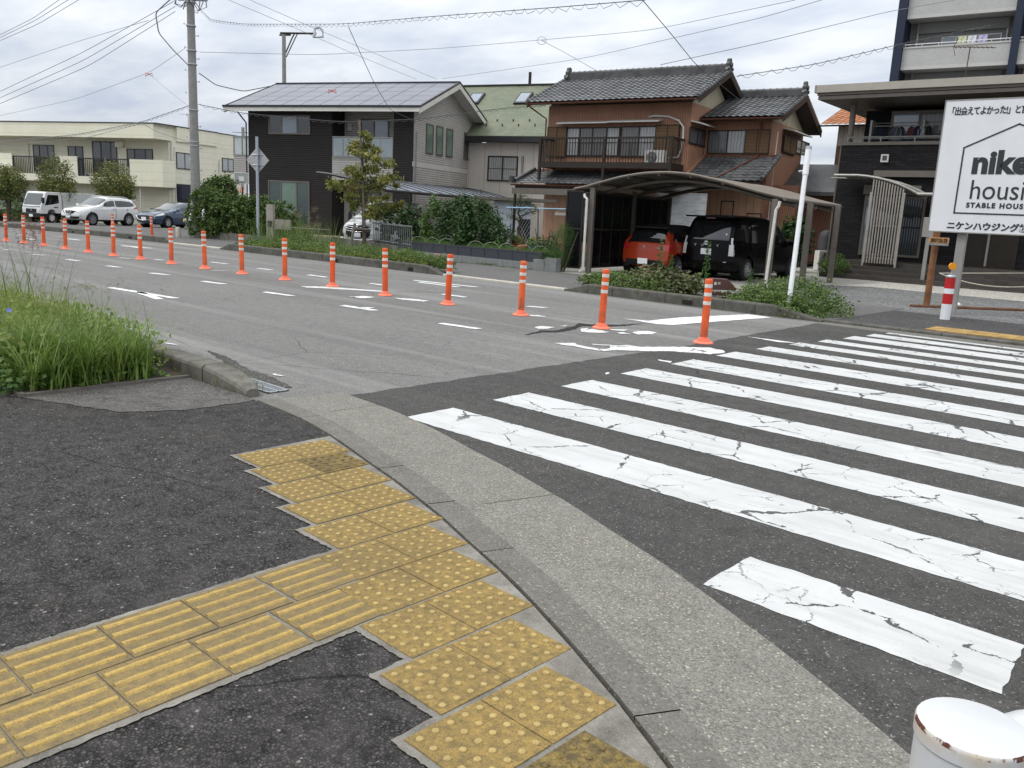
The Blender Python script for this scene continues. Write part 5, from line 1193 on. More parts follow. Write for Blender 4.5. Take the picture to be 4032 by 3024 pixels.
VAN = dict(L=4.6, W=1.72, wr=.325, wheels=(.84, 3.67), mirror=(1.12, 1.02), spokes=10, nosec=.14, tailc=.09, tumble=.84,
    top=[(0, .80), (.12, .93), (.5, 1.04), (.85, 1.12), (1.1, 1.24), (1.75, 1.66), (2.0, 1.76), (2.5, 1.82), (3.6, 1.83), (4.3, 1.80), (4.52, 1.77), (4.6, 1.72)],
    belt=[(0, .72), (1.0, 1.0), (2.0, 1.02), (4.6, 1.06)], bot=[(0, .3), (.25, .2), (1, .17), (3.8, .17), (4.3, .25), (4.6, .32)],
    plan=[(0, .86), (.25, .95), (.6, 1), (4.2, 1), (4.6, .95)], nose=[(.2, .1), (.5, .0), (.75, .03), (1, .2), (1.9, .3)], tail=[(.2, .12), (.5, .0), (.9, .03), (1.15, .06), (1.8, .30)],
    zones=[('side', 'side_window', [(1.5, 1.08), (1.62, 1.10), (2.15, 1.64), (2.42, 1.67), (2.42, 1.08)]), ('side', 'side_window', [(2.5, 1.08), (2.5, 1.68), (3.45, 1.69), (3.45, 1.1)]), ('side', 'side_window', [(3.55, 1.1), (3.55, 1.69), (4.22, 1.65), (4.42, 1.14)]),
        ('top', 'windscreen', [(1.05, 0), (1.0, .68), (1.75, .74), (1.85, 0)]), ('side', 'windscreen', [(1.1, 1.17), (1.2, 1.17), (1.75, 1.6), (1.9, 1.70), (1.75, 1.70)]),
        ('rear', 'rear_window', [(0, 1.14), (.66, 1.14), (.60, 1.66), (0, 1.69)]), ('rear', 'clear_taillight', [(.69, .72), (.80, .72), (.80, 1.22), (.71, 1.22)]), ('side', 'clear_taillight', [(4.42, .72), (4.7, .72), (4.7, 1.2), (4.5, 1.2)]),
        ('front', 'grille', [(0, .36), (.55, .36), (.6, .74), (0, .76)]), ('front', 'headlight', [(.5, .68), (.8, .7), (.8, .84), (.52, .80)]), ('side', 'headlight', [(0, .70), (.42, .80), (.5, .9), (.15, .9)])])
def van_back(t, pt, S):
    B(4.32, 4.66, -.72, .72, 1.755, 1.80).build('roof_spoiler', M_VB, t, bevel=.02)
    plate(t, 4.585, .80, 'rear'); m, b = oval(t, 4.60, 1.04, 0, .075, .05); m.tube([(4.605, .04*math.cos(a), 1.055+.028*math.sin(a)) for a in [6.2832*k/16 for k in range(17)]], .006, 5, False); m.tube([(4.605, .02*math.cos(a), 1.035+.045*math.sin(a)) for a in [6.2832*k/16 for k in range(17)]], .006, 5, False); b()
    for ch, y in zip('VOXY', (-.36, -.12, .12, .36)): txt(ch, .09, M_CHROME, t, (4.592, y, .945), (R(90), 0, R(90)), 'lettering', .002, 1.25, 'CENTER')
    m = MB(); m.tube([(4.50, -.3, 1.17), (4.47, .0, 1.22), (4.44, .25, 1.27)], .012, 6); m.build('rear_wiper', M_TRIM, t)
    m = MB(); m.box(4.59, 4.60, .58, .68, .52, .545); m.build('badge', M_CHROME, t); B(4.44, 4.462, -.15, .15, 1.725, 1.745).build('brake_light', M_RED, t)
    for y in (.42, .55): m = MB(); m.tube([(4.475-.0*y, y-.0, 1.2+.1*(y > .5)), (4.480, y, 1.2+.1*(y > .5))], .03, 10); m.build('sticker', M_PLATE, t)
    for sg in (1, -1): B(4.48, 4.50, sg*.62-.1, sg*.62+.1, .40, .44).build('reflector', M_RED, t)
    m = MB()
    for x in (2.47, 3.5): m.box(x-.006, x+.006, -.863, -.857, .35, 1.05); m.box(x-.006, x+.006, .857, .863, .35, 1.05)
    for x in (2.2, 2.6): m.box(x-.09, x+.09, -.895, -.858, .98, 1.01); m.box(x-.09, x+.09, .858, .895, .98, 1.01)
    m.build('door_handle', M_TRIM, t)
M_VB = carpaint('gloss_black_paint', (.003, .003, .004), .25, .06, .1)
SV = .91
def q3(p): return G(*Z3(*p))
f_, r2_ = q3((1915, 1425)), q3((1635, 1440)); dv = np.array([.02, 1.0]); r2_ = r2_[:2]; f_ = r2_+dv*(2.83*SV)
VOX = car('black minivan parked nose in under the grey carport, its tailgate to the road', VAN, M_VB, (f_, r2_, 1), 'cars parked under the carport', van_back, SV)
# orange-red hatchback
HATCH = dict(L=3.84, W=1.735, wr=.31, wheels=(.78, 3.23), mirror=(1.2, .9), spokes=5, tumble=.76, tailc=.14, nosec=.2, mirrorm=None,
    top=[(0, .66), (.15, .80), (.5, .90), (.95, .98), (1.2, 1.10), (1.75, 1.42), (2.1, 1.49), (2.8, 1.48), (3.45, 1.39), (3.66, 1.24), (3.78, 1.0), (3.84, .92)],
    belt=[(0, .6), (1.0, .88), (2.5, .93), (3.84, .98)], bot=[(0, .28), (.25, .18), (1, .16), (3.2, .16), (3.6, .24), (3.84, .3)],
    plan=[(0, .82), (.3, .95), (.7, .99), (1.8, .97), (3.0, 1.0), (3.84, .9)], nose=[(.2, .1), (.5, .0), (.8, .08), (1.5, .2)], tail=[(.2, .12), (.45, .0), (.7, .02), (.95, .05), (1.1, .08), (1.5, .1)],
    zones=[('side', 'side_window', [(1.35, .95), (1.85, 1.36), (2.7, 1.40), (3.1, 1.02), (2.5, .97)]), ('side', 'side_window', [(2.75, 1.4), (3.3, 1.33), (3.45, 1.05), (3.1, 1.0)]), ('top', 'windscreen', [(1.15, 0), (1.1, .65), (1.75, .7), (1.85, 0)]), ('top', 'black_roof', [(1.85, 0), (1.75, .8), (3.45, .8), (3.45, 0)]), ('side', 'black_roof', [(1.85, 1.36), (1.9, 1.6), (3.5, 1.5), (3.4, 1.33)]),
        ('top', 'rear_window', [(3.45, 0), (3.44, .56), (3.74, .60), (3.76, 0)]), ('top', 'taillight', [(3.70, .62), (3.9, .6), (3.9, .9), (3.68, .9)]), ('rear', 'taillight', [(.52, .74), (.9, .76), (.9, .93), (.56, .93)]), ('side', 'taillight', [(3.45, .80), (3.9, .74), (3.9, .93), (3.5, .95)]),
        ('rear', 'lower_trim', [(0, .28), (.72, .28), (.6, .46), (0, .46)]), ('side', 'lower_trim', [(.9, .1), (.9, .28), (3.0, .28), (3.0, .1)])])
M_SR = carpaint('orange_red_paint', (.31, .033, .010), .25, .35, .3); HATCH['mirrorm'] = M_SR
def hatch_back(t, pt, S):
    B(3.30, 3.62, -.60, .60, 1.385, 1.42).build('roof_spoiler', M_TRIM, t, bevel=.015)
    plate(t, 3.86, .42, 'rear'); txt('S', .11, M_CHROME, t, (3.815, 0, .80), (R(90), 0, R(90)), 'emblem', .006, 1.1, 'CENTER')
    txt('SWIFT', .05, M_CHROME, t, (3.81, .38, .80), (R(90), 0, R(90)), 'lettering', .002, 1.3)
    for sg in (1, -1):
        m = MB(); m.tube([(3.70, sg*.58, .30), (3.84, sg*.58, .30)], [.055, .058], 14); o = m.build('exhaust_pipe', M_CHROME, t); m = MB(); m.tube([(3.841, sg*.58, .30), (3.843, sg*.58, .30)], .042, 12); m.build('bore', M_ARCH, o)
    m = MB(); m.tube([(3.60, -.05, 1.03), (3.55, .2, 1.08)], .012, 6); m.build('rear_wiper', M_TRIM, t)
    B(3.80, 3.825, -.1, .1, .24, .28).build('fog_lamp', M_RED, t)
rl = q3((905, 1385))[:2]
HA = car('orange red hatchback with black roof parked nose in beside the black minivan', HATCH, M_SR, (rl+np.array([-.05, 1])*2.45*.9, rl, -1), 'cars parked under the carport', hatch_back, .9)
# white SUV, blue hatchback and small silver car in the car park
SUVS = dict(L=4.64, W=1.82, wr=.365, wheels=(.92, 3.63), mirror=(1.5, 1.08), spokes=5, tumble=.78, nosec=.24, tailc=.16,
    top=[(0, .82), (.12, .94), (.5, 1.02), (1.0, 1.09), (1.35, 1.16), (2.05, 1.58), (2.4, 1.68), (3.2, 1.69), (3.9, 1.63), (4.25, 1.56), (4.45, 1.36), (4.6, 1.1), (4.64, 1.0)],
    belt=[(0, .74), (1.0, 1.0), (2.5, 1.06), (4.64, 1.14)], bot=[(0, .38), (.3, .25), (1, .22), (3.7, .22), (4.3, .32), (4.64, .42)],
    plan=[(0, .8), (.3, .94), (.8, 1), (3.8, 1), (4.64, .88)], nose=[(.2, .16), (.55, .0), (.8, .04), (1.1, .2), (1.7, .2)], tail=[(.2, .2), (.55, 0), (1.0, .05), (1.7, .1)],
    zones=[('side', 'side_window', [(1.62, 1.10), (2.15, 1.50), (2.62, 1.57), (2.62, 1.12)]), ('side', 'side_window', [(2.70, 1.12), (2.70, 1.58), (3.6, 1.55), (4.12, 1.36), (4.2, 1.22), (3.9, 1.15)]), ('top', 'windscreen', [(1.3, 0), (1.22, .72), (2.1, .72), (2.2, 0)]), ('side', 'windscreen', [(1.3, 1.15), (1.42, 1.14), (2.12, 1.53), (2.2, 1.66), (2.0, 1.6)]),
        ('front', 'grille', [(0, .62), (.32, .66), (.62, .86), (.0, .88)]), ('front', 'headlight', [(.4, .76), (.95, .82), (.95, .92), (.55, .88)]), ('side', 'headlight', [(0, .72), (.62, .93), (.55, 1.0), (0, .94)]), ('front', 'lower_trim', [(0, .36), (.75, .36), (.8, .52), (0, .52)]), ('side', 'fog_lamp', [(.22, .44), (.42, .46), (.42, .56), (.24, .55)]), ('side', 'lower_trim', [(.0, .1), (.0, .30), (1.3, .32), (3.3, .32), (4.7, .42), (4.7, .1)]),
        ('side', 'taillight', [(4.05, 1.02), (4.7, .98), (4.7, 1.2), (4.4, 1.2)]), ('rear', 'taillight', [(.55, 1.0), (.95, 1.0), (.95, 1.2), (.6, 1.16)])])
def suv_front(t, pt, S):
    m = MB(); m.tube([(.0, -.3, .86), (-.02, -.16, .62), (-.03, .0, .60), (-.02, .16, .62), (.0, .3, .86)], .035, 8); m.build('chrome_grille_bar', M_CHROME, t); m, b = oval(t, -.03, .75, 0, .075, .075); m.box(-.04, -.02, -.1, .1, .735, .765); b()
    plate(t, -.02, .5, 'f'); m = MB()
    for x in (2.66, 3.55):
        for sg in (1, -1): m.box(x-.005, x+.005, sg*.912-.004, sg*.912+.004, .4, 1.08)
    m.build('door_seam', M_TRIM, t); m = MB()
    for x in (2.5, 3.5):
        for sg in (1, -1): m.box(x-.1, x+.1, sg*.92-.02, sg*.92+.02, .98, 1.01)
    m.build('door_handle', M_WHITEP, t)
    for sg in (1, -1): m = MB(); m.tube([(2.2, sg*.62, 1.69), (2.5, sg*.64, 1.735), (3.6, sg*.62, 1.71), (3.9, sg*.6, 1.64)], .02, 6); m.build('roof_rail', M_ALLOY, t)
    B(4.2, 4.5, -.62, .62, 1.54, 1.57).build('roof_spoiler', M_WHITEP, t, bevel=.01)
def PX(P):
    p = np.array(P, float)-CP; w = p@CF; return 2016+F_PX*(p@CR)/w
def heading(fp, rx, wb, lo=70, hi=150):
    # rear-wheel contact wb metres behind the front one, turned until it projects at photo column rx (the deeper of the two answers)
    f = G(*fp, .025); best = None
    for k in range(lo*4, hi*4):
        a = R(k/4); r_ = np.array([f[0]+wb*math.cos(a), f[1]+wb*math.sin(a), 0]); r_[2] = gz(r_[0])+.03; e = abs(PX(r_)-rx)
        if best is None or e < best[0]: best = (e, r_, a)
    return f[:2], best[1][:2]
M_CW = carpaint('white_car_paint', (.72, .72, .71), .25)
car('white SUV parked in front of the cream building, between the truck and the blue car', SUVS, M_CW, (*heading(Z1(463, 1467), Z1(703, 0)[0], 2.66), 1), 'cars in the car park', suv_front, .98)
HB = dict(L=4.46, W=1.795, wr=.32, wheels=(.95, 3.65), mirror=(1.6, .92), spokes=5, tumble=.72, nosec=.26, tailc=.18, mirrorm=None,
    top=[(0, .66), (.2, .80), (.7, .90), (1.2, .97), (1.5, 1.04), (2.2, 1.36), (2.6, 1.44), (3.1, 1.43), (3.8, 1.30), (4.2, 1.12), (4.42, .98), (4.46, .9)],
    belt=[(0, .58), (1.2, .88), (2.5, .92), (4.46, 1.0)], bot=[(0, .26), (.3, .17), (1, .15), (3.7, .15), (4.2, .24), (4.46, .34)], plan=[(0, .78), (.35, .94), (.9, 1), (3.7, 1), (4.46, .84)], nose=[(.2, .1), (.5, .0), (.8, .1), (1.4, .2)], tail=[(.2, .14), (.5, 0), (.9, .04), (1.4, .1)],
    zones=[('side', 'side_window', [(1.85, .97), (2.35, 1.29), (2.78, 1.34), (2.78, .99)]), ('side', 'side_window', [(2.86, .99), (2.86, 1.34), (3.4, 1.28), (3.85, 1.12), (3.8, 1.04)]), ('top', 'windscreen', [(1.5, 0), (1.42, .66), (2.25, .66), (2.35, 0)]), ('side', 'windscreen', [(1.5, 1.03), (1.6, 1.02), (2.3, 1.33), (2.35, 1.42), (2.2, 1.37)]), ('top', 'rear_window', [(3.7, 0), (3.7, .56), (4.2, .56), (4.25, 0)]),
        ('front', 'grille', [(0, .40), (.5, .40), (.62, .68), (0, .70)]), ('side', 'headlight', [(0, .62), (.75, .74), (.7, .84), (0, .72)]), ('front', 'headlight', [(.55, .62), (1, .62), (1, .74), (.6, .70)]), ('front', 'lower_trim', [(.6, .28), (.9, .28), (.9, .42), (.65, .4)]), ('side', 'taillight', [(4.0, .88), (4.5, .86), (4.5, 1.0), (4.2, 1.02)])])
M_CB = carpaint('dark_blue_paint', (.025, .052, .105), .22); HB['mirrorm'] = M_CB
def hb_front(t, pt, S):
    plate(t, -.0, .5, 'f'); m = MB(); m.tube([(.04, -.6, .66), (-.01, -.4, .44), (-.02, 0, .38), (-.01, .4, .44), (.04, .6, .66)], .022, 6); m.build('chrome_trim', M_CHROME, t); m = MB()
    for x in (2.5, 3.35):
        for sg in (1, -1): m.box(x-.09, x+.09, sg*.9-.02, sg*.9+.02, .86, .885)
    m.build('door_handle', M_CB, t)
car('dark blue hatchback parked in front of the cream building', HB, M_CB, (*heading(Z1(945, 1483), Z1(1164, 0)[0], 2.7), 1), 'cars in the car park', hb_front, 1.0)
KEI = dict(HATCH); KEI.update(L=3.4, W=1.475, wheels=(.6, 3.0), mirror=(.9, .95), top=[(0, .7), (.1, .86), (.45, .98), (.8, 1.1), (1.35, 1.5), (1.8, 1.58), (3.0, 1.58), (3.3, 1.4), (3.4, 1.0)], zones=[('top', 'windscreen', [(.8, 0), (.75, .6), (1.35, .62), (1.45, 0)]), ('side', 'headlight', [(0, .66), (.4, .78), (.35, .95), (0, .86)]), ('front', 'headlight', [(.35, .7), (.8, .7), (.8, .86), (.4, .86)]), ('side', 'side_window', [(1.0, 1.02), (1.45, 1.45), (3.0, 1.48), (3.0, 1.02)]), ('front', 'grille', [(0, .3), (.5, .3), (.5, .42), (0, .42)])], mirrorm=None)
M_CS = carpaint('silver_paint', (.46, .48, .49), .3); KEI['mirrorm'] = M_CS
k0 = G(*Z1(1268, 1500), .025)[:2]; dk_ = np.array([.35, .93]); dk_ = dk_/np.linalg.norm(dk_)
car('silver small car with yellow plate half hidden behind the hedge', KEI, M_CS, (k0, k0+dk_*2.4, 1), 'cars in the car park', lambda t, p, S: plate(t, -.0, .5, 'f', M_YPLATE), 1.0)
# white minivan under the black carport
n0 = FA.w(5.72, -7.75); n1 = FA.w(5.72, -5.1)
VANW = dict(VAN); VANW['zones'] = [z for z in VAN['zones'] if z[1] != 'grille']+[('front', 'grille', [(0, .34), (.50, .34), (.62, .84), (0, .90)])]
def van_front(t, pt, S):
    m = MB()
    for k in range(4): z = .58+.085*k; m.tube([(.08, -.6, z+.03), (.0, -.3, z), (-.02, 0, z-.015), (.0, .3, z), (.08, .6, z+.03)], .014, 6)
    m.build('grille_bar', M_CHROME, t); m, b = oval(t, -.03, .80, 0, .09, .05); m.tube([(-.035, -.08, .83), (-.035, 0, .77), (-.035, .08, .83)], .012, 5); b(); plate(t, -.03, .45, 'f')
    m = MB(); m.tube([(.05, -.8, .3), (-.03, -.4, .25), (-.04, 0, .24), (-.03, .4, .25), (.05, .8, .3)], .03, 6); m.build('bumper_lip', M_WHITEP, t)
car('white minivan with chrome grille facing the road under the low black framed carport', VANW, M_CW, (n0, n1, 1), None, van_front, .94)
# ---------------------------------------------------------------- delivery truck
def truck():
    t = thing('delivery_truck', 'white box truck with dark bumper parked left of the white SUV', 'truck')
    # x forward negative: cab 0..1.7, box 1.75..5
    W = .85
    m = MB(); prof = [(0.02, .42), (.0, .9), (.06, 1.10), (.42, 1.93), (.55, 1.99), (1.55, 1.99), (1.62, 1.9), (1.62, .62), (1.12, .62), (1.05, .78), (.95, .86), (.72, .86), (.6, .80), (.5, .62), (.5, .42)]
    m.prism([(x, z) for x, z in prof], 'y', -W, W); m.build('cab', M_CW, t, bevel=.045)
    m = MB(); m.add([(.075, -.74, 1.14), (.075, .74, 1.14), (.395, .70, 1.86), (.395, -.70, 1.86)], [(0, 1, 2, 3)]); o = m.build('windscreen', M_CARSCR, t); o.location = (-.022, 0, .01)
    for sg in (1, -1):
        m = MB(); P = [(.32, 1.12), (.58, 1.80), (1.36, 1.80), (1.40, 1.30), (1.2, 1.24), (.8, 1.18)]; m.prism(P, 'y', sg*W-.002, sg*W+.006); m.build('side_window', M_CARGL, t)
        m = MB(); m.box(.98, 1.3, sg*(W+.004)-.004, sg*(W+.004)+.004, .98, 1.04); m.build('door_handle', M_TRIM, t)
        m = MB(); m.box(.06, .16, sg*(W+.02), sg*(W+.2), 1.25, 1.62) if sg > 0 else m.box(.06, .16, -(W+.2), -(W+.02), 1.25, 1.62); m.build('wing_mirror', M_TRIM, t, bevel=.02)
        m = MB(); m.box(-.03, .03, sg*.62-.14, sg*.62+.14, .62, .84); m.build('headlight', M_LAMP, t, bevel=.02)
    m = MB(); m.box(-.05, .5, -W-.01, W+.01, .32, .60); m.build('bumper', M_TRIM, t, bevel=.03); B(-.012, .02, -.48, .48, .62, .88).build('grille', M_TRIM, t)
    m = MB(); m.tube([(-.005, -.8, 1.04), (-.03, 0, 1.0), (-.005, .8, 1.04)], .018, 6); m.build('trim_line', M_TRIM, t); plate(t, -.06, .45, 'f')
    oval(t, -.02, .80, 0, .06, .05)[1]()
    B(1.72, 4.9, -.88, .88, .70, 1.98).build('cargo_box', plain('box_body_white', (.62, .63, .62), .5, .05, 2, dirt=.15), t, bevel=.02)
    m = MB()
    for a, b, c, d in ((1.76, 1.80, .74, 1.94), (1.9, 3.0, 1.78, 1.8), (1.9, 1.92, .82, 1.78), (2.98, 3.0, .82, 1.78)): m.box(a, b, .881, .888, c, d)
    m.build('box_trim', M_GREYAL, t); B(1.62, 4.8, -.45, .45, .42, .68).build('chassis', M_TRIM, t)
    for x in (.82, 3.6):
        for sg in (1, -1): wheel(t, x, sg*.80, .33, sg, 6, .22, M_OFFW)
    for ch, x in zip('東光運輸', (.55, .7, .85, 1.0)): pass
    txt('東洋倉庫', .12, plain('grey_lettering', (.25, .25, .27), .6), t, (1.0, .853, .98), (R(90), 0, R(180)), 'lettering', .004, 1.0)
    g = plain('green_leaf_mark', (.03, .25, .16), .5)
    for x, z, a in ((3.35, 1.62, .6), (3.75, 1.66, -.5)):
        m = MB(); m.add([(x+.14*math.cos(q)*math.cos(a)-.07*math.sin(q)*math.sin(a), .885, z+.14*math.cos(q)*math.sin(a)+.07*math.sin(q)*math.cos(a)) for q in [6.2832*k/14 for k in range(14)]], [tuple(range(14))]); m.build('leaf_mark', g, t)
    f, r_ = G(*Z1(225, 1455), .025)[:2], None
    return t, f
tk, ff = truck(); a_, b_ = heading(Z1(463, 1467), Z1(703, 0)[0], 2.66); d = (a_-b_)/np.linalg.norm(a_-b_); ang = math.atan2(-d[1], -d[0]); yv = np.array([-math.sin(ang), math.cos(ang)])
ff = G(*Z1(226, 1452), .025)[:2]; ks = 1.0; c0 = ff-yv*.80*ks+d*.82*ks; tk.location = (c0[0], c0[1], gz(c0[0])+.03); tk.rotation_euler = (0, 0, ang); tk.scale = (ks,)*3
print('SUV heading', math.degrees(ang), 'truck depth', float((np.append(ff, 0)-CP)@CF), 'suv depth', float((np.append(a_, 0)-CP)@CF))
t2 = thing('delivery_truck', 'second white box truck cut off by the left edge of the photo', 'truck')
p2 = at_depth((-25, 800), 66); z2 = gz(p2[0])+.03
B(-1.5, 2.3, -3, 3, .95, 3.1).build('cargo_box', plain('cool_white_box', (.58, .6, .6), .5, .05, 2), t2, bevel=.03); B(-1.3, 2.1, -2.9, 2.9, .5, .93).build('chassis', M_TRIM, t2)
m = MB(); m.add([(1.75+.12*math.cos(q), -3.004, 2.2+.3*math.sin(q)) for q in [6.2832*k/14 for k in range(14)]], [tuple(range(14))]); m.build('leaf_mark', plain('green_mark', (.03, .25, .16), .5), t2)
for x in (-.9, 1.9):
    for y in (-2.2, 2.2): MB().tube([(x-.15, y, .45), (x+.15, y, .45)], .45, 20).build('wheel', M_TYRE, t2)
t2.location = (p2[0], p2[1], z2); t2.rotation_euler = (0, 0, R(38))
# ================================================================== GREY CARPORT
oP = G(*Z3(632, 1376), .05); FP = Fr(oP, 9, .05)
P_ = thing('carport', 'grey arched carport with dark side screen sheltering the orange and black cars', 'carport', (oP[0], oP[1], .05), 9)
M_SMOKE = glass('smoky_roof_sheet', (.075, .072, .07), .3, .5, .3)
ARC = [(-.45, 2.11), (-.11, 2.17), (.16, 2.25), (.84, 2.43), (1.5, 2.54), (2.15, 2.57), (2.78, 2.53), (3.61, 2.37), (4.4, 2.17), (4.94, 2.06), (5.15, 2.02)]
AC = smooth(resample(ARC, .12), 3); PD = 5.6
m = MB(); m.grid([[(a[0], v, a[1]+.03) for a in AC] for v in (0.02, 1.9, 3.8, PD)])
o = m.build('roof_sheet', M_SMOKE, P_, smooth=True)
m = MB()
for i in range(15): v = .03+(PD-.06)*i/14; r_ = .036 if i in (0, 14) else .02; m.tube([(a[0], v, a[1]+.04) for a in AC], r_, 6)
for u, z in ((AC[0][0], AC[0][1]), (AC[-1][0], AC[-1][1])): m.tube([(u, -.02, z+.02), (u, PD, z+.02)], .04, 8)
for k in (6, 13, 20, 27, 34): a = AC[min(k, len(AC)-1)]; m.box(a[0]-.03, a[0]+.03, .05, PD-.05, a[1]-.03, a[1]+.02)
m.build('roof_frame', M_TAUPE, P_)
for v in (1.0, 2.9, 4.7):
    m = MB(); B2 = [(a[0], v, a[1]-.10) for a in AC]; m.tube(B2, .055, 6); m.build('arched_beam', M_TAUPE, P_)
for v in (.05, 2.55, 5.1): B(.0, .13, v, v+.1, -.1, 2.2).build('post', M_TAUPE, P_)
for (pu, pv), dz_ in (((4.80, .0), 0), ((5.20, 1.55), 0), ((5.28, 4.1), 0)): B(pu, pu+.13, pv, pv+.11, -.1, 2.05).build('post', M_TAUPE, P_)
m = MB(); m.tube([(-.12, -.02, 2.02), (-.10, -.04, 1.95), (-.02, -.05, 1.9), (-.02, -.05, .06), (-.1, -.1, .0)], .035, 8); m.build('downpipe', M_OFFW, P_)
m = MB(); m.tube([(5.0, -.06, 2.0), (4.98, -.06, 1.88), (4.93, -.06, 1.8), (4.87, -.06, .1), (4.92, -.12, .0)], .035, 8); m.build('downpipe', M_OFFW, P_)
def smoke_pane(): pass
M_SCREEN = None
t = NT('dark_smoke_screen'); mixs = t.n('ShaderNodeMixShader', {0: .12}); tr = t.n('ShaderNodeBsdfTransparent', {0: (.55, .55, .6, 1)}); t.set((.006, .006, .008), .12, None, spec=.3); t.L.new(t.p.outputs[0], mixs.inputs[1]); t.L.new(tr.outputs[0], mixs.inputs[2]); t.L.new(mixs.outputs[0], t.N['Material Output'].inputs[0]); M_SCREEN = t.m
for a, b in ((.16, 2.54), (2.66, 5.08)):
    fb(MB(), 'l', .03, a, b, .12, 2.06, 0, .012).build('side_screen', M_SCREEN, P_)
m = MB()
for v in (.16, .75, 1.35, 1.95, 2.52, 2.68, 3.3, 3.9, 4.5, 5.06): m.box(.0, .05, v-.015, v+.015, .12, 2.06)
for z in (.12, 1.12, 2.06): m.box(-.005, .055, .16, 2.54, z-.025, z+.025); m.box(-.005, .055, 2.66, 5.08, z-.025, z+.025)
m.build('side_screen_frame', M_BROWNAL, P_)
# front return panel beside the left post
fb(MB(), 'f', -.02, -.60, -.16, .12, 2.08, 0, .012).build('front_screen', M_SCREEN, P_)
m = MB()
for u in (-.62, -.14): m.box(u-.02, u+.02, -.05, -.01, .08, 2.1)
for z in (.1, 1.12, 2.09): m.box(-.62, -.14, -.048, -.012, z-.025, z+.025)
m.build('front_screen_frame', M_BROWNAL, P_)
# ================================================================== POLES AND SIGNS
M_POLEC = concrete('pole_concrete', (.21, .205, .195), (.30, .293, .278), stain=.35, sc_s=1.2); M_CABLE = plain('cable_black', (.09, .09, .095), .7, .1, 9, dirt=0, bump=0); M_CABLEG = plain('cable_grey', (.22, .22, .23), .7, .1, 9, dirt=0, bump=0)
pb = at_depth(Z1(1285, 1500), 34.0); pgz = gz(pb[0])+.03
pt_ = at_depth(Z1(1262, 60), 34.0); HP = float(pt_[2]-pgz)
lean = (pt_-np.array([pb[0], pb[1], pt_[2]]))
Up = thing('utility_pole', 'tall grey concrete utility pole with crossarms standing behind the hedge', 'utility pole', (pb[0], pb[1], pgz))
m = MB(); m.tube([(0, 0, -.1), (0, 0, HP*.5), (0, 0, HP+.75)], [.20, .165, .135], 18); m.build('pole', M_POLEC, Up, smooth=True)
for i in range(26):
    m = MB(); z = 2.2+i*.42; s = 1 if i % 2 else -1; m.tube([(-.27*CR[0], -.27*CR[1], z), (-.1*CR[0], -.1*CR[1], z)] if s < 0 else [(.1*CR[0], .1*CR[1], z), (.27*CR[0], .27*CR[1], z)], .012, 5); x = -.27*s*-1
    e = np.array([CR[0], CR[1]])*(.27*s); m.tube([(e[0], e[1], z-.02), (e[0], e[1], z+.03)], .02, 5); m.build('step_bolt', M_GALV, Up)
m = MB()
for z in (HP-.15, HP-1.9, HP-2.4, HP-4.1, HP-5.3, HP-5.45, HP-1.0): m.lathe([(.165, z), (.19, z+.01), (.19, z+.05), (.165, z+.06)], 16); m.box(-.3*abs(CR[0]), -.12, -.05, .05, z, z+.08)
m.build('pole_band', M_GALV, Up)
ca_ = np.array([.55, .83, 0]); ca_ /= np.linalg.norm(ca_); cb_ = np.array([-ca_[1], ca_[0], 0])
for z, L_ in ((HP+.42, 1.0), (HP+.0, .8)):
    m = MB(); a = -CR*np.array([1, 1, 0]); a /= np.linalg.norm(a); m.tube([tuple(a*L_*.6+np.array([0, 0, z])+cb_*.15), tuple(-a*L_*.8+np.array([0, 0, z+.02])+cb_*.15)], .05, 6); m.build('crossarm', M_GALV, Up)
    for k in (-.6, -.2, .35, .7):
        m = MB(); m.lathe([(.03, 0), (.07, .02), (.05, .06), (.08, .09), (.05, .13), (.07, .16), (.02, .2)], 10, tuple(-a*L_*k+np.array([0, 0, z+.04])+cb_*.15)); m.build('insulator', M_OFFW, Up)
m = MB()
for k in range(7):
    a0 = R(50*k); m.tube([(.5*math.cos(a0), .5*math.sin(a0), HP+.4), (.6*math.cos(a0+.4), .6*math.sin(a0+.4), HP-.1-.1*(k % 3)), (.35*math.cos(a0+.9), .35*math.sin(a0+.9), HP-.35), (.15*math.cos(a0+1.2), .15*math.sin(a0+1.2), HP-.05)], .018, 5)
m.build('jumper_wires', M_CABLE, Up)
# pole with lamp arm behind the solar-roof house
p2b = at_depth((1119, 335), 62); p2 = thing('utility_pole', 'slim pole with angled bracket arms rising behind the solar roof', 'utility pole', (p2b[0], p2b[1], 0)); H2 = float(at_depth((1120, 145), 62)[2])
MB().tube([(0, 0, -.5), (0, 0, H2)], [.19, .14], 14).build('pole', M_POLEC, p2, smooth=True)
cr = np.array([CR[0], CR[1], 0]); cr /= np.linalg.norm(cr)
def at2(px, py): q = at_depth((px, py), 62); return tuple(q-np.array([p2b[0], p2b[1], 0]))
m = MB(); m.tube([at2(1103, 130), at2(1235, 132)], .07, 6); m.tube([at2(1122, 215), at2(1150, 150), at2(1160, 132)], .05, 6); m.tube([at2(1127, 225), at2(1165, 145), at2(1172, 132)], .04, 6); m.tube([at2(1100, 138), at2(1145, 138)], .06, 6); m.build('bracket_arm', M_BROWNAL, p2)
m = MB(); m.tube([at2(1235, 148), at2(1240, 112), at2(1258, 108), at2(1270, 118), at2(1272, 145), at2(1240, 146), at2(1243, 128)], .09, 6); m.build('cutout_switch', M_GALV, p2)
p3b = at_depth((957, 540), 80); p3 = thing('utility_pole', 'distant utility pole top with crossarms left of the solar-roof house', 'utility pole', (p3b[0], p3b[1], -.5)); H3 = float(at_depth((957, 502), 80)[2])+.5
MB().tube([(0, 0, 0), (0, 0, H3)], [.2, .15], 10).build('pole', M_POLEC, p3)
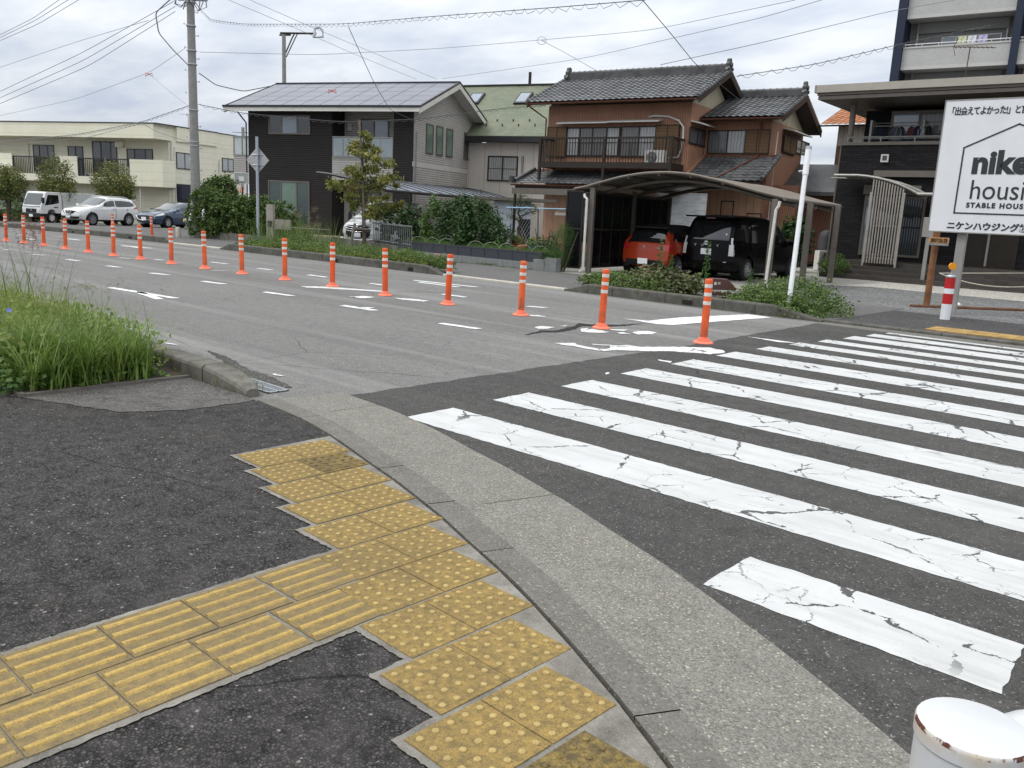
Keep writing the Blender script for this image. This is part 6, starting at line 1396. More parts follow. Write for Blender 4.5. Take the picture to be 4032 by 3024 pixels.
m = MB(); m.tube([tuple(-cr*1.0+np.array([0, 0, H3-.45])), tuple(cr*1.0+np.array([0, 0, H3-.45]))], .06, 6); m.tube([tuple(-cr*.7+np.array([0, 0, H3-1.0])), tuple(cr*.7+np.array([0, 0, H3-1.0]))], .06, 6); m.build('crossarm', M_GALV, p3)
# overhead cables: each hangs between two real points (photo column/row + distance), sagging in the middle
def cable(label, pts, r=.012, mat=None, wavy=0.0, name='overhead_cable', group='overhead cables'):
    P = [at_depth((x, y), d) for x, y, d in pts]; C = []
    for k, (a, b) in enumerate(zip(P, P[1:])): n = 14; C += [a+(b-a)*i/n for i in range(n)]
    C.append(P[-1]); C = [np.array(c) for c in C]
    C = smooth(C, 5)
    m = MB(); m.tube([tuple(c) for c in C], r*.85, 6)
    if wavy:
        W = resample(C, .12); L = []
        for i, c in enumerate(W): a = i*.12/wavy*6.2832; L.append((c[0]+.03*math.cos(a), c[1]+.03*math.cos(a)*.5, c[2]-.035+.055*math.sin(a)*(1.5 if wavy > .5 else 1)))
        m.tube(L, r*.55, 4)
    o = m.build(name, mat or M_CABLE); return tag(o, label, 'cable', group)
cable('lowest of the three wires sloping up to the pole from the left edge', [(0, 408, 42), (350, 260, 38), (690, 45, 34)], .014, M_CABLEG)
cable('middle of the three wires sloping up to the pole from the left edge', [(0, 385, 42), (330, 238, 38), (690, 25, 34)], .014, M_CABLEG)
cable('top of the three wires sloping up to the pole from the left edge', [(0, 360, 42), (330, 205, 38), (690, 2, 34)], .014, M_CABLEG)
cable('upper wire leaving the top left corner of the photo', [(0, 160, 44), (150, 95, 41), (325, -10, 36)], .014, M_CABLEG)
cable('wire just below the uppermost one in the top left corner', [(0, 137, 44), (130, 72, 41), (240, -6, 37)], .014, M_CABLEG)
cable('third wire down in the top left corner', [(0, 148, 44), (140, 80, 41), (280, -8, 37)], .014, M_CABLEG)
cable('thin wire crossing the sky left of the pole to the dangling cord', [(-60, 285, 55), (300, 165, 46), (585, 80, 36)], .012, M_CABLEG)
cable('thick looping cable dropping left of the pole', [(690, -20, 33), (612, 50, 33.5), (625, 130, 34), (680, 195, 34), (750, 265, 34)], .028, M_CABLEG)
cable('coiled cable leaving the pole for the upper right', [(782, 30, 34), (830, 78, 32), (960, 95, 29), (1350, 95, 22), (1700, 65, 18), (2200, 28, 14.5), (2540, 0, 13)], .008, M_CABLE, .34)
cable('thick cable from the pole to the solar-roof house left eave', [(784, 288, 34), (850, 335, 35), (960, 360, 36), (1060, 340, 38)], .022, M_CABLE)
cable('coiled low cable from the left edge to the pole', [(-30, 560, 46), (300, 530, 40), (560, 480, 36), (755, 412, 34)], .016, M_CABLEG, .36)
cable('coiled low cable from the pole past the dark house front', [(786, 412, 34), (950, 445, 34), (1330, 480, 33), (1640, 470, 34), (1990, 425, 36), (2150, 415, 37)], .014, M_CABLE, .36)
cable('service wire running under the coiled cable to the cream building', [(0, 576, 50), (330, 545, 46), (560, 485, 42), (620, 520, 48), (760, 565, 58)], .014, M_CABLEG)
cable('service drop running down to the dark house corner', [(1372, 105, 25), (1410, 190, 27), (1470, 320, 30), (1535, 432, 33), (1625, 472, 34)], .012, M_CABLE)
cable('wire passing behind the pole toward the brown house ridge', [(785, 205, 40), (1250, 216, 44), (1750, 190, 46), (2560, 120, 40), (3130, 0, 30)], .013, M_CABLEG)
cable('wire rising from the green roof to the upper right', [(1740, 310, 60), (2300, 230, 48), (3000, 70, 34), (3300, -20, 30)], .013, M_CABLEG)
cable('wavy wire above the brown house to the tower', [(2600, 255, 30), (3000, 168, 32), (3500, 45, 36), (3760, 0, 40)], .014, M_CABLEG)
cable('zigzag cable between the brown house and the tower', [(2900, 300, 28), (3200, 255, 29), (3540, 175, 31), (3900, 100, 33)], .014, M_CABLE, .62)
cable('dark wire dropping from the top edge to the brown house roof', [(2530, 0, 20), (2640, 130, 23), (2740, 255, 26), (2920, 400, 30)], .012, M_CABLE)
cable('thin wire from the ring to the brown house ridge', [(2130, 158, 30), (2230, 210, 31), (2360, 285, 33)], .009, M_CABLEG)
cable('first of two wires falling from the top edge behind the solar roof', [(900, 0, 50), (1150, 105, 56), (1400, 215, 64), (1640, 312, 72)], .016, M_CABLEG)
cable('second of two wires falling from the top edge behind the solar roof', [(985, 0, 50), (1230, 108, 57), (1480, 212, 64), (1720, 312, 72)], .016, M_CABLEG)
cable('thin wire from the top edge to the diamond tag above the cream building', [(750, 175, 34), (590, 285, 38), (300, 390, 46), (0, 455, 54)], .01, M_CABLEG)
cable('thin tag cord dropping to the pole', [(586, 290, 38), (680, 370, 36), (752, 425, 34)], .008, M_CABLEG)
# ring hanging on the wire
q = at_depth((2133, 160), 30); m = MB(); m.tube([(q[0]+.0, q[1], q[2])]+[(q[0]+.16*math.cos(a)*cr[0], q[1]+.16*math.cos(a)*cr[1], q[2]-.0+.13*math.sin(a)) for a in [6.2832*k/14 for k in range(15)]], .008, 5); tag(m.build('cable_ring', M_CABLEG), 'small loop of wire at the cable junction in the sky', 'cable ring')
M_RW = plain('red_tag', (.5, .05, .03), .6)
for (x, y, d), lb in (((1308, 358, 33), 'small red and white bow of tape tied on a wire before the solar roof'), ((586, 292, 38), 'small red and white diamond tag on the wire above the cream building')):
    q = at_depth((x, y), d); m = MB()
    for s in (-1, 1): m.tube([tuple(q), tuple(q+cr*.14*s+np.array([0, 0, .05])), tuple(q+cr*.16*s-np.array([0, 0, .09])), tuple(q)], .018, 5)
    tag(m.build('wire_tag', M_RW), lb, 'tape tag')
# road sign seen from the back
M_GPOLE = plain('grey_painted_pole', (.36, .39, .44), .45, .08, 3, dirt=.2)
sdep = 29.3; sb = at_depth(Z2(335, 1385), sdep); sb[2] = .1
S_ = thing('road_sign', 'grey diamond road sign seen from behind on a tall pole by the hedge', 'road sign', (sb[0], sb[1], sb[2]-.1))
htop = float(at_depth(Z2(347, 592), sdep)[2]-sb[2]+.1); hs = float(at_depth(Z2(330, 770), sdep)[2]-sb[2]+.1)
MB().tube([(0, 0, 0), (0, 0, htop)], .048, 12).build('pole', M_GPOLE, S_, smooth=True)
fd = np.array([CF[0], CF[1]]); fd /= np.linalg.norm(fd); a = .0; rr_ = np.array([CR[0], CR[1]]); rr_ /= np.linalg.norm(rr_)
rr_ = rr_*.97-fd*.25
m = MB(); hw = .43; y0 = fd*.06
P = [(-rr_*hw, 0), (np.zeros(2), hw*1.05), (rr_*hw, 0), (np.zeros(2), -hw*1.05)]
m.add([(*(p+y0), hs+z) for p, z in P]+[(*(p+y0+fd*.012), hs+z) for p, z in P], [(3, 2, 1, 0), (4, 5, 6, 7), (0, 1, 5, 4), (1, 2, 6, 5), (2, 3, 7, 6), (3, 0, 4, 7)]); m.build('sign_plate', plain('bare_aluminium_back', (.42, .42, .42), .5, .08, 5, metal=.5, dirt=.3), S_)
m = MB()
for dz_ in (.17, -.17): m.tube([(*(-rr_*.2+y0*.8), hs+dz_), (*(rr_*.2+y0*.8), hs+dz_)], .022, 6); m.lathe([(.052, hs+dz_-.03), (.058, hs+dz_), (.052, hs+dz_+.03)], 12)
m.build('bracket', M_GALV, S_)
# stubby weathered post by the pampas grass
wd = 29.0; wb = at_depth(Z2(437, 1392), wd); wb[2] = .1; M_WEATH = plain('weathered_board', (.30, .27, .24), .85, .15, 5, dirt=.35)
Wp = thing('weathered_post', 'weathered grey meter post with two boards beside the pampas grass', 'post', (wb[0], wb[1], wb[2]-.15), math.degrees(math.atan2(rr_[1], rr_[0])))
hz = float(at_depth(Z2(437, 1115), wd)[2]-wb[2]+.15); k_ = wd/F_PX
B(-.13, .12, -.08, .08, 0, hz).build('post', M_WEATH, Wp); B(.13, .75, -.03, .03, float(at_depth(Z2(470, 1310), wd)[2]-wb[2]+.15), float(at_depth(Z2(470, 1232), wd)[2]-wb[2]+.15)).build('board', M_WEATH, Wp); B(.4, 2.2, -.012, .012, .70, .725).build('rail', M_WEATH, Wp)
m = MB(); m.box(-.06, .08, -.12, -.081, hz-.75, hz-.55); m.build('meter', M_BLACKM, Wp)
# leaning white post in the kerb planting
wp0 = G(*Z3(1905, 1575), .19); wdp = float((wp0-CP)@CF); wp1 = at_depth(Z3(2028, 610), wdp+.05)
W_ = thing('white_post', 'slim white leaning post rising from the kerb shrubs in front of the carport', 'post', tuple(wp0-np.array([0, 0, .12]))); d = wp1-wp0
m = MB(); m.tube([(0, 0, 0), tuple(d*.84+np.array([0, 0, .1]))], [.043, .041], 14); m.build('lower_tube', M_WHITEP, W_, smooth=True); m = MB(); m.tube([tuple(d*.84+np.array([0, 0, .1])), tuple(d+np.array([0, 0, .12]))], [.052, .05], 14); m.build('upper_tube', M_WHITEP, W_, smooth=True)
m = MB(); m.tube([tuple(d*1.0+np.array([0, 0, .11])), tuple(d*1.012+np.array([0, 0, .13]))], .055, 12); q = d*.865+np.array([0, 0, .1]); m.tube([tuple(q), tuple(q+np.array([-.13, .02, -.01]))], .02, 6); m.build('cap', M_GALV, W_)
# rusty post with small orange sign
rb = G(*Z4(612, 1475), .03); rdp = float((rb-CP)@CF); rt_ = at_depth(Z4(656, 1120), rdp)
M_RUST = plain('rusty_steel', (.20, .095, .045), .85, .35, 6, bump=.3, dirt=.4); M_ORS = plain('faded_orange_sign', (.62, .36, .16), .6, .08, 9, dirt=.15)
Rp = thing('rusty_post', 'rusty round post with small orange and grey advert sign left of the billboard', 'post', tuple(rb)); d = rt_-rb; MB().tube([(0, 0, -.03), (0, 0, float(d[2]))], .065, 12).build('post', M_RUST, Rp, smooth=True)
d = np.array([0, 0, d[2]])
def onr(px, py, dd=-.40): q = at_depth(Z4(px, py), rdp+dd)-rb; return q
a, b = onr(622, 1140), onr(716, 1168); ang = math.atan2(b[1]-a[1], b[0]-a[0])
w_ = float(np.hypot(*(onr(716, 1140)-onr(622, 1140))[:2])); h1 = float(onr(668, 1140)[2]-onr(668, 1168)[2]); h2 = .42*h1
sg_ = thing('small_sign', 'small orange sign with brown lettering on the rusty post', 'sign', tuple(rb+onr(622, 1186)), math.degrees(ang))
B(0, w_, 0, .02, h2, h1+h2).build('orange_plate', M_ORS, sg_); B(.0, w_, 0, .02, 0, h2-.004).build('grey_plate', plain('grey_plate', (.28, .29, .3), .6, .05, 5), sg_)
txt('東海広告', w_*.215, plain('brown_lettering', (.12, .05, .03), .6), sg_, (w_*.07, -.003, h2+h1*.2), (R(90), 0, 0), 'lettering', .004); txt('TEL (0567) 26-5624', w_*.085, M_OFFW, sg_, (w_*.1, -.003, h2*.28), (R(90), 0, 0), 'lettering', .001)
# billboard
M_BOARD = plain('billboard_white', (.70, .71, .73), .5, .04, 2, dirt=.12); M_INK = plain('billboard_ink', (.035, .038, .042), .6, .05, 5, dirt=0)
bo = at_depth(Z4(622, 1115), 15.9); BBf = Fr(bo, 2, 0); q = lambda *p: BBf.hv(Z4(*p), 0)
Bb = thing('billboard', 'large white housing company billboard on a grey steel post', 'billboard', tuple(bo[:2])+(0,), 2)
Hb = q(715, 490)[2]; Lb = bo[2]; Wb = 3.4
B(0, Wb, .0, .05, Lb, Hb).build('panel', M_BOARD, Bb); m = MB(); m.box(-.01, Wb+.01, -.006, .056, Hb, Hb+.02); m.box(-.01, Wb+.01, -.006, .056, Lb-.02, Lb); m.box(-.02, 0, -.006, .056, Lb-.02, Hb+.02); m.build('panel_edge', M_GREYAL, Bb)
pu = q(735, 1400)[0]; B(pu-.06, pu+.09, .07, .2, -.05, Hb-.3).build('post', plain('grey_steel_post', (.27, .26, .25), .5, .1, 4), Bb)
def bt(body, x, y, h, mat=M_INK, bold=0.0, sx=1.0, font_h=.73, **k):
    u, _, z = q(x, y); return txt(body, h/font_h, mat, Bb, (u, -.004, z), (R(90), 0, 0), 'lettering', bold, sx, **k)
hh = lambda x, y0, y1: abs(q(x, y0)[2]-q(x, y1)[2])
bt('「出会えてよかった!」と言っていただける家', 716, 556, .135, bold=.004, font_h=.88, sx=.74, space=.84)
bt('nike', 826, 836, .40, bold=.024, font_h=.735, sx=1.0); bt('housing', 812, 962, .36, font_h=.735, sx=.86); bt('STABLE HOUSE', 803, 1003, .088, bold=.006, space=1.3, sx=.97); bt('ニケンハウジング株式会社', 708, 1104, .13, bold=.006, font_h=.88)
m = MB(); hp = [q(*p) for p in ((1150, 1045), (745, 1030), (793, 715), (1062, 600), (1330, 740), (1330, 900))]
hp = [(hp[1][0]+2.35, hp[1][2]), (hp[1][0], hp[1][2]), (hp[2][0]-.0, hp[2][2]), (hp[3][0], hp[3][2]), (hp[3][0]+1.05, hp[2][2]), (hp[3][0]+1.05, hp[1][2])]
hp[2] = (hp[1][0]+.01, hp[2][1])
for a, b in zip(hp, hp[1:]):
    d = np.array(b)-np.array(a); d = d/np.linalg.norm(d)*.012; n = np.array([-d[1], d[0]])/.012*.013; P = [np.array(a)-d+n, np.array(a)-d-n, np.array(b)+d-n, np.array(b)+d+n]; m.prism([tuple(p) for p in P], 'y', -.006, -.001)
m.build('house_outline', M_INK, Bb)
# red and white bollard guarding the billboard post
gb_ = G(*Z4(700, 1545), .03); gd = float((gb_-CP)@CF); gtop = at_depth(Z4(735, 1335), gd); gh = float(gtop[2]-gb_[2])
Gd = thing('striped_bollard', 'red and white striped bollard with orange reflector below the billboard', 'bollard', tuple(gb_)); M_STR = plain('stripe_red', (.45, .02, .022), .4, .08, 6, dirt=.15)
zs = [0, gh*.36, gh*.60, gh*.72, gh*.985]; rG = .082
for i, (a, b) in enumerate(zip(zs, zs[1:])): MB().lathe([(rG, a), (rG, b)], 24).build('white_band' if i % 2 == 0 else 'red_band', M_WHITEP if i % 2 == 0 else M_STR, Gd, smooth=True)
MB().lathe([(rG+.004, gh*.97), (rG+.006, gh), (rG-.01, gh+.02), (0, gh+.03)], 24).build('cap', M_GALV, Gd, smooth=True)
m = MB(); m.tube([(0, 0, gh+.02), (0, 0, gh+.1)], .015, 8); o = m.build('reflector_stem', M_GALV, Gd); m = MB(); m.tube([tuple(-fd[0:2]*.02)+(gh+.17,), tuple(fd[0:2]*.02)+(gh+.17,)], .062, 16); m.build('reflector', plain('amber_reflector', (.75, .30, .02), .25, .05, 9, dirt=0), Gd)
# arrow-shaped stone marker in the shrubs
am = G(*R3(1330, 320), .15); ad = float((G(*R3(1350, 304), .2)-CP)@CF); A_ = lambda x, y: at_depth(R3(x, y), ad)
a0, a1 = A_(1295, 300), A_(1410, 300); ang = math.atan2(a1[1]-a0[1], a1[0]-a0[0]); Fm = Fr(a0, math.degrees(ang), 0)
St = thing('stone_marker', 'dark brown polished stone marker shaped like an arrow pointing right', 'stone marker', (a0[0], a0[1], 0), math.degrees(ang)); P = [Fm.hv(R3(*p), 0) for p in ((1285, 300), (1285, 175), (1412, 183), (1482, 255), (1408, 305))]
m = MB(); m.prism([(p[0], p[2]) for p in P]+[], 'y', 0, .14); m.build('slab', plain('brown_granite', (.075, .028, .022), .3, .25, 60, dirt=.1, spec=.6), St, bevel=.012)
p = Fm.hv(R3(1310, 222), 0); txt('香 地', .055, M_OFFW, St, (p[0], -.003, p[2]), (R(90), 0, 0), 'lettering', .002); p = Fm.hv(R3(1300, 262), 0); txt('渡土地区画整理組合', .045, M_OFFW, St, (p[0]-.02, -.003, p[2]-.03), (R(90), 0, 0), 'lettering', .002)
# brown timber edging of the gravel lot, rope chain, white pipe
e0, e1 = G(*Z4(535, 1478), .05), G(*Z4(1084, 1500), .05); m = MB(); d = (e1-e0)/np.linalg.norm(e1-e0); L_ = 4.6
for k in range(4): a = e0+d*L_*k/4; b = e0+d*(L_*(k+1)/4-.02); m.tube([(a[0], a[1], .035), (b[0], b[1], .04)], .04, 8)
tag(m.build('timber_edging', plain('rusty_brown_timber', (.13, .06, .03), .85, .25, 6, dirt=.4)), 'rusty brown timber edging at the front of the gravel lot', 'edging')
c0, c1 = G(*Z4(735, 1465), .08), G(*Z4(775, 1485), .03); m = MB(); m.tube([tuple(c0+np.array([0, 0, .05])), tuple(c1+np.array([0, 0, .03]))], .03, 8); tag(m.build('white_pipe', M_WHITEP), 'short white pipe lying behind the striped bollard', 'pipe')
for (y0_, y1_, lb) in ((1322, 1388, 'lower slack rope across the gravel lot'), (1326, 1322, 'upper taut rope across the gravel lot')):
    a = at_depth(Z4(675, 1322), 22.5); b = at_depth(Z4(1084, y1_), 19 if y1_ > 1350 else 23); m = MB(); m.tube([tuple(a+(b-a)*k/10+np.array([0, 0, -.12*4*(k/10)*(1-k/10)*(y1_ > 1350)])) for k in range(11)], .013, 6); tag(m.build('rope', plain('pale_rope', (.42, .39, .32), .9)), lb, 'rope', 'ropes across the gravel lot')
mb_ = thing('mailbox_post', 'grey utility box post on the dark house wall half hidden by the billboard', 'utility box', tuple(at_depth(Z4(612, 1145), 24)[:2])+(0,), 4); zc = float(at_depth(Z4(612, 1130), 24)[2]); B(-.12, .25, -.06, .06, zc-.1, zc+.45).build('box', M_GREYAL, mb_, bevel=.01); B(.0, .1, -.03, .03, -.05, zc-.1).build('post', M_GREYAL, mb_)
# ================================================================== PLANTS
rg = np.random.default_rng(11)
def leafmat(name, cols, rough=.5, trans=.25, spec=.35):
    t = NT(name); isl = t.n('ShaderNodeNewGeometry').outputs['Random Per Island']
    n = len(cols); base = t.ramp(isl, [((i+.0)/(n-1), c) for i, c in enumerate(cols)])
    base = t.mix(t.rng(t.noise(1.4, 3), .35, .7, 0, .45), base, sc_(cols[0], .7))
    t.set(base, rough, None, spec=spec); tl = t.n('ShaderNodeBsdfTranslucent', {0: base}); mx = t.n('ShaderNodeMixShader', {0: trans})
    t.L.new(t.p.outputs[0], mx.inputs[1]); t.L.new(tl.outputs[0], mx.inputs[2]); t.L.new(mx.outputs[0], t.N['Material Output'].inputs[0]); return t.m
def rawmesh(name, V, F, mat, parent=None, smooth_=False):
    me = bpy.data.meshes.new(name); V = np.asarray(V, np.float32); F = np.asarray(F, np.int32); k = F.shape[1]
    me.vertices.add(len(V)); me.vertices.foreach_set('co', V.ravel()); me.loops.add(F.size); me.loops.foreach_set('vertex_index', F.ravel())
    me.polygons.add(len(F)); me.polygons.foreach_set('loop_start', np.arange(0, F.size, k, dtype=np.int32)); me.polygons.foreach_set('loop_total', np.full(len(F), k, np.int32))
    me.materials.append(mat); me.update(calc_edges=True); me.validate()
    if smooth_: me.polygons.foreach_set('use_smooth', np.ones(len(F), bool))
    o = bpy.data.objects.new(name, me); COL.objects.link(o); o.parent = parent; return o
def unit(v): return v/np.maximum(np.linalg.norm(v, axis=1, keepdims=True), 1e-9)
def leaf_arrays(C, L, ratio=.55, droop=0.0, up=.6, var=.35, outward=None):
    """folded kite leaves: C centres, L length"""
    n = len(C); d = unit(rg.normal(size=(n, 3))*np.array([1, 1, .55])+np.array([0, 0, -droop])+(0 if outward is None else outward)); nn = unit(rg.normal(size=(n, 3))*(1-up)+np.array([0, 0, up])+(0 if outward is None else outward*.7))
    s = unit(np.cross(d, nn)); nn = np.cross(s, d); l = (L*(1+rg.uniform(-var, var, n)))[:, None]; w = l*ratio*.5
    a = C-d*l*.5; b = C+s*w-nn*w*-.25; c = C+d*l*.5-nn*l*.08; e = C-s*w+nn*w*.25
    V = np.stack([a, b, c, e], 1).reshape(-1, 3); i = np.arange(n)*4
    F = np.stack([np.stack([i, i+1, i+2], 1), np.stack([i, i+2, i+3], 1)], 1).reshape(-1, 3); return V, F
def clumpy(n, blobs, nc=40, cs=.22, shell=.6):
    """points in ellipsoid blobs gathered into clumps near their surfaces; blobs: (cx,cy,cz,rx,ry,rz,weight)"""
    bl = np.array(blobs, float); w = bl[:, 6]/bl[:, 6].sum(); out = []; ow = []
    for b, k in zip(bl, w):
        m = max(6, int(nc*k*len(bl))); u = unit(rg.normal(size=(m, 3))); r = rg.uniform(shell, 1.0, (m, 1))**.7; cc = b[:3]+u*r*b[3:6]
        q = int(n*k); idx = rg.integers(0, m, q); p = cc[idx]+rg.normal(size=(q, 3))*b[3:6]*cs; out.append(p); ow.append(unit((p-b[:3])/b[3:6]))
    return np.concatenate(out), np.concatenate(ow)
def foliage(name, par, mat, n, blobs, L, nc=40, cs=.2, shell=.6, ratio=.55, droop=.2, up=.45, out=.6, zmin=None):
    C, W = clumpy(n, blobs, nc, cs, shell)
    if zmin is not None: k = C[:, 2] > zmin; C, W = C[k], W[k]
    V, F = leaf_arrays(C, L, ratio, droop, up, outward=W*out); return rawmesh(name, V, F, mat, par)
def blade_arrays(P, H, W, bend, az=None, seg=5, tilt=.15):
    n = len(P); az = rg.uniform(0, 6.2832, n) if az is None else az; dx, dy = np.cos(az), np.sin(az); sx, sy = -dy, dx; V = []; H = np.broadcast_to(H, n); W = np.broadcast_to(W, n); bend = np.broadcast_to(bend, n)
    for k in range(seg+1):
        t = k/seg; h = H*(t-.32*bend*t**2.6); o = H*(tilt*t+bend*.75*t**2.1); w = W*(1-t**1.6)*.5+.0004
        cx, cy, cz = P[:, 0]+dx*o, P[:, 1]+dy*o, P[:, 2]+h
        V += [np.stack([cx-sx*w, cy-sy*w, cz], 1), np.stack([cx+sx*w, cy+sy*w, cz], 1)]
    V = np.stack(V, 1).reshape(-1, 3); m = 2*(seg+1); b = np.arange(n)*m; F = []
    for k in range(seg): F.append(np.stack([b+2*k, b+2*k+1, b+2*k+3, b+2*k+2], 1))
    return V, np.stack(F, 1).reshape(-1, 4)
def cat(parts): 
    V, F, o = [], [], 0
    for v, f in parts: V.append(v); F.append(f+o); o += len(v)
    return np.concatenate(V), np.concatenate(F)
G_HEDGE = leafmat('hedge_leaf', [(.042, .08, .018), (.072, .128, .027), (.11, .175, .038), (.155, .215, .055)])
G_DARK = leafmat('dark_garden_leaf', [(.022, .055, .016), (.04, .088, .023), (.07, .13, .034)])
G_MID = leafmat('mid_green_leaf', [(.05, .105, .02), (.085, .155, .03), (.13, .21, .042)])
G_YEL = leafmat('yellow_green_leaf', [(.075, .10, .024), (.13, .155, .036), (.21, .21, .06), (.27, .24, .09)])
G_RUSTY = leafmat('rusty_olive_leaf', [(.11, .145, .028), (.165, .2, .04), (.235, .25, .06), (.3, .28, .075), (.3, .22, .065), (.13, .18, .035)])
G_GRASS = leafmat('meadow_grass', [(.075, .145, .022), (.12, .21, .034), (.185, .28, .055), (.28, .34, .10)], .45, .35)
G_LIME = leafmat('lime_weed', [(.13, .20, .034), (.20, .275, .056), (.27, .325, .085), (.34, .35, .12)], .5, .4)
G_WEED = leafmat('verge_weed', [(.06, .115, .024), (.105, .175, .038), (.155, .225, .058), (.2, .24, .075)], .5, .35)
G_VINE = leafmat('vine_leaf', [(.05, .07, .022), (.085, .105, .035), (.14, .15, .06), (.19, .165, .08)], .55, .3)
G_STRAW = leafmat('straw_plume', [(.25, .2, .13), (.33, .27, .19), (.42, .36, .27)], .8, .4)
G_FERN = leafmat('asparagus_fern', [(.05, .12, .025), (.08, .17, .035), (.12, .22, .05)], .5, .4)
G_FOX = leafmat('foxtail_seed', [(.19, .22, .08), (.27, .28, .12), (.33, .31, .16)], .7, .4)
G_BLUE = leafmat('blue_petal', [(.14, .18, .62), (.20, .24, .72)], .6, .3); G_PINK = leafmat('pink_petal', [(.5, .32, .42), (.6, .45, .5)], .6, .3)
M_BARK = plain('grey_brown_bark', (.075, .06, .045), .95, .3, 14, bump=.8, bs=30); M_STEM = plain('green_stem', (.07, .11, .03), .7, .2, 9)
def stuff(o, label=None): o['kind'] = 'stuff'; return o
# ---- near bed: tall grasses, foxtails and leafy weeds on the left
def near_bed():
    parts = []
    n = 2600; x = -6.78-rg.gamma(1.6, .55, n); y = rg.uniform(2.14, 3.32, n); P = np.stack([x, y, np.full(n, .05)], 1)
    tuft = rg.integers(0, 70, n); tx = -6.74-rg.gamma(1.25, .6, 70); ty = rg.uniform(2.2, 3.25, 70); P[:, 0] = tx[tuft]+rg.normal(size=n)*.05; P[:, 1] = np.clip(ty[tuft]+rg.normal(size=n)*.05, 2.12, 3.34); P[:, 0] = np.minimum(P[:, 0], -6.68)
    H = rg.uniform(.25, .6, n); V = blade_arrays(P, H, rg.uniform(.008, .016, n), rg.uniform(.25, 1.0, n)); parts.append(V)
    n = 26; P = np.stack([-6.8-rg.uniform(0, 1.4, n), rg.uniform(2.5, 3.3, n), np.full(n, .05)], 1); parts.append(blade_arrays(P, rg.uniform(.55, .8, n), .010, rg.uniform(.05, .3, n)))
    V, F = cat(parts); stuff(rawmesh('grass', V, F, G_GRASS))
    # lime grass further along
    n = 5200; x = -7.9-rg.gamma(2.0, 1.5, n); P = np.stack([x, rg.uniform(2.12, 3.36, n), np.full(n, .05)], 1); H = rg.uniform(.22, .58, n); V, F = blade_arrays(P, H, rg.uniform(.008, .018, n), rg.uniform(.2, 1.0, n)); stuff(rawmesh('grass', V, F, G_LIME))
    # leafy weeds: hanging low over the edging and through the bed
    n = 8000; x = -6.75-rg.gamma(2.2, 1.35, n); z = .06+rg.beta(1.2, 1.8, n)*.42; C = np.stack([x, rg.uniform(2.08, 3.36, n), z], 1); V, F = leaf_arrays(C, .052, .8, .1, .6); stuff(rawmesh('weeds', V, F, G_LIME))
    n = 3200; x = -6.70-rg.gamma(1.3, .7, n); z = .05+rg.beta(1, 3, n)*.22; C = np.stack([x, rg.uniform(1.98, 2.6, n)+(rg.random(n) < .3)*.6, z], 1); V, F = leaf_arrays(C, .05, .85, .1, .65); stuff(rawmesh('weeds', V, F, G_MID))
    # foxtail heads on thin stems
    n = 120; x = -7.0-rg.gamma(2.2, .75, n); P = np.stack([x, rg.uniform(2.25, 3.3, n), np.full(n, .05)], 1); az = rg.uniform(0, 6.28, n); H = rg.uniform(.5, .82, n); Vs, Fs = blade_arrays(P, H, .0035, .35, az, 6, .1); heads = []
    for i in range(n):
        t0 = P[i]+np.array([math.cos(az[i]), math.sin(az[i]), 0])*H[i]*(.1+.35*.75); t0[2] = .05+H[i]*(1-.32*.35); K = 46; s = np.linspace(0, 1, K); dd = np.array([math.cos(az[i]), math.sin(az[i]), 0])
        c = t0+np.outer(s, dd)*.055+np.outer(-s**2*.05+.02*s, [0, 0, 1]); heads.append(c+rg.normal(size=(K, 3))*.0035)
    C = np.concatenate(heads); V, F = leaf_arrays(C, .014, .16, 0, .0); stuff(rawmesh('foxtail_heads', V, F, G_FOX)); stuff(rawmesh('foxtail_stems', Vs, Fs, G_LIME))
    # reddish plume grass at the far left edge
    n = 90; P = np.stack([rg.uniform(-10.2, -9.2, n), rg.uniform(2.5, 3.3, n), np.full(n, .05)], 1); V, F = blade_arrays(P, rg.uniform(.8, 1.15, n), .007, rg.uniform(.1, .5, n)); stuff(rawmesh('tall_grass', V, F, G_WEED))
    M_RP = leafmat('reddish_plume', [(.22, .10, .07), (.30, .17, .12)], .8, .3); n = 500; s = rg.integers(0, 12, n); bx = rg.uniform(-10.0, -9.0, 12); by = rg.uniform(2.6, 3.3, 12); t = rg.uniform(0, 1, n)
    C = np.stack([bx[s]+t*.18*np.cos(s*1.7), by[s]+t*.18*np.sin(s*1.7), .95+.3*t+rg.normal(size=n)*.02], 1); V, F = leaf_arrays(C, .04, .1, .2, .1); stuff(rawmesh('grass_plumes', V, F, M_RP))
    # morning glories
    def flowers(n, mat, nm, r):
        Vv, Ff = [], []; k = 7
        for i in range(n):
            c = np.array([-7.4-rg.gamma(1.5, .8), rg.uniform(2.08, 2.7), rg.uniform(.18, .48)]); d = unit(np.array([[.6+rg.normal()*.3, -.6+rg.normal()*.3, .5]]))[0]; a = np.cross(d, [0, 0, 1]); a /= np.linalg.norm(a); b = np.cross(d, a); o = len(Vv)
            Vv.append(c-d*r*.6); Vv += [c+r*(a*math.cos(6.28*j/k)+b*math.sin(6.28*j/k)) for j in range(k)]; Ff += [(o, o+1+j, o+1+(j+1) % k) for j in range(k)]
        stuff(rawmesh(nm, Vv, Ff, mat))
    flowers(26, G_BLUE, 'blue_flowers', .022); flowers(18, G_PINK, 'pink_flowers', .014)
near_bed()
n = 260; P = np.stack([rg.uniform(-6.6, -5.9, n), np.where(rg.random(n) < .5, 3.36, 3.62)+rg.normal(size=n)*.012, np.full(n, .015)], 1); V, F = blade_arrays(P[::4], rg.uniform(.04, .14, len(P[::4])), .004, .6); stuff(rawmesh('kerb_tufts', V, F, G_WEED))
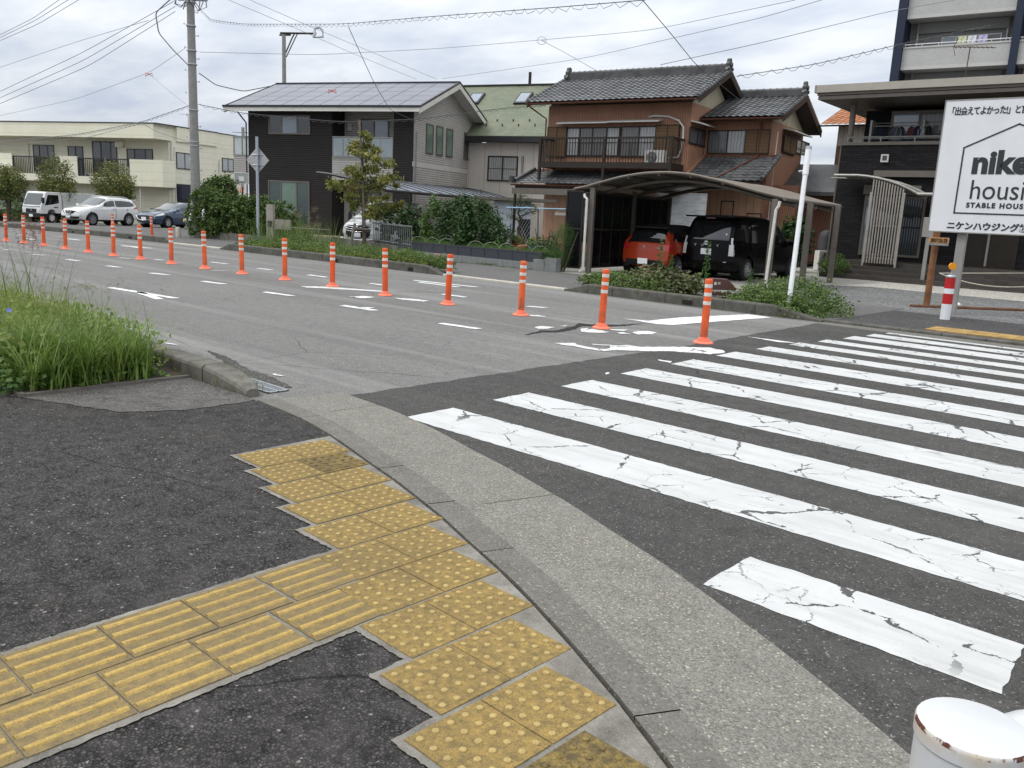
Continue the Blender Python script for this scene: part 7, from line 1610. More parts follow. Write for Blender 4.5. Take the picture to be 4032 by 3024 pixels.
# ---- far verge beds: low weeds, taller at the left end
def verge_bed(x0, x1, y0, y1, n, hmax, mat, L=.06, prof=None, seg=True):
    x = rg.uniform(x0, x1, n); y = y0+(y1-y0)*rg.random(n)*np.interp(x, [-24, -19, -16, -14.8], [1, .95, .6, .3]); hh = hmax*(.45+.55*np.sin(x*2.3+1)*np.sin(y*3.1+x)*.5+.3*rg.random(n)); 
    if prof is not None: hh = hh*np.interp(x, *prof)
    z = np.array([gz(a) for a in x])+.12+hh*rg.beta(1.6, 1.1, n); C = np.stack([x, y, z], 1); return leaf_arrays(C, L, .4, .1, .4)
PR1 = ([-24.4, -23.6, -22.5, -20, -17, -15.2, -14.7], [.2, .8, 1.0, .8, .95, .9, .5])
V, F = verge_bed(-24.4, -14.7, 13.72, 15.3, 15000, .46, G_WEED, .075, PR1); stuff(rawmesh('verge_weeds', V, F, G_WEED))
V, F = verge_bed(-23, -15.2, 13.66, 14.2, 3500, .3, G_LIME, .06, PR1); stuff(rawmesh('verge_weeds', V, F, G_LIME))
n = 1500; P = np.stack([rg.uniform(-24.2, -16, n), rg.uniform(13.75, 15.8, n), np.full(n, .1)], 1); P[:, 1] = 13.75+(P[:, 1]-13.75)*np.interp(P[:, 0], [-24, -18, -16], [1, .7, .5]); V, F = blade_arrays(P, rg.uniform(.2, .5, n), .012, rg.uniform(.1, .7, n)); stuff(rawmesh('verge_grass', V, F, G_WEED))
n = 500; P = np.stack([rg.uniform(-25.5, -22.5, n), rg.uniform(14.6, 17.0, n), np.full(n, .1)], 1); V, F = blade_arrays(P, rg.uniform(.5, 1.15, n), .014, rg.uniform(.1, .6, n)); stuff(rawmesh('tall_grass', V, F, G_WEED))
struct('verge_soil', flat([(-24.4, FK+.19), (-15.2, FK+.19), (-15.6, 14.2), (-18, 15.0), (-24.4, 15.3)], .1), M_SOIL); sheet('verge_soil', -10.2, -6.1, FK+.165, 15.0, .09, M_SOIL, 2)
G_LOW = leafmat('bright_low_shrub', [(.05, .105, .02), (.085, .155, .028), (.13, .205, .04), (.18, .24, .06)])
# kerb shrubs in front of the carport
def plantthing(name, label, cat_, loc, group=None): return thing(name, label, cat_, loc, 0, group)
t = plantthing('vine_mound', 'sprawling mound of dull green and yellowing vine leaves left of the stone marker', 'shrub', (-9.45, 14.9, .1))
foliage('foliage', t, G_VINE, 5200, [(0, 0, .1, 1.0, .8, .32, 1), (-.7, -.5, .05, .8, .6, .26, .5), (.4, -.4, .08, .55, .6, .3, .6)], .085, 60, .14, .6, .8, .2, .6, .5, 0)
t = plantthing('low_shrub', 'low bright green shrub trailing over the kerb right of the white leaning post', 'shrub', (-6.45, 14.75, .1), 'low shrubs along the kerb')
foliage('foliage', t, G_LOW, 9500, [(0, 0, .1, .7, .75, .42, 1), (.5, -.25, .0, .6, .65, .34, .8), (-.4, -.75, .02, .7, .4, .3, .6), (.3, -.85, .0, .6, .4, .26, .5)], .05, 110, .14, .55, .6, .1, .5, .5, -.08)
t = plantthing('low_shrub', 'low green shrub spilling over the kerb between the stone marker and the white post', 'shrub', (-6.95, 14.4, .08), 'low shrubs along the kerb')
foliage('foliage', t, G_LOW, 4600, [(.1, 0, .1, .5, .6, .32, 1), (-.3, -.35, .03, .35, .35, .15, .4), (.5, -.5, .05, .5, .4, .26, .5)], .048, 60, .14, .55, .6, .1, .5, .5, -.1)
t = plantthing('low_shrub', 'low green leafy strip along the kerb under the vine mound', 'shrub', (-9.6, 13.95, .1), 'low shrubs along the kerb')
foliage('foliage', t, G_LOW, 3200, [(0, 0, .12, .9, .3, .24, 1), (-.9, .2, .1, .4, .3, .2, .4)], .045, 50, .15, .5, .6, .1, .5, .5, -.05)
for i, (p, h, lb) in enumerate((((905, 160), .75, 'tall feathery weed spike with yellow top above the vine mound'), ((985, 170), .45, 'short green weed spike on the vine mound'), ((1242, 180), .75, 'tall green weed spike just left of the stone marker'), ((1555, 290), .5, 'upright green weed stalk right of the stone marker'))):
    q = at_depth(R3(*p), 17.3); t = plantthing('weed_stalk', lb, 'weed', tuple(q-np.array([0, 0, .3])), 'weed stalks in the kerb bed'); h += .3
    MB().tube([(0, 0, 0), (.01, 0, h*.6), (.03, 0, h)], [.008, .006, .003], 5).build('stem', M_STEM, t); n = 130; s = rg.uniform(.25, 1, n); a = rg.uniform(0, 6.28, n); r = .10*(1.15-s); C = np.stack([.03*s+r*np.cos(a), r*np.sin(a), s*h], 1); V, F = leaf_arrays(C, .085, .22, .25, .2, outward=np.stack([np.cos(a), np.sin(a), a*0+.5], 1)); rawmesh('leaves', V, F, G_YEL if i == 0 else G_FERN, t)
# ---- hedge and bush at the left of the dark house
hb0 = at_depth((915, 935), 32.4); hd_ = np.array([2.15, .73]); hd_ /= np.linalg.norm(hd_); hz_ = gz(hb0[0])
t = plantthing('hedge', 'broad clipped green hedge in front of the dark house left corner', 'hedge', (hb0[0], hb0[1], hz_)); bl = []
for i in range(8): s = -2.15+i*.57; bl.append((hd_[0]*s, hd_[1]*s+.55, .80 if i < 6 else .72, .62, .62, .93-(.1 if i > 5 else 0)+(.2 if i < 2 else 0), 1))
foliage('foliage', t, G_HEDGE, 27000, bl, .095, 170, .06, .86, .65, .15, .35, .9, .12)
rb_ = at_depth((862, 935), 34.6); t2h = plantthing('bush', 'taller loose bush rising behind the hedge beside the utility pole', 'bush', (rb_[0], rb_[1], hz_)); foliage('foliage', t2h, G_HEDGE, 6500, [(-.45, 0, 1.6, .6, .6, .7, 1), (.25, .1, 1.75, .6, .6, .75, 1), (-.1, .1, 1.2, .8, .7, .9, .8)], .11, 70, .13, .65, .55, .2, .35, .7, .2)
m = MB()
for s in (-.3, .2, .5): m.tube([(s, 0, 0), (s*1.4, .05, 1.2), (s*1.9, 0, 2.2)], [.05, .035, .015], 6)
m.build('stems', M_BARK, t2h)
t = plantthing('bush', 'reddish tipped shrub behind the hedge under the basketball hoop', 'bush', tuple(at_depth((985, 935), 34.6)[:2])+(hz_,)); foliage('foliage', t, G_HEDGE, 1600, [(0, 0, 1.2, .9, .4, .62, 1), (.7, .2, 1.3, .4, .4, .55, .5)], .08, 40, .16, .6); foliage('red_flowers', t, leafmat('red_flower', [(.16, .02, .015), (.26, .04, .03)]), 26, [(.2, -.2, 1.75, .8, .25, .1, 1)], .07, 14, .2, .5)
# low block wall under the hedge
a = G(766, 938, .0); b = G(946, 953, .0); m = MB(); d = (b-a)[:2]; L_ = np.linalg.norm(d); d = d/L_; nn = np.array([-d[1], d[0]])
m.add([(*(a[:2]+d*s+nn*w), gz(a[0])+z) for z in (-.05, .32) for s, w in ((-.35, 0), (L_+2.2, 0), (L_+2.2, .12), (-.35, .12))], [(0,3,2,1),(4,5,6,7),(0,1,5,4),(1,2,6,5),(2,3,7,6),(3,0,4,7)]); tag(m.build('low_wall', M_KERB), 'low grey concrete block wall at the foot of the hedge', 'low wall')
q = G(*Z1(1165, 1552), .02); g_ = thing('concrete_stub', 'short round concrete stub post left of the hedge by the driveway', 'stub post', tuple(q)); MB().lathe([(.0, -.05), (.095, -.05), (.095, .38), (.07, .41), (0, .41)], 16).build('post', M_LOWK, g_, smooth=True)
# ---- trees before the cream building
for (px, py, dep, blobs, lb, th) in ((25, 712, 57, [(0, 0, 2.6, 1.5, 1.2, 1.15, 1), (-1.2, 0, 2.4, 1.2, 1, 1.0, .8)], 'yellow green round tree leftmost in front of the cream building', 1.6),
        (215, 700, 57, [(.2, 0, 3.1, 1.15, 1.1, 1.35, 1), (-1.2, .2, 2.3, 1.1, 1, 1.0, .8), (.9, .1, 2.2, .9, .9, .9, .7), (-.4, 0, 2.0, 1.0, .9, .9, .6)], 'yellow green tree between the truck and the cream balcony', 1.5),
        (450, 730, 56, [(-.3, 0, 2.95, 1.5, 1.2, 1.15, 1), (1.0, 0, 2.4, 1.0, .9, .9, .7), (-.9, 0, 2.2, .9, .9, .9, .5), (.2, -.1, 1.9, 1.3, 1.0, .8, .6), (2.0, 0, 2.5, .4, .3, .5, .15)], 'broad yellow green tree behind the white SUV and blue car', 1.6)):
    q = at_depth((px, py), dep); zz = gz(q[0]); t = plantthing('tree', lb, 'tree', (q[0], q[1], zz), 'trees in front of the cream building'); foliage('crown', t, G_YEL, 6500, blobs, .13, 70, .13, .62, .6, .3, .3, .7)
    foliage('inner_leaves', t, G_HEDGE, 2500, [(b[0], b[1], b[2]-.25, b[3]*.8, b[4]*.8, b[5]*.8, b[6]) for b in blobs], .13, 60, .2, .2); m = MB()
    for s in (-.25, .05, .3): m.tube([(s*.3, 0, -.1), (s*.7, 0, th*.6), (s*2.2, .1, th+.6), (s*3, 0, th+1.4)], [.09, .075, .05, .02], 7)
    m.build('trunk', M_BARK, t)
# dark undergrowth at the foot of the cream building
q = at_depth((100, 812), 60); t = plantthing('hedge', 'dark green clipped hedge behind the white truck', 'hedge', (q[0], q[1], gz(q[0]))); foliage('foliage', t, G_HEDGE, 4000, [(-2, 0, .9, 1.8, .8, .9, 1), (.8, .3, .9, 1.6, .8, .9, 1), (3.2, .6, .85, 1.5, .8, .85, 1)], .14, 50, .2, .6)
# ---- young staked tree
tb = G(*Z2(1175, 1492), .05); td = float((tb-CP)@CF); Y = plantthing('young_tree', 'young slender tree with rusty olive leaves tied to stakes in the verge', 'tree', tuple(tb))
def yt(x, y): q = at_depth(Z2(x, y), td)-tb; return q
m = MB(); m.tube([tuple(yt(1178, 1500)), tuple(yt(1172, 1250)), tuple(yt(1168, 1000)), tuple(yt(1160, 780)), tuple(yt(1168, 620)), tuple(yt(1185, 555))], [.075, .06, .05, .035, .02, .01], 9)
CLP = [(1185, 572, 30), (1100, 605, 32), (1215, 603, 26), (1068, 668, 34), (1100, 655, 24), (1190, 648, 38), (1268, 690, 36), (1150, 705, 36), (1130, 745, 30), (1220, 750, 48), (1290, 790, 40), (1375, 812, 40), (1060, 838, 36), (1180, 832, 50), (1270, 850, 44), (1095, 868, 44), (1140, 905, 46), (1240, 910, 50), (1330, 905, 46), (1410, 905, 34), (1030, 915, 30), (945, 985, 50), (1000, 975, 44), (1075, 985, 50), (1180, 985, 46), (1270, 965, 44), (1360, 960, 40), (1420, 955, 24), (1150, 1050, 46), (1060, 1055, 50), (1330, 1030, 28), (1100, 1100, 44), (1080, 1130, 24), (1270, 1095, 40), (1350, 1105, 34), (1430, 1110, 36), (1470, 1090, 14), (1240, 1160, 46), (1210, 1210, 40), (1300, 1140, 34), (1260, 1190, 30)]
C = []; 
for x, y, r in CLP:
    c = yt(x, y); rr = r/2.0109*td/F_PX; c = c+CF*rg.normal()*.28*min(1, abs(x-1170)/150+.5); k = int(38+r*2.4); C.append(c+rg.normal(size=(k, 3))*rr*np.array([.62, .62, .42])); h_ = yt(1168, y+40); m.tube([tuple(h_), tuple((h_+c)/2+np.array([0, 0, .03])), tuple(c)], [.016, .011, .006], 5)
m.build('trunk', M_BARK, Y); C = np.concatenate(C); V, F = leaf_arrays(C, .115, .5, .9, .25); rawmesh('crown', V, F, G_RUSTY, Y)
M_STAKE = plain('grey_wood_stake', (.13, .115, .10), .9, .25, 12, bump=.5)
Sk = thing('tree_stakes', 'weathered wooden stakes and crossbar supporting the young tree', 'tree stake', tuple(tb)); m = MB(); m.tube([tuple(yt(1140, 455)-CF*.1), tuple(yt(1162, 820)-CF*.1), tuple(yt(1180, 1300)-CF*.06)], .035, 8); m.build('tall_stake', M_STAKE, Sk); MB().tube([tuple(yt(1108, 1275)-CF*.15), tuple(yt(1072, 1490)-CF*.3)], .045, 8).build('short_stake', M_STAKE, Sk); MB().tube([tuple(yt(1098, 1318)-CF*.2), tuple(yt(1230, 1320)-CF*.1)], .03, 8).build('crossbar', M_STAKE, Sk)
# ---- pampas by the weathered post
q = at_depth((1170, 925), 31.5); t = plantthing('pampas_grass', 'clump of pale feathery pampas plumes in front of the green window', 'grass clump', (q[0], q[1], gz(q[0]))); n = 420; P = np.stack([rg.uniform(-.9, .9, n), rg.normal(size=n)*.2, np.zeros(n)], 1); V, F = blade_arrays(P, rg.uniform(.5, 1.1, n), .014, rg.uniform(.2, .8, n)); rawmesh('leaves', V, F, G_WEED, t)
n = 2400; K_ = 46; s = rg.integers(0, K_, n); bx = rg.uniform(-1.0, 1.15, K_); bz = rg.uniform(.35, 1.25, K_); az = rg.uniform(-1.4, 1.4, K_); tt = rg.uniform(0, 1, n); br = rg.integers(0, 6, n); C = np.stack([bx[s]+az[s]*tt*.2+(br-2.5)*.055*tt, rg.normal(size=n)*.03+bx[s]*.15, bz[s]+tt*.34-.10*tt**2-abs(br-2.5)*.03*tt], 1); V, F = leaf_arrays(C, .05, .16, -.6, .1); rawmesh('plumes', V, F, G_STRAW, t)
# ---- garden between the houses
def gbush(label, px, py, dep, mat, n, blobs, L, name='garden_bush', cat_='bush', stem=True, **k):
    q = at_depth((px, py), dep); t = plantthing(name, label, cat_, (q[0], q[1], 0), 'garden plants between the houses'); o = foliage('foliage', t, mat, n, blobs, L, **k)
    if stem:
        m = MB()
        for s in (-.2, .1, .3): m.tube([(s*.3, 0, -.05), (s, 0, .5), (s*1.8, 0, 1.1)], [.03, .022, .01], 6)
        m.build('stems', M_BARK, t)
    return t
gbush('broad leaved fig bush in front of the white minivan', 1590, 960, 28.6, G_DARK, 750, [(-.2, 0, 1.0, .8, .5, .6, 1), (.5, 0, .9, .6, .5, .65, 1), (-.6, 0, .5, .4, .4, .4, .4), (.6, -.1, .4, .5, .4, .35, .4)], .19, nc=40, cs=.16, ratio=.8, droop=.5)
gbush('bright green tall plant between the fig and the big bush', 1712, 970, 27.2, G_MID, 1500, [(0, 0, 1.05, .42, .4, .75, 1), (-.1, -.1, .4, .4, .35, .4, .6)], .16, nc=36, cs=.16, ratio=.35, droop=.6)
gbush('largest dark green bush reaching above the carport edge', 1815, 985, 26.4, G_DARK, 8500, [(0, .2, 1.35, .85, .7, .6, 1.2), (.6, .1, 1.0, .75, .7, .75, 1), (-.5, .1, .9, .6, .6, .7, .8), (.1, 0, .5, 1.0, .7, .55, .8)], .095, nc=70, cs=.13)
n0_ = at_depth((1815, 985), 26.4); t = plantthing('garden_bush', 'thin upright shoots sticking out of the top of the biggest bush', 'bush', (n0_[0], n0_[1], 0), 'garden plants between the houses'); C = []; m = MB()
for i in range(15): a = rg.uniform(-.75, .85); h = rg.uniform(1.75, 2.3)-.25*abs(a-.1); m.tube([(a*.7, .1, 1.3), (a, .1, h)], [.008, .004], 5); C.append(np.stack([a*(.7+.3*np.linspace(.2, 1, 16))+rg.normal(size=16)*.04, .1+rg.normal(size=16)*.04, 1.3+(h-1.3)*np.linspace(.2, 1, 16)], 1))
m.build('stems', M_BARK, t); V, F = leaf_arrays(np.concatenate(C), .085, .4, -.3, .2); rawmesh('foliage', V, F, G_MID, t)
gbush('column of climbing vine leaves in front of the biggest bush', 1838, 985, 25.0, G_DARK, 1700, [(0, 0, .95, .3, .25, .85, 1), (.0, -.1, .5, .35, .3, .5, .6)], .12, nc=40, cs=.16, ratio=.75, droop=.7)
gbush('rounded dark bush right of the climbing vine', 1945, 985, 25.4, G_DARK, 3800, [(-.2, 0, .85, .5, .5, .6, 1), (.3, 0, .6, .5, .5, .5, .9), (.0, 0, .35, .7, .5, .4, .6)], .08, nc=50, cs=.14)
gbush('low leafy plants at the garden edge below the dark bushes', 1960, 1000, 24.8, G_MID, 2200, [(0, 0, .3, .5, .35, .32, 1), (-.7, .1, .2, .5, .35, .22, .7), (-1.5, .2, .2, .5, .3, .22, .6)], .085, stem=False)
gbush('feathery pale green asparagus fern against the carport screen', 2205, 1052, 22.5, G_FERN, 9000, [(.0, 0, .7, .32, .35, .55, 1), (-.2, -.05, .4, .38, .35, .42, 1), (.12, 0, 1.0, .22, .25, .32, .4)], .05, nc=60, cs=.18, ratio=.08, droop=.2)
gbush('dark small shrub left of the feathery fern', 2140, 1030, 23.8, G_DARK, 1500, [(0, 0, .4, .35, .3, .4, 1), (.25, 0, .6, .25, .25, .35, .5)], .08)
# garden tree with crooked trunk
q = at_depth((2060, 962), 27); t = plantthing('garden_tree', 'small crooked garden tree with layered foliage before the white shed', 'tree', (q[0], q[1], 0)); g2 = lambda x, y: at_depth((x, y), 27)-np.array([q[0], q[1], 0])
m = MB(); m.tube([tuple(g2(2030, 965)), tuple(g2(2045, 935)), tuple(g2(2040, 900)), tuple(g2(2055, 870)), tuple(g2(2040, 840)), tuple(g2(2055, 790))], [.07, .06, .05, .045, .03, .015], 8); C = []
for x, y, rx, rz in ((2050, 775, 28, 8), (2030, 793, 26, 8), (2080, 800, 25, 9), (2105, 810, 22, 8), (2035, 830, 32, 10), (2010, 850, 18, 8), (2075, 840, 22, 9), (2110, 830, 18, 8), (2035, 862, 20, 8)):
    c = g2(x, y); k = 130; C.append(c+rg.normal(size=(k, 3))*np.array([rx*.5, 26, rz])*27/F_PX*.8); m.tube([tuple(g2(2045, y+22)), tuple(c)], [.02, .008], 5)
m.build('trunk', M_BARK, t); V, F = leaf_arrays(np.concatenate(C), .06, .3, 0, .5); rawmesh('crown', V, F, G_MID, t)
q = at_depth((2062, 985), 25); t = plantthing('yucca', 'spiky yucca with striped sword leaves in the garden', 'plant', (q[0], q[1], .1)); n = 44; P = np.zeros((n, 3)); P[:, 2] = .3; V, F = blade_arrays(P, rg.uniform(.35, .6, n), .035, rg.uniform(.0, .5, n), tilt=.75); rawmesh('leaves', V, F, G_YEL, t); MB().tube([(0, 0, 0), (0, 0, .35)], .05, 8).build('trunk', M_BARK, t)
q = at_depth((3120, 960), 27.5); t = plantthing('garden_bush', 'large leaved bush behind the right carport posts', 'bush', (q[0], q[1], 0)); foliage('foliage', t, G_DARK, 2200, [(0, 0, 1.0, .5, .5, .75, 1), (.2, 0, 1.4, .4, .4, .4, .5)], .15, 40, .16); MB().tube([(0, 0, 0), (0, 0, .9)], .04, 6).build('stems', M_BARK, t)
q = at_depth((3285, 1060), 25.6); t = plantthing('round_shrub', 'small round shrub by the dark house steps', 'shrub', (q[0], q[1], .02)); foliage('foliage', t, G_MID, 2200, [(0, 0, .38, .38, .35, .32, 1), (-.25, 0, .3, .25, .25, .25, .4)], .055, 50, .14); MB().tube([(0, 0, 0), (0, 0, .3)], .02, 6).build('stems', M_BARK, t)
# ---- garden furniture
PA, PBg = np.array([-14.15, 17.43]), np.array([-20.4, 17.25]); d = (PBg-PA)/np.linalg.norm(PBg-PA); nn = np.array([d[1], -d[0]]); LW = float(np.linalg.norm(PBg-PA)); angp = math.degrees(math.atan2(-d[1], -d[0]))
M_PLANTER = plain('dark_blue_grey_planter', (.045, .05, .06), .7, .15, 5, dirt=.3); M_BLOCK = concrete('garden_block', (.17, .175, .175), (.25, .255, .25), stain=.5); M_PBLOCK = concrete('pink_block', (.36, .25, .24), (.42, .3, .29))
for i in range(11):
    s = .62+i*.52; p = PBg-d*(LW-s)*-1*0+(PA+d*s-PBg)*1 if False else PA+d*(s+.26)
    o = thing('planter_box', 'dark blue grey planter box, %s from the carport end of the garden edge' % ['first', 'second', 'third', 'fourth', 'fifth', 'sixth', 'seventh', 'eighth', 'ninth', 'tenth', 'eleventh'][i], 'planter', (p[0], p[1], .22), angp, 'planter boxes along the garden edge')
    m = MB(); m.box(-.25, .25, -.02, .3, 0, .27); m.box(-.256, .256, -.028, .308, .24, .275); m.build('box', M_PLANTER, o); B(-.24, .24, .0, .28, .275, .285).build('soil', M_SOIL, o)
for i in range(16):
    s = .02+i*.39; p = PA+d*(s+.19); hh = .2 if i > 1 else .36-.06*i
    o = B(-.19, .19, -.07 if i > 1 else -.16, .05, 0, hh).build('concrete_block', M_PBLOCK if i == 11 else M_BLOCK); o.location = (p[0], p[1], .02); o.rotation_euler = (0, 0, R(angp+rnd.uniform(-1, 1))); tag(o, ('pink' if i == 11 else 'taller grey' if i < 2 else 'grey')+' concrete block, %s from the carport end under the planters' % ['first', 'second', 'third', 'fourth', 'fifth', 'sixth', 'seventh', 'eighth', 'ninth', 'tenth', 'eleventh', 'twelfth', 'thirteenth', 'fourteenth', 'fifteenth', 'sixteenth'][i], 'concrete block', 'blocks along the garden edge')
n = 2600; s = rg.uniform(.3, LW, n); w = rg.uniform(.05, .45, n); P = np.stack([PA[0]+d[0]*s+nn[0]*-w*-1, PA[1]+d[1]*s+w, np.full(n, .46)], 1); V, F = blade_arrays(P, rg.uniform(.05, .2, n), .007, rg.uniform(.2, .8, n)); stuff(rawmesh('garden_edge_grass', V, F, G_FERN))
C = np.stack([PA[0]+d[0]*(s0 := rg.uniform(.2, LW, 900)), PA[1]+d[1]*s0-rg.uniform(.06, .16, 900), .03+rg.beta(1, 3, 900)*.10*(np.sin(s0*3.1) > .3)], 1); V, F = leaf_arrays(C, .045, .5, .1, .5); stuff(rawmesh('footway_weeds', V, F, G_WEED))
M_HOOP = plain('white_hoop', (.36, .37, .27), .6)
for i in range(9):
    p = PA+d*(.75+i*.6); m = MB(); m.tube([(.24*math.cos(a), .18, .44+.22*math.sin(a)) for a in [math.pi*k/12 for k in range(13)]], .0055, 5); o = m.build('garden_hoop', M_HOOP); o.location = (p[0], p[1]+.05, 0); o.rotation_euler = (0, 0, R(angp+35)); tag(o, 'white wire hoop over the garden edge, %s from the carport' % ['first', 'second', 'third', 'fourth', 'fifth', 'sixth', 'seventh', 'eighth', 'ninth'][i], 'garden hoop', 'wire hoops along the garden edge')
m = MB(); a = np.array([-20.5, 17.3]); b = np.array([-26.6, 19.2]); dd = (b-a)/np.linalg.norm(b-a); n2 = np.array([-dd[1], dd[0]]); L2 = float(np.linalg.norm(b-a)); m.box(0, L2, -.06, .06, -.1, .32); o = m.build('low_wall', M_KERB); o.location = (a[0], a[1], 0); o.rotation_euler = (0, 0, math.atan2(dd[1], dd[0])); tag(o, 'low concrete wall with grey railing between the young tree and the planters', 'low wall')
M_RAILG = plain('dull_grey_railing', (.16, .165, .17), .5, .1, 6)
fn = thing('railing', 'grey metal railing of vertical bars in front of the white minivan', 'railing', (a[0]-dd[0]*.9, a[1]-dd[1]*.9, .32), math.degrees(math.atan2(dd[1], dd[0]))); m = MB()
for k in range(22): m.box(.15*k-.008, .15*k+.008, -.008, .008, .0, .62)
m.build('bars', M_RAILG, fn); m = MB(); m.box(-.02, 3.2, -.018, .018, .62, .66); m.box(-.02, 3.2, -.012, .012, .08, .11); m.build('rails', M_RAILG, fn)
def pot(label, px, py, dep, mat, r, h, plant=None):
    q = at_depth((px, py), dep); o = thing('flower_pot', label, 'flower pot', (q[0], q[1], float(q[2])), 0, 'flower pots in the garden'); MB().lathe([(0, 0), (r*.7, 0), (r*.95, h*.85), (r*1.06, h*.86), (r*1.06, h), (r*.9, h), (r*.85, h*.85), (0, h*.85)], 18).build('pot', mat, o, smooth=True)
    if plant: foliage('plant', o, plant, 120, [(0, 0, h+.1, r*1.1, r*1.1, .12, 1)], .07, 12, .3)
M_TERRA = plain('terracotta', (.36, .13, .07), .8, .12, 9, dirt=.3)
pot('terracotta flower pot on the garden soil below the yucca', 2058, 1000, 23.8, M_TERRA, .14, .24); pot('blue flower pot right of the terracotta pot', 2093, 998, 23.8, plain('dull_blue_pot', (.05, .09, .16), .5), .11, .2, G_FERN); pot('small red brown pot with yellow flowers left of the yucca', 2030, 985, 25.2, M_TERRA, .13, .22, G_YEL); pot('grey planter pot with orange flowers beside the blue pot', 2112, 985, 24.5, M_BLOCK, .12, .2, G_RUSTY)
sh0, sh1 = at_depth((1938, 960), 32), at_depth((2085, 960), 32); fs = Fr(sh0, math.degrees(math.atan2(*(sh1-sh0)[[1, 0]])), 0); ws_ = float(np.hypot(*(sh1-sh0)[:2])); zt_ = fs.hv((1990, 792))[2]; sx_ = thing('garden_shed', 'pale blue white metal shed behind the garden bushes', 'shed', (sh0[0], sh0[1], 0), fs.deg); m = MB(); m.box(0, ws_, 0, 1.6, -.1, zt_); m.build('wall', plain('pale_blue_shed', (.48, .52, .58), .45, .06, 3), sx_); m = MB(); m.box(-.6, ws_+.9, -.35, 1.8, zt_+.02, zt_+.13); m.build('roof', M_TAUPE, sx_); m = MB(); m.box(ws_*.48-.01, ws_*.48+.01, -.012, -.002, .1, zt_-.05); m.build('door_seam', M_GREYAL, sx_)
q0, q1 = at_depth((2037, 962), 27.6), at_depth((2088, 962), 27.6); fl = Fr(q0, math.degrees(math.atan2(*(q1-q0)[[1, 0]])), 0); wl_ = float(np.hypot(*(q1-q0)[:2])); hl = fl.hv((2060, 858))[2]; lt = thing('lattice_panel', 'dark framed lattice panel with white diamonds beside the shed', 'lattice', (q0[0], q0[1], 0), fl.deg); m = MB()
for k in range(-6, 8):
    for s in (1, -1):
        x0 = k*.09 if s > 0 else k*.09; pts = []
        for tq in (0, 1): pts.append((x0+(hl if s > 0 else -hl)*tq*.5+(0 if s > 0 else .0), .0, hl*tq))
        a0, b0 = np.array(pts[0]), np.array(pts[1]); ts = [tq for tq in np.linspace(0, 1, 41) if .04 < (a0+(b0-a0)*tq)[0] < wl_-.04]
        if len(ts) > 1: m.tube([tuple(a0+(b0-a0)*ts[0]), tuple(a0+(b0-a0)*ts[-1])], .007, 4)
m.build('slats', M_WHITEP, lt); B(0.01, wl_-.01, .012, .02, .02, hl-.02).build('backing', M_BLACKM, lt); m = MB(); m.box(-.02, .03, -.02, .03, 0, hl); m.box(wl_-.03, wl_+.02, -.02, .03, 0, hl); m.box(.031, wl_-.031, -.02, .03, hl-.04, hl); m.build('frame', M_WHITEP, lt)
# lean-to roof left of the brown house and the blue washing poles
l0, l1 = at_depth((2018, 752), 26.6), at_depth((2270, 756), 25.2); m = MB(); fl = Fr(l0, math.degrees(math.atan2(*(l1-l0)[[1, 0]])), 0); wl_ = float(np.hypot(*(l1-l0)[:2])); lz = float(l0[2]); tr_ = thing('terrace_roof', 'flat terrace roof with grey gutter at the brown house left side', 'terrace roof', (l0[0], l0[1], 0), fl.deg)
B(0, wl_, .06, 2.6, lz+.02, lz+.07).build('roof_sheet', M_SMOKE, tr_); B(-.03, wl_, 0, .058, lz-.08, lz+.1).build('gutter', M_TAUPE, tr_)
for x in (.04, wl_-.06): B(x, x+.06, .02, .08, 0, lz-.082).build('post', M_BROWNAL, tr_)
for (a, b, lb) in (((1993, 817), (2100, 819), 'left light blue washing pole across the garden'), ((2115, 821), (2258, 824), 'right light blue washing pole across the garden')):
    m = MB(); m.tube([tuple(at_depth(a, 24.2)), tuple(at_depth(b, 24.2))], .017, 6); tag(m.build('washing_pole', plain('light_blue_pole', (.30, .48, .62), .4, .05, 9)), lb, 'washing pole', 'washing poles')
for x, lb in ((2010, 'thin black garden cane left of the lattice'), (2117, 'black stand holding the blue washing poles')):
    m = MB(); p0, p1 = at_depth((x, 1000), 24.3), at_depth((x+2, 822 if x > 2050 else 880), 24.3); m.tube([tuple(p0), tuple(p1)], .016, 6); tag(m.build('garden_pole', M_BLACKM), lb, 'pole')
m = MB(); q = at_depth((2210, 838), 24.3); ux = cr; 
for k in range(5): m.tube([tuple(q-ux*.18+np.array([0, 0, -.04*k*.4])), tuple(q+ux*.18+np.array([0, 0, -.04*k*.4]))], .006, 4)
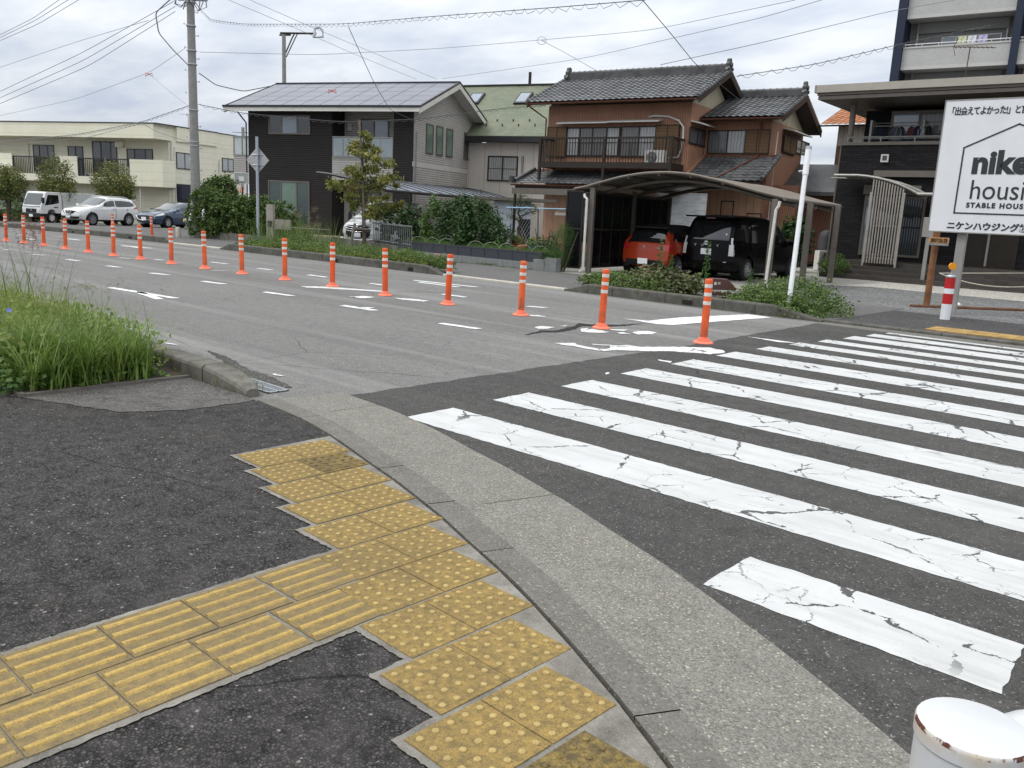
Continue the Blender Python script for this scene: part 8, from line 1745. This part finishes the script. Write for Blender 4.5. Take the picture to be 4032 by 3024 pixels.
m.tube([tuple(q-ux*.15), tuple(q+np.array([0, 0, .1])), tuple(q+ux*.15)], .005, 4); tag(m.build('clothes_hanger', M_OFFW), 'white peg hanger dangling from the washing pole', 'hanger')
# basketball hoop at the dark house corner
hq = at_depth((951, 702), 38.2); zb_ = float(hq[2]); bh = thing('basketball_hoop', 'basketball hoop with clear backboard and red white net at the dark house corner', 'basketball hoop', (hq[0], hq[1], 0), 22+14); k_ = 38.2/F_PX
B(-.32, .32, 0, .03, zb_-.22, zb_+.22).build('backboard', glass('clear_backboard', (.24, .26, .24), .1, .8), bh); m = MB(); m.box(-.34, .34, -.012, .042, zb_+.22, zb_+.25); m.box(-.34, .34, -.012, .042, zb_-.25, zb_-.22); m.box(-.34, -.32, -.01, .04, zb_-.22, zb_+.22); m.box(.32, .34, -.01, .04, zb_-.22, zb_+.22); m.box(-.13, .13, -.01, -.001, zb_-.12, zb_+.08); m.build('frame', M_OFFW, bh)
m = MB(); m.tube([(.02+.18*math.cos(a), -.2+.18*math.sin(a), zb_-.2) for a in [6.2832*k/20 for k in range(21)]], .01, 5, False); m.build('rim', M_BLACKM, bh)
for lo, hi, mt in ((0, .2, M_OFFW), (.2, .42, M_RW)):
    m = MB()
    for k in range(10): a = 6.2832*k/10; f1 = lambda tq: (.02+(.18-.13*tq)*math.cos(a+tq*.5), -.2+(.18-.13*tq)*math.sin(a+tq*.5), zb_-.2-tq); m.tube([f1(lo), f1((lo+hi)/2), f1(hi)], .009, 4)
    m.build('net', mt, bh)
MB().tube([(0, .08, 0), (0, .08, zb_)], .045, 8).build('pole', M_BLACKM, bh)
# bits beside the dark tile house: grey tank, white heat pump
q = at_depth((3238, 1055), 31); o = thing('water_tank', 'dark grey round topped tank beside the dark tile house', 'tank', (q[0], q[1], .02)); MB().lathe([(0, 0), (.24, 0), (.25, 1.15), (.2, 1.3), (.08, 1.38), (0, 1.39)], 18).build('tank', plain('dark_grey_tank', (.06, .06, .065), .6), o, smooth=True)
q = at_depth((3237, 1058), 29.2); o = thing('heat_pump', 'white outdoor heat pump in front of the grey tank', 'air conditioner', (q[0], q[1], .02), 60); acunit(o); o.scale = (.7, .9, 1.2)
